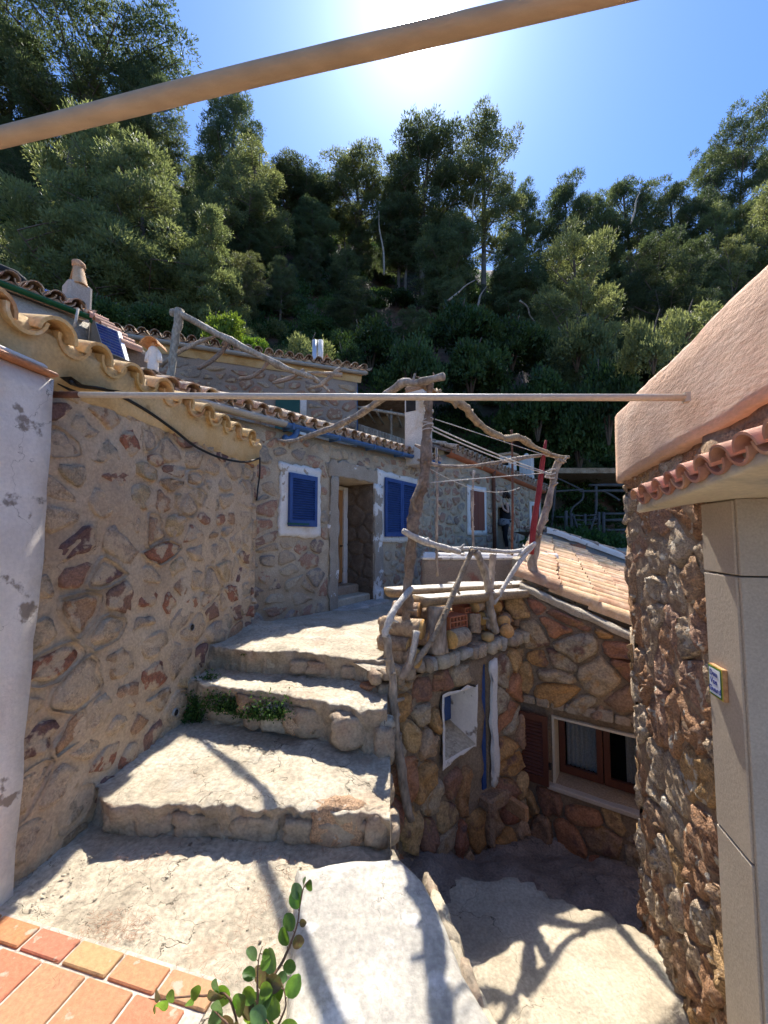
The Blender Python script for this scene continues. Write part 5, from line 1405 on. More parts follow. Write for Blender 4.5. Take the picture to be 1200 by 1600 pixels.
# ================================================================ foreground poles and cable
p0, p1 = Vector((-1.10, .86, 2.45)), Vector((.62, .50, 2.45))
a, b = at_z(0, 215, 2.45), at_z(950, -14, 2.45); d = (b - a).normalized()
g = tube([a - d * 1.2 + (b - a) * 0, a, a.lerp(b, .5) + Vector((0, 0, .004)), b, b + d * 1.6], [.017, .0172, .0172, .017, .0165], 16, .03, 3, sub=6)
top('overhead_pole', g, M['wood_pole'], 'round tan wooden pole crossing overhead at the very top, in front of the sun', 'pole')
lp = RW.P(1.60, 2.175, .075)
s_, z_ = LW.sz(80, 617)
a = LW.P(s_, z_, .03); b = RW.P(RW.sz(1103, 619)[0], RW.sz(1103, 619)[1], .07)
g = tube([a, a.lerp(b, .5) + Vector((0, 0, -.004)), b], .0150, 12, sub=6)
ip = thing('pipe', 'thin cream painted pipe spanning the alley between the left and right houses', 'pipe', a)
part('tube', g, M['pipe'], ip); part('rusty_end', tube([a - LW.n * .02, a + (b - a).normalized() * .14], .0165, 12), M['rust'], ip)
part('end_plate', box(b, .03, .02, .04, (RW.d, RW.n, Vector((0, 0, 1)))), M['pipe'], ip, smooth=False)
def lwp(u, v, o): return LW.P(*LW.sz(u, v), o)
cb = [lwp(84, 598, .10), lwp(110, 604, .06), lwp(160, 612, .05), lwp(215, 640, .05), lwp(262, 672, .05), lwp(300, 700, .05), lwp(340, 717, .06), lwp(372, 722, .08), lwp(398, 716, .06)]
top('cable', tube(cb, .0105, 8, sub=5), M['rubber'], 'thick black cable sagging across the left house wall below the ochre tile eave', 'cable')
top('cable', tube([lwp(402, 716, .03), lwp(402, 740, .03), lwp(399, 762, .03), lwp(397, 782, .03)], .009, 6, sub=2), M['rubber'], 'short black cable hanging straight down at the far corner of the left house', 'cable')
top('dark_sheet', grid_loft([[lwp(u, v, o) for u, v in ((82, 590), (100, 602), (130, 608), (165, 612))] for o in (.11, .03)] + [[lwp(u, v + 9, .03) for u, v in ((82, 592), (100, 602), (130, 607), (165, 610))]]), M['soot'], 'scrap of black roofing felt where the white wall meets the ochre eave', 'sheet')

def knotty(path, rad, seg=8, rough=0.0, nf=6.0, sub=1, **k):
    g = tube(path, rad, seg, rough, nf, sub, **k); P = resample(path, 40); r = rad if isinstance(rad, (int, float)) else sum(rad) / len(rad); gs = [g]
    L = sum((b - a).length for a, b in zip(P, P[1:])); n = max(2, int(L / .16)); rgk = random.Random(int(P[0].x * 1000 + P[0].z * 77) & 65535)
    for i in range(n):
        p = P[rgk.randint(3, 36)]; t = (P[20] - P[19]).normalized(); d = Vector((rgk.uniform(-1, 1), rgk.uniform(-1, .3), rgk.uniform(-1, 1))); d = (d - t * d.dot(t)).normalized()
        ln = r * rgk.choice((1.25, 1.35, 1.5, 2.6)); w = r * rgk.uniform(.35, .6)
        gs.append(tube([p, p + d * r * .9, p + d * ln + t * ln * .2], [w * 1.4, w, w * .6], 6, .2, 20))
    return join(*gs)
# ================================================================ driftwood pergola
def W3(u, v, y): return at_y(u, v, y)
pg = thing('pergola', 'pergola of twisted driftwood poles over the terrace corner', 'pergola', at_z(632, 1022, .62))
mp = [W3(630, 1030, 3.10), W3(634, 975, 3.08), W3(636, 925, 3.06), W3(641, 870, 3.05), W3(646, 820, 3.03), W3(650, 790, 3.03), W3(661, 755, 3.0), W3(665, 715, 2.98), W3(668, 670, 2.95), W3(670, 630, 2.92), W3(672, 598, 2.9)]
part('post', knotty(mp, [.036, .038, .036, .036, .040, .043, .040, .036, .034, .030, .027], 12, .35, 13, sub=4), M['wood_brown'], pg)
part('split_wood', knotty([W3(652, 800, 2.98), W3(645, 782, 2.96), W3(654, 765, 2.97), W3(660, 745, 2.97)], [.006, .018, .02, .01], 6, .6, 25, sub=3), M['wood_brown'], pg)
part('branch', knotty([W3(434, 687, 4.52), W3(452, 690, 4.4), W3(480, 682, 4.2), W3(530, 664, 3.8), W3(572, 641, 3.34), W3(610, 612, 3.02), W3(632, 598, 2.90), W3(652, 598, 2.82), W3(694, 588, 2.70)],
     [.012, .022, .026, .030, .031, .032, .034, .030, .028], 10, .22, 9, sub=5), M['wood_grey'], pg)
part('branch', knotty([W3(655, 600, 2.9), W3(690, 619, 2.95), W3(722, 632, 3.1), W3(735, 648, 3.2), W3(756, 668, 3.35), W3(786, 684, 3.55), W3(812, 684, 3.7), W3(835, 698, 3.85), W3(866, 712, 4.0), W3(889, 714, 4.1)],
     [.018, .022, .036, .030, .028, .032, .034, .026, .024, .016], 10, .3, 12, sub=5), M['bark'], pg)
for k, (a, b) in enumerate((((650, 588, 2.88), (664, 606, 2.86)), ((645, 592, 2.9), (688, 618, 2.9)), ((672, 600, 2.86), (677, 583, 2.84)))):
    part('twig', knotty([W3(*a), W3((a[0] + b[0]) / 2 + 3, (a[1] + b[1]) / 2 - 3, a[2]), W3(*b)], [.004, .012, .005], 6, .4, 20, sub=3), M['wood_brown'], pg)
part('post', knotty([W3(836, 985, 4.02), W3(834, 930, 4.02), W3(832, 890, 4.02), W3(838, 850, 4.05), W3(852, 800, 4.07), W3(864, 755, 4.1), W3(872, 722, 4.1), W3(880, 716, 4.1)],
     [.040, .042, .045, .036, .036, .034, .036, .018], 10, .4, 12, sub=4), M['wood_grey'], pg)
part('branch', knotty([W3(652, 718, 3.02), W3(690, 728, 3.2), W3(740, 728, 3.5), W3(790, 720, 3.8), W3(840, 712, 4.0), W3(884, 714, 4.15)], [.012, .016, .016, .02, .018, .012], 8, .25, 9, sub=4), M['wood_grey'], pg)
part('branch', knotty([W3(868, 716, 4.05), W3(880, 722, 4.0), W3(886, 712, 3.98)], [.02, .02, .008], 7, .5, 20, sub=3), M['wood_grey'], pg)
top('red_pole', tube([W3(830, 866, 3.95), W3(834, 820, 3.97), W3(842, 770, 4.0), W3(848, 720, 4.02), W3(853, 688, 4.02)], [.028, .033, .03, .027, .012], 8, .08, 6, sub=3), M['red_paint'], 'leaning red painted pole tied to the right pergola post', 'pole')
for (pts, y, lab) in (([(800, 868), (801, 790), (800, 700), (799, 672)], 5.2, 'thin rusty iron pole rising behind the low wall, left of the red pole'), ([(740, 868), (738, 800), (739, 752), (741, 735)], 4.9, 'thin bare branch pole standing in front of the nearer red-shuttered window'),
        ([(683, 900), (682, 850), (683, 790), (682, 700)], 4.6, 'pale thin pole standing just right of the thick pergola post')):
    top('thin_pole', knotty([W3(u, v, y) for u, v in pts], .016, 7, .25, 12, sub=4), M['rust'] if y == 5.2 else M['wood_grey'], lab, 'pole')
# washing lines
def line(name, a, b, sag, lab, r=.005, grp=None):
    a, b = Vector(a), Vector(b); P = [a.lerp(b, t / 10) - Vector((0, 0, sag * 4 * (t / 10) * (1 - t / 10))) for t in range(11)]
    top(name, tube(P, r, 6), M['rope'], lab, 'rope', grp)
k1, k2 = W3(676, 662, 2.95), W3(860, 740, 4.07)
line('clothes_line', W3(675, 666, 2.93), k2, .02, 'upper of the two thick parallel white ropes strung between the pergola posts', .0055)
line('clothes_line', W3(675, 672, 2.93), k2 + Vector((-.02, -.02, -.01)), .03, 'lower of the two thick parallel white ropes strung between the pergola posts', .0055)
line('clothes_line', W3(680, 655, 2.93), W3(885, 722, 4.2), .0, 'thin topmost white rope running to the tip of the right pergola post', .0035)
line('clothes_line', W3(672, 754, 3.0), W3(862, 738, 4.07), .0, 'nearly level white rope strung below the two thick ropes', .004)
line('clothes_line', W3(668, 730, 3.0), W3(812, 762, 5.1), .12, 'slack thin rope drooping from the thick post to the rusty pole', .003)
part_r = thing('rope_binding', 'white rope wound round the top of the thick pergola post', 'rope', W3(668, 660, 2.95))
for (u, v, rr) in ((669, 640, .040), (669, 644, .041), (668, 657, .043), (668, 661, .044), (668, 666, .043), (668, 672, .042)):
    c = W3(u, v, 2.95); tl = ru(-.3, .3); pts = [c + Vector((cos(t) * rr, sin(t) * rr, tl * cos(t + rr * 90) * rr)) for t in [2 * pi * i / 14 for i in range(15)]]
    part('loop', tube(pts, .0042, 5, caps=False), M['rope'], part_r)
part_r2 = thing('rope_binding', 'knot of pale rope holding the washing lines to the right pergola post', 'rope', W3(858, 740, 4.07))
for (u, v, rr) in ((860, 736, .048), (860, 741, .05), (859, 746, .047)):
    c = W3(u, v, 4.08); pts = [c + Vector((cos(t) * rr, sin(t) * rr, .3 * cos(t + v) * rr)) for t in [2 * pi * i / 14 for i in range(15)]]
    part('loop', tube(pts, .006, 5, caps=False), M['rope'], part_r2)

# ================================================================ driftwood railing round the terrace corner
rl = thing('railing', 'railing of crooked driftwood branches along the edge of the terrace', 'railing', at_z(640, 1040, .62))
part('post', knotty([W3(641, 1282, 2.80), W3(630, 1220, 2.80), W3(620, 1150, 2.79), W3(614, 1080, 2.77), W3(607, 1020, 2.75), W3(604, 992, 2.74)], [.026, .034, .031, .030, .029, .027], 12, .3, 13, sub=4), M['wood_grey'], rl)
part('rail', knotty([W3(601, 996, 2.73), W3(606, 975, 2.76), W3(617, 950, 2.83), W3(632, 932, 2.93), W3(642, 920, 3.02)], [.021, .026, .026, .027, .020], 10, .3, 12, sub=4), M['wood_pale'], rl)
part('rail', knotty([W3(629, 829, 2.95), W3(660, 845, 3.0), W3(690, 855, 3.12), W3(718, 862, 3.26)], [.022, .027, .027, .022], 10, .15, 9, sub=4), M['wood_pale'], rl)
part('rail', knotty([W3(700, 858, 3.2), W3(735, 857, 3.4), W3(762, 860, 3.52), W3(790, 862, 3.7), W3(815, 860, 3.85), W3(835, 850, 3.98)], [.015, .019, .02, .021, .022, .024], 10, .3, 10, sub=4), M['wood_pale'], rl)
part('rail', knotty([W3(812, 868, 3.80), W3(822, 858, 3.85), W3(836, 848, 3.9)], [.02, .022, .018], 8, .2, 10, sub=3), M['wood_pale'], rl)
part('brace', knotty([W3(738, 858, 3.38), W3(722, 895, 3.3), W3(705, 935, 3.18), W3(688, 975, 3.06), W3(668, 1010, 2.98), W3(645, 1040, 2.90)], [.020, .026, .026, .024, .023, .018], 10, .25, 13, sub=4), M['wood_brown'], rl)
part('upright', knotty([W3(775, 988, 3.62), W3(768, 960, 3.58), W3(762, 915, 3.52), W3(754, 885, 3.47), W3(744, 862, 3.42)], [.036, .036, .034, .034, .030], 10, .25, 11, sub=4), M['wood_grey'], rl)
part('upright', knotty([W3(765, 982, 3.62), W3(766, 950, 3.62), W3(766, 910, 3.62), W3(771, 866, 3.6)], [.030, .034, .030, .030], 10, .25, 11, sub=4), M['wood_grey'], rl)
part('brace', knotty([W3(772, 944, 3.56), W3(790, 912, 3.66), W3(812, 878, 3.78), W3(834, 852, 3.92)], [.016, .02, .022, .02], 10, .2, 11, sub=4), M['wood_pale'], rl)
part('stub', knotty([W3(626, 1060, 2.86), W3(640, 1035, 2.85), W3(647, 1010, 2.86), W3(650, 985, 2.88)], [.030, .028, .022, .02], 9, .3, 12, sub=4), M['wood_grey'], rl)
part('stub', knotty([W3(640, 1038, 2.80), W3(646, 1010, 2.82), W3(652, 986, 2.84)], [.012, .016, .022], 9, .3, 12, sub=3), M['wood_pale'], rl)

# ================================================================ log bench and the firewood under it
bn = thing('bench', 'bench of split log slabs on stumps behind the driftwood railing', 'bench', W3(720, 1000, 3.7))
zb_ = .98
s1a, s1b = W3(650, 935, 3.40), W3(828, 918, 4.15)
def slab_log(a, b, w, h, m, lab=None, off=0.0):
    d = (b - a); n = 26; D = d.normalized(); N = Vector((D.y, -D.x, 0)).normalized(); V = []; F = []; K = 12
    prof = [(-1, .5), (-.55, .5), (0, .52), (.55, .5), (1, .5), (1.04, .1), (.9, -.3), (.5, -.5), (0, -.55), (-.5, -.5), (-.9, -.3), (-1.04, .1)]
    for i in range(n):
        c = a + d * (i / (n - 1)); ww = w / 2 * (1 + .12 * fr(c, 3, 3, off)); hh = h * (1 + .1 * fr(c, 4, 2, off + 4))
        for (x, z) in prof: V.append(c + N * (x * ww + .008 * n3((x * 3, i * .3, off), 2)) + Vector((0, 0, z * hh + .004 * n3((x * 4, i * .5, off), 2))))
    fm = []
    for i in range(n - 1):
        for k in range(K):
            F.append((i * K + k, i * K + (k + 1) % K, (i + 1) * K + (k + 1) % K, (i + 1) * K + k)); fm.append(0 if k < 4 else 1)
    F.append(tuple(range(K - 1, -1, -1))); fm.append(1); F.append(tuple((n - 1) * K + k for k in range(K))); fm.append(1)
    return (V, F), fm
g, fm = slab_log(W3(612, 926, 3.45) - Vector((.02, 0, 0)), W3(836, 914, 4.22), .24, .075, None, off=2.0)
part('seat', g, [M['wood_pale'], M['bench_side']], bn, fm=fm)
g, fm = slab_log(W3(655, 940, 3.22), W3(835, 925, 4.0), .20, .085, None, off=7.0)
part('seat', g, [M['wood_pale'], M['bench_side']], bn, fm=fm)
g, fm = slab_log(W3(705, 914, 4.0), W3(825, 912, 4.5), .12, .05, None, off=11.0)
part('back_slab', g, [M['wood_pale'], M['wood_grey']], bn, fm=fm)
def stump(parent, c, r, h, m, name='stump', lean=0.0, seg=16):
    V, F = tube([c, c + Vector((lean, 0, h * .5)), c + Vector((lean * 1.5, 0, h))], [r * 1.08, r, r * .97], seg, .10, 9, sub=4)
    return part(name, (V, F), [m, M['log_end']], parent, fm=[0] * (len(F) - 2) + [1, 1])
stump(bn, W3(682, 1018, 3.22) * 1.0 + Vector((0, 0, 0)), .085, .38, M['wood_grey'])
stump(bn, W3(808, 975, 3.98), .085, .30, M['bark'])
def log(u, v, y, r, L, ang, m, lab, grp='firewood logs stacked under the bench', el=0.0, end='log_end', top_=True, seg=18):
    """log lying with its cut end towards the alley; ang = heading of its axis"""
    r *= 1.42; c = W3(u, v, y) + Vector((0, 0, .008)); D = Vector((sin(R_(ang)) * cos(R_(el)), cos(R_(ang)) * cos(R_(el)), sin(R_(el))))
    V, F = tube([c, c + D * L * .5, c + D * L], [r, r * 1.03, r * .98], seg, .09, 8, sub=4)
    return top('firewood_log', (V, F), [m, M[end]], lab, 'log', grp, fm=[0] * (len(F) - 2) + [1, 1])
log(660, 985, 3.02, .055, .34, -62, M['bark'], 'thick log with an orange cut end, below the bench at its left end')
log(655, 955, 3.15, .042, .22, -65, M['bark'], 'short pale log on top of the left end of the pile')
log(652, 1032, 2.94, .050, .25, -50, M['bark'], 'lowest log at the left end, orange cut end against the stub post', el=0)
log(640, 1012, 3.00, .045, .25, -60, M['bark'], 'log squeezed behind the thick post, middle of the left end')
log(704, 1000, 3.20, .052, .20, 48, M['bark'], 'fat cut log lying on the coping just right of the grey stump')
log(787, 1000 - 27, 3.72, .045, .16, 20, M['bark'], 'round log end between the forked uprights and the right stump, upper one')
log(792, 988, 3.66, .046, .18, 10, M['bark'], 'lower round log end with a cracked yellow face, right of the forked uprights')
log(825, 938, 3.95, .034, .2, 30, M['bark'], 'thin log end tucked under the right end of the bench')
log(822, 965, 3.92, .022, .2, 20, M['bark'], 'slim dark log end standing behind the right stump')
log(741, 990, 3.42, .040, .16, 5, M['bark'], 'upright reddish log chunk with a torn splinter, beside the perforated brick', el=78)
log(741, 950, 3.5, .035, .2, 40, M['bark'], 'short block of wood lying on top of the upright reddish chunk')
log(672, 1000, 3.16, .045, .26, -58, M['bark'], 'log wedged between the thick left log and the grey stump')
log(690, 962, 3.30, .038, .25, -60, M['bark'], 'log whose end shows above the grey stump')
log(752, 968, 3.62, .042, .25, 12, M['bark'], 'log end in the gap left of the forked uprights')
log(757, 940, 3.70, .036, .25, 12, M['bark'], 'log end high in the gap left of the forked uprights')
log(775, 950, 3.85, .040, .25, 15, M['bark'], 'shaded log end directly under the bench, right of the fork')
log(798, 950, 3.90, .034, .25, 15, M['bark'], 'log end between the yellow-faced log and the bench underside')
log(648, 978, 3.12, .040, .25, -60, M['bark'], 'small log end peeping out left of the thick post')
log(838, 985, 4.0, .032, .15, 30, M['bark'], 'last small log end at the far right of the pile')
for row in range(3):
    for i in range(12):
        c = PW.P(.30 + i * .098 + (row % 2) * .05, .69 + row * .078, -.20 + ru(-.02, .02)); r_ = ru(.036, .046); V_, F_ = tube([c, c - PW.n * .12, c - PW.n * .26], [r_, r_ * 1.03, r_], 14, .12, 8, sub=3)
        top('firewood_log', (V_, F_), [M['bark'], M['log_end']], 'brown log with a cut end, packed in the shaded rows behind the others', 'log', 'logs packed at the back of the pile', fm=[0] * (len(F_) - 2) + [1, 1])
top('kerb_block', box(W3(762, 995, 3.55), .085, .10, .07, (PW.d, PW.n, Vector((0, 0, 1))), .014), M['ochre'], 'small tan stone block standing on the coping beside the forked uprights', 'block')
for i in range(3): top('scrap_wood', tube([W3(788 + i * 14, 962, 4.0), W3(792 + i * 14, 945, 4.1)], .03, 6, .3), M['bark'], ('dark wood scrap in the shadow under the bench, left one', 'dark wood scrap in the shadow under the bench, middle one', 'dark wood scrap in the shadow under the bench, right one')[i], 'wood')
# perforated bricks
def hollow_brick(c, lab, L=.20, h=.10, w=.20, nx_=5, nz_=3):
    t = thing('hollow_brick', lab, 'brick', c, 'perforated clay bricks under the bench')
    D, N = PW.d, PW.n; Z = Vector((0, 0, 1)); wl = .008; g = []
    for i in range(nx_ + 1): g.append(box(c + D * (-L / 2 + L * i / nx_), wl, w, h, (D, N, Z)))
    for k in range(nz_ + 1): g.append(box(c + Z * (-h / 2 + h * k / nz_), L + wl - .001, w - .002, wl, (D, N, Z)))
    part('body', join(*g), M['brick'], t, smooth=False); part('hole_shade', box(c - N * (w * .3), L - .01, w * .3, h - .01, (D, N, Z)), M['soot'], t, smooth=False)  # black block inside stands in for the shade in the holes
hollow_brick(W3(704, 972, 3.36), 'perforated orange brick, lower and nearer of the two', .20, .13)
hollow_brick(W3(727, 958, 3.58), 'perforated orange brick, higher and further back of the two', .17, .13, .16)

# ================================================================ rustic pergola of branches before the upper stone house
bp = thing('pergola', 'bare branch pergola frame before the wall of the long upper stone house', 'pergola', W3(268, 610, 7.6))
part('post', tube([W3(262, 625, 7.6), W3(267, 590, 7.6), W3(271, 550, 7.6), W3(276, 520, 7.6), W3(280, 484, 7.6)], [.07, .075, .07, .09, .09], 8, .25, 6, sub=3), M['wood_grey'], bp)
part('beam', tube([W3(267, 488, 7.6), W3(290, 494, 7.6), W3(340, 522, 7.7), W3(400, 553, 7.8), W3(450, 577, 8.0), W3(490, 590, 8.2), W3(515, 612, 8.3)], [.07, .07, .075, .07, .06, .05, .02], 8, .3, 5, sub=3), M['wood_grey'], bp)
for pts in ([(250, 571), (275, 552), (310, 535), (345, 523)], [(355, 525), (348, 548), (325, 568), (308, 576)], [(420, 562), (410, 578), (390, 590), (372, 592)], [(475, 578), (460, 588), (440, 595), (425, 598)], [(532, 575), (515, 590), (500, 602), (482, 607)], [(480, 583), (505, 584), (535, 586)]):
    part('branch', tube([W3(u, v, 7.75 + (u - 270) * .002) for u, v in pts], [.045, .045, .04, .03][:len(pts)], 7, .35, 6, sub=3), M['wood_brown'] if pts[0][0] > 300 else M['wood_grey'], bp)
# ================================================================ leaves by the thousand (numpy)
def leaf_mesh(name, C, D, N_, ln, wd, m, fold=0.0):
    """C centres, D directions, N_ side vectors (n x 3): one kite-shaped leaf each (2 triangles)"""
    n = len(C); ln = np.asarray(ln).reshape(-1, 1); wd = np.asarray(wd).reshape(-1, 1)
    V = np.empty((n, 4, 3)); V[:, 0] = C; V[:, 1] = C + D * ln * .45 + N_ * wd; V[:, 2] = C + D * ln; V[:, 3] = C + D * ln * .45 - N_ * wd
    V = V.reshape(-1, 3); me = bpy.data.meshes.new(name)
    me.vertices.add(4 * n); me.vertices.foreach_set('co', V.ravel().astype(np.float32))
    me.loops.add(6 * n); me.polygons.add(2 * n)
    b = np.arange(n) * 4
    L = np.stack([b, b + 1, b + 2, b, b + 2, b + 3], 1).ravel()
    me.loops.foreach_set('vertex_index', L.astype(np.int32)); me.polygons.foreach_set('loop_start', (np.arange(2 * n) * 3).astype(np.int32))
    me.materials.append(m); me.update(calc_edges=True); me.validate(); return me
def unit(a): return a / np.maximum(1e-9, np.linalg.norm(a, axis=1, keepdims=True))
PER = 3.4
def puffs(rs, cs, rad, per, up=.35, flat=.62):
    """leaf centres and directions spread through clumps"""
    C = []; D = []
    for c, r in zip(cs, rad):
        k = int(per * PER * (r / .6) ** 1.6) + 6
        d = unit(rs.normal(size=(k, 3))); d[:, 2] = np.where(d[:, 2] < -.35, -d[:, 2] * .6, d[:, 2])
        q = rs.uniform(.30, 1.0, (k, 1)) ** .55
        bump = 1 + .25 * np.sin(d[:, :1] * 5 + c[0]) * np.cos(d[:, 1:2] * 6 + c[2])
        p = c + d * q * r * bump * np.array([1, 1, flat]); C.append(p)
        D.append(unit(d + rs.normal(size=(k, 3)) * .55 + np.array([0, 0, up])))
    return np.vstack(C), np.vstack(D)
def tree_meshes(name, seed, H=10.0, spread=2.6, cb=.3, nl=26, top_r=.9, per=80, puff=.62, lean=(0, 0), leaf_m=None, shape='round', ln=.17, wd=.023):
    rs = np.random.RandomState(seed); rg = random.Random(seed)
    P = []; n = 9; wob = [rg.uniform(-.25, .25) for _ in range(4)]
    for i in range(n):
        t = i / (n - 1); P.append(Vector((lean[0] * t * t + wob[0] * sin(3 * t + wob[2] * 9) , lean[1] * t * t + wob[1] * sin(4 * t), H * .93 * t)))
    tr = [tube(P, [.20 * (1 - .82 * (i / (n - 1))) + .02 for i in range(n)], 8, .15, 1.2, sub=2)]
    cs = []; rad = []; ga = rg.uniform(0, 6)
    for i in range(nl):
        f = cb + (1 - cb) * (i + .5) / nl; k = min(n - 2, int(f * .999 * (n - 1))); q = P[k].lerp(P[k + 1], f * (n - 1) - k)
        u = (f - cb) / (1 - cb)
        if shape == 'round': w = sqrt(max(.05, 1 - (2 * u - .75) ** 2 / 1.7)) * (1 - .3 * u)
        elif shape == 'umbrella': w = .35 + .75 * sstep(.0, .7, u) * (1 - .35 * sstep(.8, 1, u))
        elif shape == 'cone': w = 1.05 * (1 - u) + .14
        else: w = .8 * sqrt(max(.04, 1 - (2 * u - .9) ** 2 / 1.3))
        L = spread * w * rg.uniform(.7, 1.15); ga += 2.4 + rg.uniform(-.4, .4); rise = (.15 + .55 * u) * L if shape != 'cone' else .25 * L
        d = Vector((cos(ga), sin(ga), 0)); e = q + d * L + Vector((0, 0, rise)); m1 = q.lerp(e, .5) + Vector((0, 0, -.10 * L)) + Vector((rg.uniform(-.1, .1), rg.uniform(-.1, .1), 0))
        pts = [q, m1, e]; tr.append(tube(pts, [.055 * (1.2 - u), .035, .012], 5, .2, 3, sub=3))
        m_ = max(2, int(L / (puff * .8)))
        for j in range(m_):
            t = .38 + .62 * (j + 1) / m_
            b = (q.lerp(m1, t * 2) if t < .5 else m1.lerp(e, t * 2 - 1))
            for s_ in range(2 if L > 1.2 else 1):
                side = Vector((-d.y, d.x, 0)) * rg.uniform(-.42, .42) * L * (.5 + .5 * t)
                c = b + side + Vector((0, 0, rg.uniform(.0, .35)))
                cs.append(np.array(c)); rad.append(puff * rg.uniform(.6, 1.15))
                if abs(side.length) > .3 and s_: tr.append(tube([b, b.lerp(c, .6) + Vector((0, 0, .03)), c], [.022, .015, .008], 4, 0, 1, sub=1, caps=False))
    tp = P[-1]
    for _ in range(5): cs.append(np.array(tp + Vector((rg.uniform(-.4, .4) * top_r, rg.uniform(-.4, .4) * top_r, rg.uniform(-.3, .4))))); rad.append(puff * rg.uniform(.6, .95))
    C, D = puffs(rs, cs, rad, per)
    S = unit(np.cross(D, rs.normal(size=D.shape))); k = len(C)
    crown = leaf_mesh(name, C, D, S, rs.uniform(.7, 1.3, k) * ln, rs.uniform(.7, 1.3, k) * wd, leaf_m or M['leaf_pine'])
    V, F = join(*tr); trunk = mesh(name + '_trunk', V, F, M['trunk'])
    return trunk, crown
TREES = {
 'a': tree_meshes('pine_a', 1, spread=2.7, cb=.22, nl=34, leaf_m=M['leaf_pine']),
 'b': tree_meshes('pine_b', 2, spread=2.7, cb=.30, nl=44, leaf_m=M['leaf_pine'], shape='tall', puff=.62),
 'c': tree_meshes('pine_c', 3, spread=3.4, cb=.42, nl=28, leaf_m=M['leaf_pine'], shape='umbrella', puff=.7, lean=(1.2, 0)),
 'd': tree_meshes('pine_d', 4, spread=2.9, cb=.10, nl=44, leaf_m=M['leaf_light'], shape='cone', puff=.62, per=90, wd=.026),
 'e': tree_meshes('pine_e', 5, spread=2.6, cb=.25, nl=26, leaf_m=M['leaf_light'], shape='round', puff=.55, per=75, lean=(.6, 0)),
 'f': tree_meshes('pine_f', 6, spread=3.0, cb=.05, nl=40, leaf_m=M['leaf_pine'], shape='round', puff=.7, per=90),
 'g': tree_meshes('pine_g', 7, spread=2.7, cb=.34, nl=34, leaf_m=M['leaf_light'], shape='tall', puff=.55, per=70, lean=(-.5, .3)),
}
def place_tree(kind, x, y, H, wscale, label, group=None, rz=None, base=None, name='pine_tree'):
    zb = (hill(x, y) if base is None else base) - .2
    t = thing(name, label, 'tree', (x, y, zb), group)
    t.rotation_euler = (0, 0, ru(0, 6.28) if rz is None else rz); t.scale = (H / 10 * wscale, H / 10 * wscale, H / 10)
    for nm, me in zip(('trunk', 'crown'), TREES[kind]):
        o = bpy.data.objects.new(nm, me); COL.objects.link(o); o.parent = t
    return t
def tree_px(kind, u, vt, y, wpx, label, H=None, rz=0.0):
    q = at_y(u, vt, y); zb = hill(q.x, y); h = (q.z - zb) if H is None else H
    base_w = {'a': 5.2, 'b': 4.2, 'c': 6.6, 'd': 5.4, 'e': 5.3, 'f': 6.2, 'g': 4.4}[kind]
    w = wpx / 600 * y; ws = w / (base_w * h / 10)
    t = place_tree(kind, q.x, y, h * (.90 if y > 20 else .95), max(.6, min(2.1, ws * (1.22 if kind in 'bg' else 1.08))), label, rz=rz, base=q.z - h if H else None)
    return t
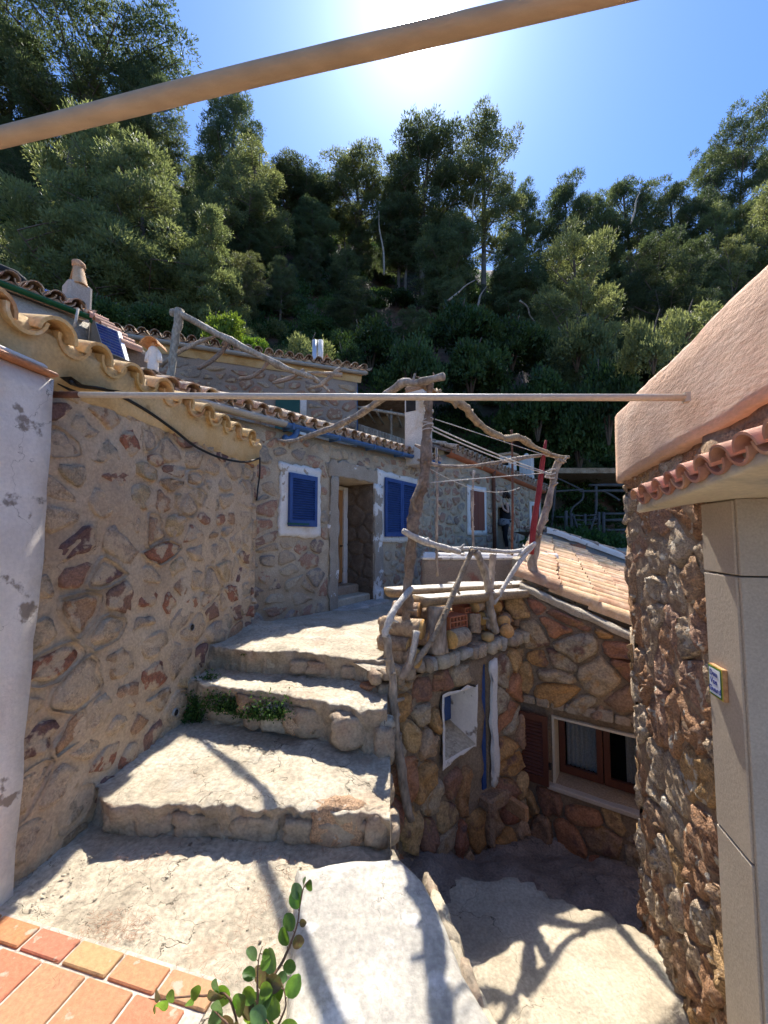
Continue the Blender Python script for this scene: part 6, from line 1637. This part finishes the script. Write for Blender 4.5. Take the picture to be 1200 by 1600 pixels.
LT = [('c', 120, 14, 30, 270, 'great dark pine leaning at the upper left, tallest against the sky', .3),
 ('b', 20, 60, 32, 110, 'dark pine at the extreme left edge beside the great leaning pine', 0),
 ('a', 235, 90, 30, 130, 'dark pine just right of the great leaning pine, crossed by the overhead pole', 1),
 ('a', 368, 108, 28, 115, 'dark round-topped pine poking up behind the overhead pole, left of the sun', 2),
 ('d', 165, 150, 17.5, 190, 'light olive pine whose spire touches the overhead pole at left', .5),
 ('d', 225, 205, 16.2, 210, 'broad sunlit olive pine spreading low on the left, above the solar panels', 2.2),
 ('d', 330, 300, 15.5, 110, 'smaller pointed olive pine at the right foot of the broad sunlit one', 4),
 ('e', 392, 205, 24, 140, 'open pale green pine with dark curving limbs, right of the broad olive pine', 1.4),
 ('b', 452, 252, 33, 80, 'slim dark pine at the left of the saddle of sky', 2),
 ('a', 500, 262, 34, 85, 'rounded pine low in the saddle left of the tall centre pines', 3),
 ('g', 566, 220, 33, 95, 'feathery tall pine, first of the tall centre group below the sun', .4),
 ('a', 620, 250, 31, 80, 'dim pine standing between the feathery tall pine and the tallest centre pine', 4),
 ('b', 664, 180, 31, 105, 'tall dark pine right below the sun disc', 1.1),
 ('g', 748, 176, 31, 95, 'tall airy pine just right of the one below the sun, seen through its crown', 2.6),
 ('a', 815, 262, 34, 75, 'dark rounded pine right of the tall airy pine', 1.8),
 ('f', 880, 256, 33, 95, 'dense pine with a pointed top in the middle of the right skyline', .7),
 ('e', 905, 330, 19.5, 150, 'pale sunlit pine on a bare dark trunk, standing low in front right of centre', 2.0),
 ('b', 925, 290, 35, 70, 'narrow dark pine behind the pale sunlit pine on the right', 3),
 ('a', 975, 258, 35, 105, 'broad dark pine on the right skyline, left of the paired bushy one', 4.1),
 ('f', 1045, 266, 34, 105, 'bushy pine on the right skyline between the broad dark pine and the umbrella pine', 5),
 ('c', 1143, 200, 37, 120, 'windswept dark umbrella pine against the sky at the upper right', .2),
 ('a', 1095, 280, 33, 90, 'dark pine beneath the windswept umbrella pine', 1),
 ('f', 1175, 290, 30, 100, 'dark bushy pine at the right edge under the umbrella pine', 2),
 ('g', 1205, 262, 26, 60, 'light-topped pine cut by the right edge of the picture', 2),
 ('c', 1040, 398, 23, 130, 'low spreading pine with a flat crown above the pink parapet, left one', 3.2),
 ('e', 1140, 350, 25, 75, 'small round pale pine near the right edge above the parapet', 3.6),
 ('e', 1120, 300, 31, 70, 'pale round pine above and behind the small round one on the right', 3.6),
 ('b', 700, 330, 26, 80, 'half-hidden dark pine on the slope below the two tall centre pines', 2),
 ('a', 800, 345, 25, 80, 'thin-limbed pine on the bare red slope right of centre', 2.9)]
for (k, u, vt, y, w, lab, rz) in LT: tree_px(k, u, vt, y, w, lab, rz=rz)
def zone(what, u, y):
    a = 'low on the slope' if y < 22 else 'halfway up the slope' if y < 32 else 'high up near the skyline'
    z = ('above the ochre tile eave', 'above the branch pergola', 'above the blue-shuttered house', 'above the sooty chimney', 'above the red-shuttered house', 'above the right pipe end', 'over the pink parapet')[max(0, min(6, int((u + 30) / 180)))]
    return 'crowded %s %s, %s' % (what, a, z)
rg = random.Random(77); cnt = 0
for row, y in enumerate((18, 21, 24.5, 28, 31.5, 35, 38.5, 42)):
    x = -1.15 * y + rg.uniform(0, 3)
    while x < 1.15 * y:
        u = x / y * 600 + 600
        dens = .8 if y < 30 else .62
        if 590 < u < 850 and y < 34: dens = .5
        if y < 20 and (560 < u < 840): dens = 0
        if rg.random() < dens:
            k = rg.choice('aabbcffeg'); h = rg.uniform(4.2, 6.6) * (1.1 if y > 30 else .95) * (.68 if y > 34 else .9)
            place_tree(k, x, y + rg.uniform(-1.2, 1.2), h, rg.uniform(.8, 1.25), zone('pine', u, y), 'pines crowding the hillside', rz=rg.uniform(0, 6.28)); cnt += 1
        x += rg.uniform(2.6, 4.6)
# shrubs
def shrub_mesh(name, seed, n, m, r=1.0, per=150, ln=.10, wd=.026, pr=.34):
    rs = np.random.RandomState(seed); d = unit(rs.normal(size=(n, 3))); d[:, 2] = np.abs(d[:, 2]) * 1.1 - .28
    cs = d * rs.uniform(.45, 1, (n, 1)) * np.array([r, r, r * .8]); rad = rs.uniform(.7, 1.3, n) * pr
    C, D = puffs(rs, cs, rad, per, up=.5, flat=.8); S = unit(np.cross(D, rs.normal(size=D.shape))); k = len(C)
    return leaf_mesh(name, C, D, S, rs.uniform(.7, 1.3, k) * ln, rs.uniform(.7, 1.3, k) * wd, m)
SH = [shrub_mesh('shrub_a', 11, 34, M['leaf_shrub']), shrub_mesh('shrub_b', 12, 40, M['leaf_shrub'], per=120), shrub_mesh('shrub_c', 13, 30, M['leaf_bright'], per=150, ln=.10, wd=.032), shrub_mesh('shrub_d', 14, 34, M['leaf_light'], per=110, ln=.12, wd=.022)]
stick = mesh('shrub_stem', *join(*[tube([(0, 0, -.3), (.25 * cos(a), .25 * sin(a), .35), (.5 * cos(a + .4), .5 * sin(a + .4), .8)], [.04, .03, .012], 5, .2, 3, sub=2) for a in (0, 1.3, 2.5, 3.8, 5)]), M['trunk'])
def shrub(i, u, v, y, wpx, hpx, label, group=None, pos=None, s=None):
    if pos is None:
        q = at_y(u, v, y); s = (wpx / 600 * y / 2.2, wpx / 600 * y / 2.2, hpx / 600 * y / 1.0); pos = (q.x, q.y, q.z)
    t = thing('shrub', label, 'shrub', pos, group); t.scale = s; t.rotation_euler = (0, 0, ru(0, 6.28))
    for nm, me in (('foliage', SH[i]), ('stem', stick)):
        o = bpy.data.objects.new(nm, me); COL.objects.link(o); o.parent = t
for (i, u, v, y, w, h, lab) in ((2, 352, 545, 13.0, 75, 68, 'bright yellow-green bush rising behind the branch pergola, left of its pair'),
    (2, 395, 560, 12.6, 60, 40, 'lower bright green bush right of the taller bright bush'),
    (3, 482, 568, 13.2, 85, 55, 'grey-green bush behind the upper house, left of its flues'),
    (1, 542, 575, 14.0, 60, 50, 'dull green bush just right of the two flues'),
    (0, 155, 520, 12.5, 110, 65, 'dark green bush behind the tile-hooded chimney'),
    (0, 240, 520, 13.0, 90, 50, 'dark green bush between the blue solar panel and the branch pergola'),
    (1, 640, 600, 14.5, 110, 85, 'dark rounded bush behind the sooty chimney'),
    (0, 735, 600, 15.0, 120, 80, 'dark rounded bush right of the sooty chimney above the driftwood beam'),
    (1, 720, 540, 17.0, 130, 75, 'deep green bush on the slope above the sooty chimney'),
    (0, 580, 560, 16.0, 120, 70, 'deep green bush on the slope left of the sooty chimney'),
    (1, 800, 560, 17.0, 120, 70, 'deep green bush below the pale sunlit pine, left side'),
    (3, 900, 560, 16.0, 110, 75, 'pale bush at the foot of the pale sunlit pine'),
    (3, 1020, 560, 12.0, 100, 85, 'pale olive bush peeping over the left end of the pink parapet'),
    (3, 1075, 520, 13.0, 90, 55, 'pale olive bush behind the pink parapet, further right'),
    (1, 905, 710, 15.0, 110, 90, 'dark bush right of the red pole above the pole shelter'),
    (0, 840, 660, 15.0, 120, 100, 'dark bush behind the end of the driftwood beam'),
    (1, 950, 660, 13.5, 110, 120, 'dark bush hanging beside the far corner of the right house')):
    shrub(i, u, v, y, w, h, lab)
n_sh = 0
for y in (15.5, 17, 18.8, 20.8, 23, 25.5, 28.5, 32):
    x = -1.05 * y
    while x < 1.05 * y:
        xx, yy = x + rg.uniform(-.6, .6), y + rg.uniform(-.8, .8); s = rg.uniform(.7, 1.35) * (1 + .01 * y)
        uu = xx / yy * 600 + 600
        if n_sh < 215 and rg.random() < (.7 if 590 < uu < 830 and yy > 19 else .88):
            shrub(rg.choice((0, 0, 1, 1, 1, 3)), 0, 0, 0, 0, 0, zone('shrub', xx / yy * 600 + 600, yy), 'scrub on the hillside', (xx, yy, hill(xx, yy) - .25), (s, s, s * rg.uniform(.7, 1.1))); n_sh += 1
        x += rg.uniform(1.5, 2.7) * (1 + .012 * y)
# ground cover over the slope: uncountable low scrub
rs = np.random.RandomState(5); cs = []; rad = []
for _ in range(2600):
    y = rs.uniform(12, 46); x = rs.uniform(-1.1, 1.1) * y
    if hill(x, y) < .9: continue
    if n3((x, y, 0), .22) > .28: continue
    if 590 < x / y * 600 + 600 < 830 and 19 < y < 34 and rs.uniform() < .75: continue
    cs.append(np.array([x, y, hill(x, y) + .1])); rad.append(rs.uniform(.35, .95))
C, D = puffs(rs, cs, rad, 45, up=.6, flat=.7); S = unit(np.cross(D, rs.normal(size=D.shape))); k = len(C)
clean(link('undergrowth', leaf_mesh('undergrowth', C, D, S, rs.uniform(.12, .26, k), rs.uniform(.025, .05, k), M['leaf_shrub'])), kind='stuff')
# dead trunks and bare limbs lying on the red slope
for i, (u0, v0, u1, v1, y) in enumerate(((700, 470, 742, 438, 22), (735, 500, 760, 448, 21), (812, 470, 838, 505, 21), (600, 430, 592, 330, 28), (735, 395, 742, 300, 27), (985, 350, 1000, 300, 30), (180, 590 - 80, 235, 560 - 80, 13.5))):
    a, b = at_y(u0, v0, y), at_y(u1, v1, y + .4); lab = ['grey dead branch lying on the red slope, lowest left', 'thin dead branch standing on the red slope', 'grey broken branch right of the red slope', 'bare grey trunk left of the tall centre pines', 'bare pale trunk under the airy centre pine', 'bare trunk on the right-hand slope', 'grey dead bough hanging above the blue solar panel'][i]
    top('dead_branch', tube([a, a.lerp(b, .35) + Vector((.1, 0, .12)), a.lerp(b, .7) + Vector((-.08, 0, .05)), b], [.07, .06, .045, .02], 6, .3, 3, sub=3), M['wood_grey'], lab, 'branch')

# ================================================================ weeds in the steps, fallen needles
def weeds(name, pts, n, ln, m, spread=.05, lift=.03):
    rs = np.random.RandomState(n); P = resample([Vector(p) for p in pts], 60); C = []
    for _ in range(n):
        p = P[rs.randint(60)]; C.append([p.x + rs.normal() * spread, p.y + rs.normal() * spread * .6, p.z + abs(rs.normal()) * lift])
    C = np.array(C); D = unit(rs.normal(size=(n, 3)) + np.array([.1, -.6, .7])); S = unit(np.cross(D, rs.normal(size=(n, 3))))
    return clean(link(name, leaf_mesh(name, C, D, S, rs.uniform(.6, 1.4, n) * ln, rs.uniform(.6, 1.3, n) * ln * .28, m)), kind='stuff')
weeds('weeds', [at_y(330, 1105, 2.98), at_y(390, 1120, 2.90), at_y(445, 1122, 2.78)], 3600, .023, M['leaf_weed'], .048, .055)
weeds('weeds', [at_y(300, 1140, 3.0), at_y(312, 1095, 3.05), at_y(330, 1065, 3.15)], 2000, .024, M['leaf_weed'], .040, .035)
weeds('weeds', [at_y(378, 1025, 3.25), at_y(392, 1020, 3.25)], 160, .016, M['leaf_weed'], .014, .012)
weeds('weeds', [at_y(175, 1290, 2.25), at_y(190, 1270, 2.3)], 160, .014, M['leaf_weed'], .02, .012)
def litter(name, n, x0, x1, y0, y1, z, ln, dens=None, seed=1):
    rs = np.random.RandomState(seed); C = []
    while len(C) < n:
        x, y = rs.uniform(x0, x1), rs.uniform(y0, y1)
        if dens and n3((x, y, 0), 3.0) < dens: continue
        C.append([x, y, z(x, y) if callable(z) else z])
    C = np.array(C); a = rs.uniform(0, 6.28, n); D = np.stack([np.cos(a), np.sin(a), rs.normal(size=n) * .05], 1); D = unit(D); S = unit(np.cross(D, np.array([[0, 0, 1.]])))
    return clean(link(name, leaf_mesh(name, C, D, S, rs.uniform(.5, 1.4, n) * ln, np.full(n, .0009), M['needle'])), kind='stuff')
litter('pine_needles', 420, -1.35, -.15, 1.45, 2.05, lambda x, y: .014 + .012 * fr((x, y, 0), 1.6, 4), .035, .05)
litter('pine_needles', 260, -1.22, -.95, 1.60, 1.72, .016, .03, seed=3)
litter('pine_needles', 160, -1.3, -.1, 2.15, 2.7, .20, .03, .1, seed=4)

def grit(name, n, fn, seed, m):
    rs_ = random.Random(seed); gs = []
    for i in range(n):
        x, y, z = fn(rs_); s = rs_.choice((.003, .003, .004, .005, .007)); V_, F_ = rock((x, y, z + s * .4), s * rs_.uniform(.8, 1.5), s, s * .6, 1, .3, 1.5, i * 1.7, .4, rs_.uniform(0, 3)); gs.append((V_, F_))
    return clean(part(name, join(*gs), m), kind='stuff')
def f1_(r):
    x = r.uniform(-1.5, -.1); y = 2.08 - abs(r.gauss(0, .16)); return x, y, .012 * fr((x, y, 0), 1.6, 4)
def f2_(r):
    x = -1.52 + abs(r.gauss(0, .08)); y = r.uniform(1.75, 2.1); return x, y, .008
def f3_(r):
    x = r.uniform(.35, 1.5); y = r.uniform(1.5, 2.6); return x, y, lane_z(x, y)
def f4_(r):
    x = r.uniform(-1.3, 0); y = 2.85 - abs(r.gauss(0, .2)); return x, y, .18 + .022 * fr((x, y, 0), 2.2, 5, 1)
grit('grit', 45, f1_, 1, M['cement']); grit('grit', 40, f2_, 2, M['cement']); grit('grit', 25, f3_, 3, M['cement_lane']); grit('grit', 30, f4_, 4, M['cement'])
# ================================================================ the round-leaved seedling in the foreground
sd = thing('seedling', 'leafy seedling with round glossy green leaves growing beside the pale cement strip', 'plant', (-.40, 1.28, 0))
def leafgeo(s):
    V = []; F = []; n = 7
    for i in range(n):
        t = i / (n - 1); w = s * .40 * sqrt(max(0, sin(pi * min(1, t * .97 + .015)))) * (1.0 if t < .6 else 1.02)
        z = -s * .10 * (t - .5) ** 2 * 2
        V += [(-w, t * s, z + w * .30), (-w * .5, t * s, z + w * .08), (0, t * s, z), (w * .5, t * s, z + w * .08), (w, t * s, z + w * .30)]
    for i in range(n - 1):
        for k in range(4): F.append((i * 5 + k, i * 5 + k + 1, (i + 1) * 5 + k + 1, (i + 1) * 5 + k))
    return V, F
V, F = leafgeo(.05); leafm = mesh('leaf', V, F, M['leaf_big'])
rg = random.Random(21)
def stem(pts, r, leaves, s0=1.02):
    part('stem', tube(pts, r, 6, .15, 30, sub=4), M['stem'], sd)
    P = resample(pts, 40)
    for (t, sg, s) in leaves:
        i = int(t * 38); p = P[i]; tg = (P[i + 1] - p).normalized()
        a = rg.uniform(-.5, .5) + (0 if sg > 0 else pi); side = tg.orthogonal().normalized()
        side = Vector((1, -.15, 0)) if abs(tg.x) < .6 else Vector((0, -.35, 1)); side = (side - tg * side.dot(tg)).normalized()
        d = (side * sg * rg.uniform(.7, 1.1) + tg * rg.uniform(.1, .6) + Vector((rg.uniform(-.3, .3), rg.uniform(-.35, .2), rg.uniform(-.15, .45)))).normalized()
        x = d.cross(Vector((rg.uniform(-.7, .7), rg.uniform(-1.1, -.1), rg.uniform(.2, 1)))).normalized(); z = x.cross(d)
        q = p + d * .008; part('petiole', tube([p, q], .0012, 4), M['stem'], sd)
        link('leaf', leafm, sd, q, Matrix((x, d, z)).transposed(), s * s0)
b0 = Vector((-.40, 1.22, .0))
def z_(u, v, y): return at_y(u, v, y)
stem([b0, z_(420, 1545, 1.26), z_(443, 1500, 1.30), z_(463, 1450, 1.34), z_(468, 1420, 1.36), z_(474, 1388, 1.38), z_(484, 1374, 1.39)], [.0045, .004, .004, .003, .0025, .002, .001],
     [(.28, 1, 1.0), (.30, -1, 1.2), (.36, -1, 1.3), (.40, 1, 1.1), (.45, -1, 1.25), (.5, 1, .9), (.54, -1, 1.2), (.60, 1, .8), (.66, -1, .95), (.70, 1, .8), (.76, -1, .95), (.80, 1, .5), (.86, -1, 1.0), (.92, -1, .9), (.985, -1, .75), (.99, 1, .75)])
stem([b0, z_(402, 1570, 1.22), z_(402, 1540, 1.23), z_(404, 1500, 1.25), z_(410, 1478, 1.26)], [.004, .0035, .003, .002, .001],
     [(.3, -1, 1.2), (.36, 1, 1.3), (.42, -1, 1.2), (.5, 1, 1.2), (.55, -1, 1.0), (.62, 1, 1.1), (.68, -1, .9), (.75, 1, .9), (.82, -1, .8), (.88, 1, .7), (.94, -1, .8), (.99, 1, .6)])
stem([b0 + Vector((0, 0, .02)), z_(360, 1562, 1.22), z_(320, 1556, 1.24), z_(280, 1558, 1.24), z_(250, 1562, 1.24), z_(232, 1560, 1.24)], [.004, .0035, .003, .0025, .002, .001],
     [(.25, 1, 1.1), (.3, -1, 1.1), (.4, 1, 1.2), (.45, -1, 1.0), (.52, 1, 1.2), (.56, 1, 1.0), (.64, -1, .5), (.70, 1, .75), (.74, -1, .6), (.86, 1, .7), (.90, -1, .9), (.95, 1, .9), (.985, -1, .9)])
stem([b0, z_(440, 1590, 1.2), z_(446, 1560, 1.22), z_(440, 1535, 1.24)], [.004, .003, .002, .001], [(.3, 1, 1.1), (.4, -1, 1.3), (.5, 1, 1.2), (.6, -1, 1.1), (.7, 1, 1.2), (.8, -1, 1.1), (.9, 1, 1.1), (.98, -1, 1.0)])
stem([b0, z_(360, 1610, 1.16), z_(345, 1590, 1.17), z_(330, 1575, 1.18)], [.004, .003, .002, .001], [(.3, 1, 1.1), (.4, -1, 1.1), (.5, 1, 1.2), (.6, -1, 1.0), (.75, 1, 1.1), (.88, -1, 1.0), (.96, 1, .9)])
stem([b0, z_(410, 1620, 1.14), z_(420, 1600, 1.15), z_(405, 1585, 1.16)], [.004, .003, .002, .001], [(.3, 1, 1.2), (.4, -1, 1.3), (.5, 1, 1.3), (.6, -1, 1.2), (.75, 1, 1.2), (.9, -1, 1.1)])

# ================================================================ the woman by the doorway up the alley
wy = 11.2
foot = at_y(789, 862, wy); g0 = foot.z; wx = foot.x
pr = thing('person', 'person with dark curly hair in black, leaning by a doorway, hand at the chin', 'person', (wx, wy, g0))
def skin_body(name, joints, edges, m, parent, sub=2):
    import bmesh
    me = bpy.data.meshes.new(name); me.from_pydata([j[0] for j in joints], edges, [])
    o = bpy.data.objects.new(name, me); COL.objects.link(o)
    md = o.modifiers.new('s', 'SKIN'); ss = o.modifiers.new('u', 'SUBSURF'); ss.levels = sub; ss.render_levels = sub
    for i, j in enumerate(joints):
        v = me.skin_vertices[0].data[i]; r = j[1]; v.radius = r if isinstance(r, tuple) else (r, r); v.use_root = (i == 0)
    bpy.context.view_layer.update()
    m2 = bpy.data.meshes.new_from_object(o.evaluated_get(bpy.context.evaluated_depsgraph_get())); bpy.data.objects.remove(o)
    m2.materials.clear(); m2.materials.append(m); m2.shade_smooth()
    return link(name, m2, parent, (wx, wy, g0))
# figure faces left and slightly towards us (-x, -y)
J = [((0, 0, .93), (.12, .10)), ((0, 0, 1.10), (.09, .075)), ((-.01, -.01, 1.28), (.125, .09)), ((-.01, -.01, 1.38), (.10, .075)), ((-.02, -.02, 1.45), (.045, .045)), ((-.05, -.03, 1.53), (.075, .08)), ((-.06, -.035, 1.60), (.078, .085)), ((-.05, -.03, 1.66), (.05, .06)),
     ((.04, -.14, 1.37), .048), ((.05, -.22, 1.12), .036), ((-.10, -.25, 1.22), .028), ((-.13, -.20, 1.38), .024),   # near arm bent, hand to the chin
     ((-.02, .14, 1.37), .045), ((-.12, .16, 1.14), .034), ((-.26, .08, 1.10), .026),
     ((.02, -.09, .86), .085), ((-.02, -.10, .48), .055), ((.03, -.11, .10), .040), ((-.08, -.12, .04), .035),
     ((.02, .09, .86), .085), ((.0, .10, .48), .055), ((.04, .11, .10), .040), ((-.07, .11, .04), .035)]
E = [(0, 1), (1, 2), (2, 3), (3, 4), (4, 5), (5, 6), (6, 7), (3, 8), (8, 9), (9, 10), (10, 11), (3, 12), (12, 13), (13, 14), (0, 15), (15, 16), (16, 17), (17, 18), (0, 19), (19, 20), (20, 21), (21, 22)]
bd_ = skin_body('body', J, E, M['skin'], pr)
T = [((.02, 0, .84), (.19, .17)), ((.03, 0, 1.05), (.18, .16)), ((.02, -.01, 1.24), (.18, .16)), ((.01, -.01, 1.40), (.15, .14))]
skin_body('top', T, [(0, 1), (1, 2), (2, 3)], M['black_cloth'], pr)
skin_body('hip_wrap', [((-.02, -.02, 1.00), (.20, .18)), ((-.02, -.02, .86), (.20, .18)), ((-.02, -.02, .72), (.19, .17))], [(0, 1), (1, 2)], M['grey_cloth'], pr)
skin_body('trousers', [((.0, 0, .92), (.14, .115)), ((.02, -.09, .82), .095), ((-.02, -.10, .48), .066), ((.03, -.11, .12), .052), ((.02, .09, .82), .095), ((.0, .10, .48), .066), ((.04, .11, .12), .052)], [(0, 1), (1, 2), (2, 3), (0, 4), (4, 5), (5, 6)], M['black_cloth'], pr)
for (sx, sy) in ((-.03, -.115), (-.02, .11)): part('shoe', rock(Vector((wx + sx, wy + sy, g0 + .035)), .11, .042, .04, 2, .05, 1, 0, .3), M['soot'], pr)
hv = []
for i in range(26):
    a = rg.uniform(0, 6.28); e_ = rg.uniform(-.6, 1.5); c = Vector((wx - .03 + cos(a) * .11 * cos(e_) + .04, wy - .03 + sin(a) * .10 * cos(e_), g0 + 1.62 + .11 * sin(e_)))
    if c.x < wx - .09 and c.z < g0 + 1.66: continue
    hv.append(rock(c, .055, .055, .055, 2, .35, 3, i * 3.0, .1))
hv.append(rock(Vector((wx - .02, wy - .02, g0 + 1.64)), .10, .10, .11, 2, .2, 2, 1, .1))
hv = [([hd_c + (v - hd_c) * 1.12 for v in g_[0]], g_[1]) for hd_c in [Vector((wx + .01, wy, g0 + 1.60))] for g_ in hv]
part('hair', join(*hv), M['hair'], pr)
hd = Vector((wx - .06, wy - .035, g0 + 1.57)); fd = Vector((-.86, -.5, 0)); sd_ = Vector((.5, -.86, 0))
for s_ in (-1, 1): part('eye', rock(hd + fd * .078 + sd_ * (.03 * s_) + Vector((0, 0, .015)), .011, .011, .008, 1, 0), M['soot'], pr)
part('nose', rock(hd + fd * .088 + Vector((0, 0, -.012)), .013, .013, .022, 1, 0), M['skin'], pr)
part('mouth', rock(hd + fd * .078 + Vector((0, 0, -.045)), .014, .018, .007, 1, 0), M['red_wood'], pr)
# raised hand: palm and five bent fingers
hc = Vector((wx - .135, wy - .195, g0 + 1.40)); fg_ = [rock(hc, .030, .016, .038, 2, .05, 1, 0, .3)]
for k in range(4):
    b = hc + Vector((-.018 + .012 * k, 0, .032)); L = (.030, .034, .032, .025)[k]
    fg_.append(tube([b, b + Vector((.004, .006, L * .5)), b + Vector((.016, .014, L * .9))], [.0075, .007, .005], 6, sub=2))
fg_.append(tube([hc + Vector((.022, 0, -.012)), hc + Vector((.042, .006, .008)), hc + Vector((.044, .01, .028))], [.008, .008, .006], 6, sub=2))
part('hand', join(*fg_), M['skin'], pr)
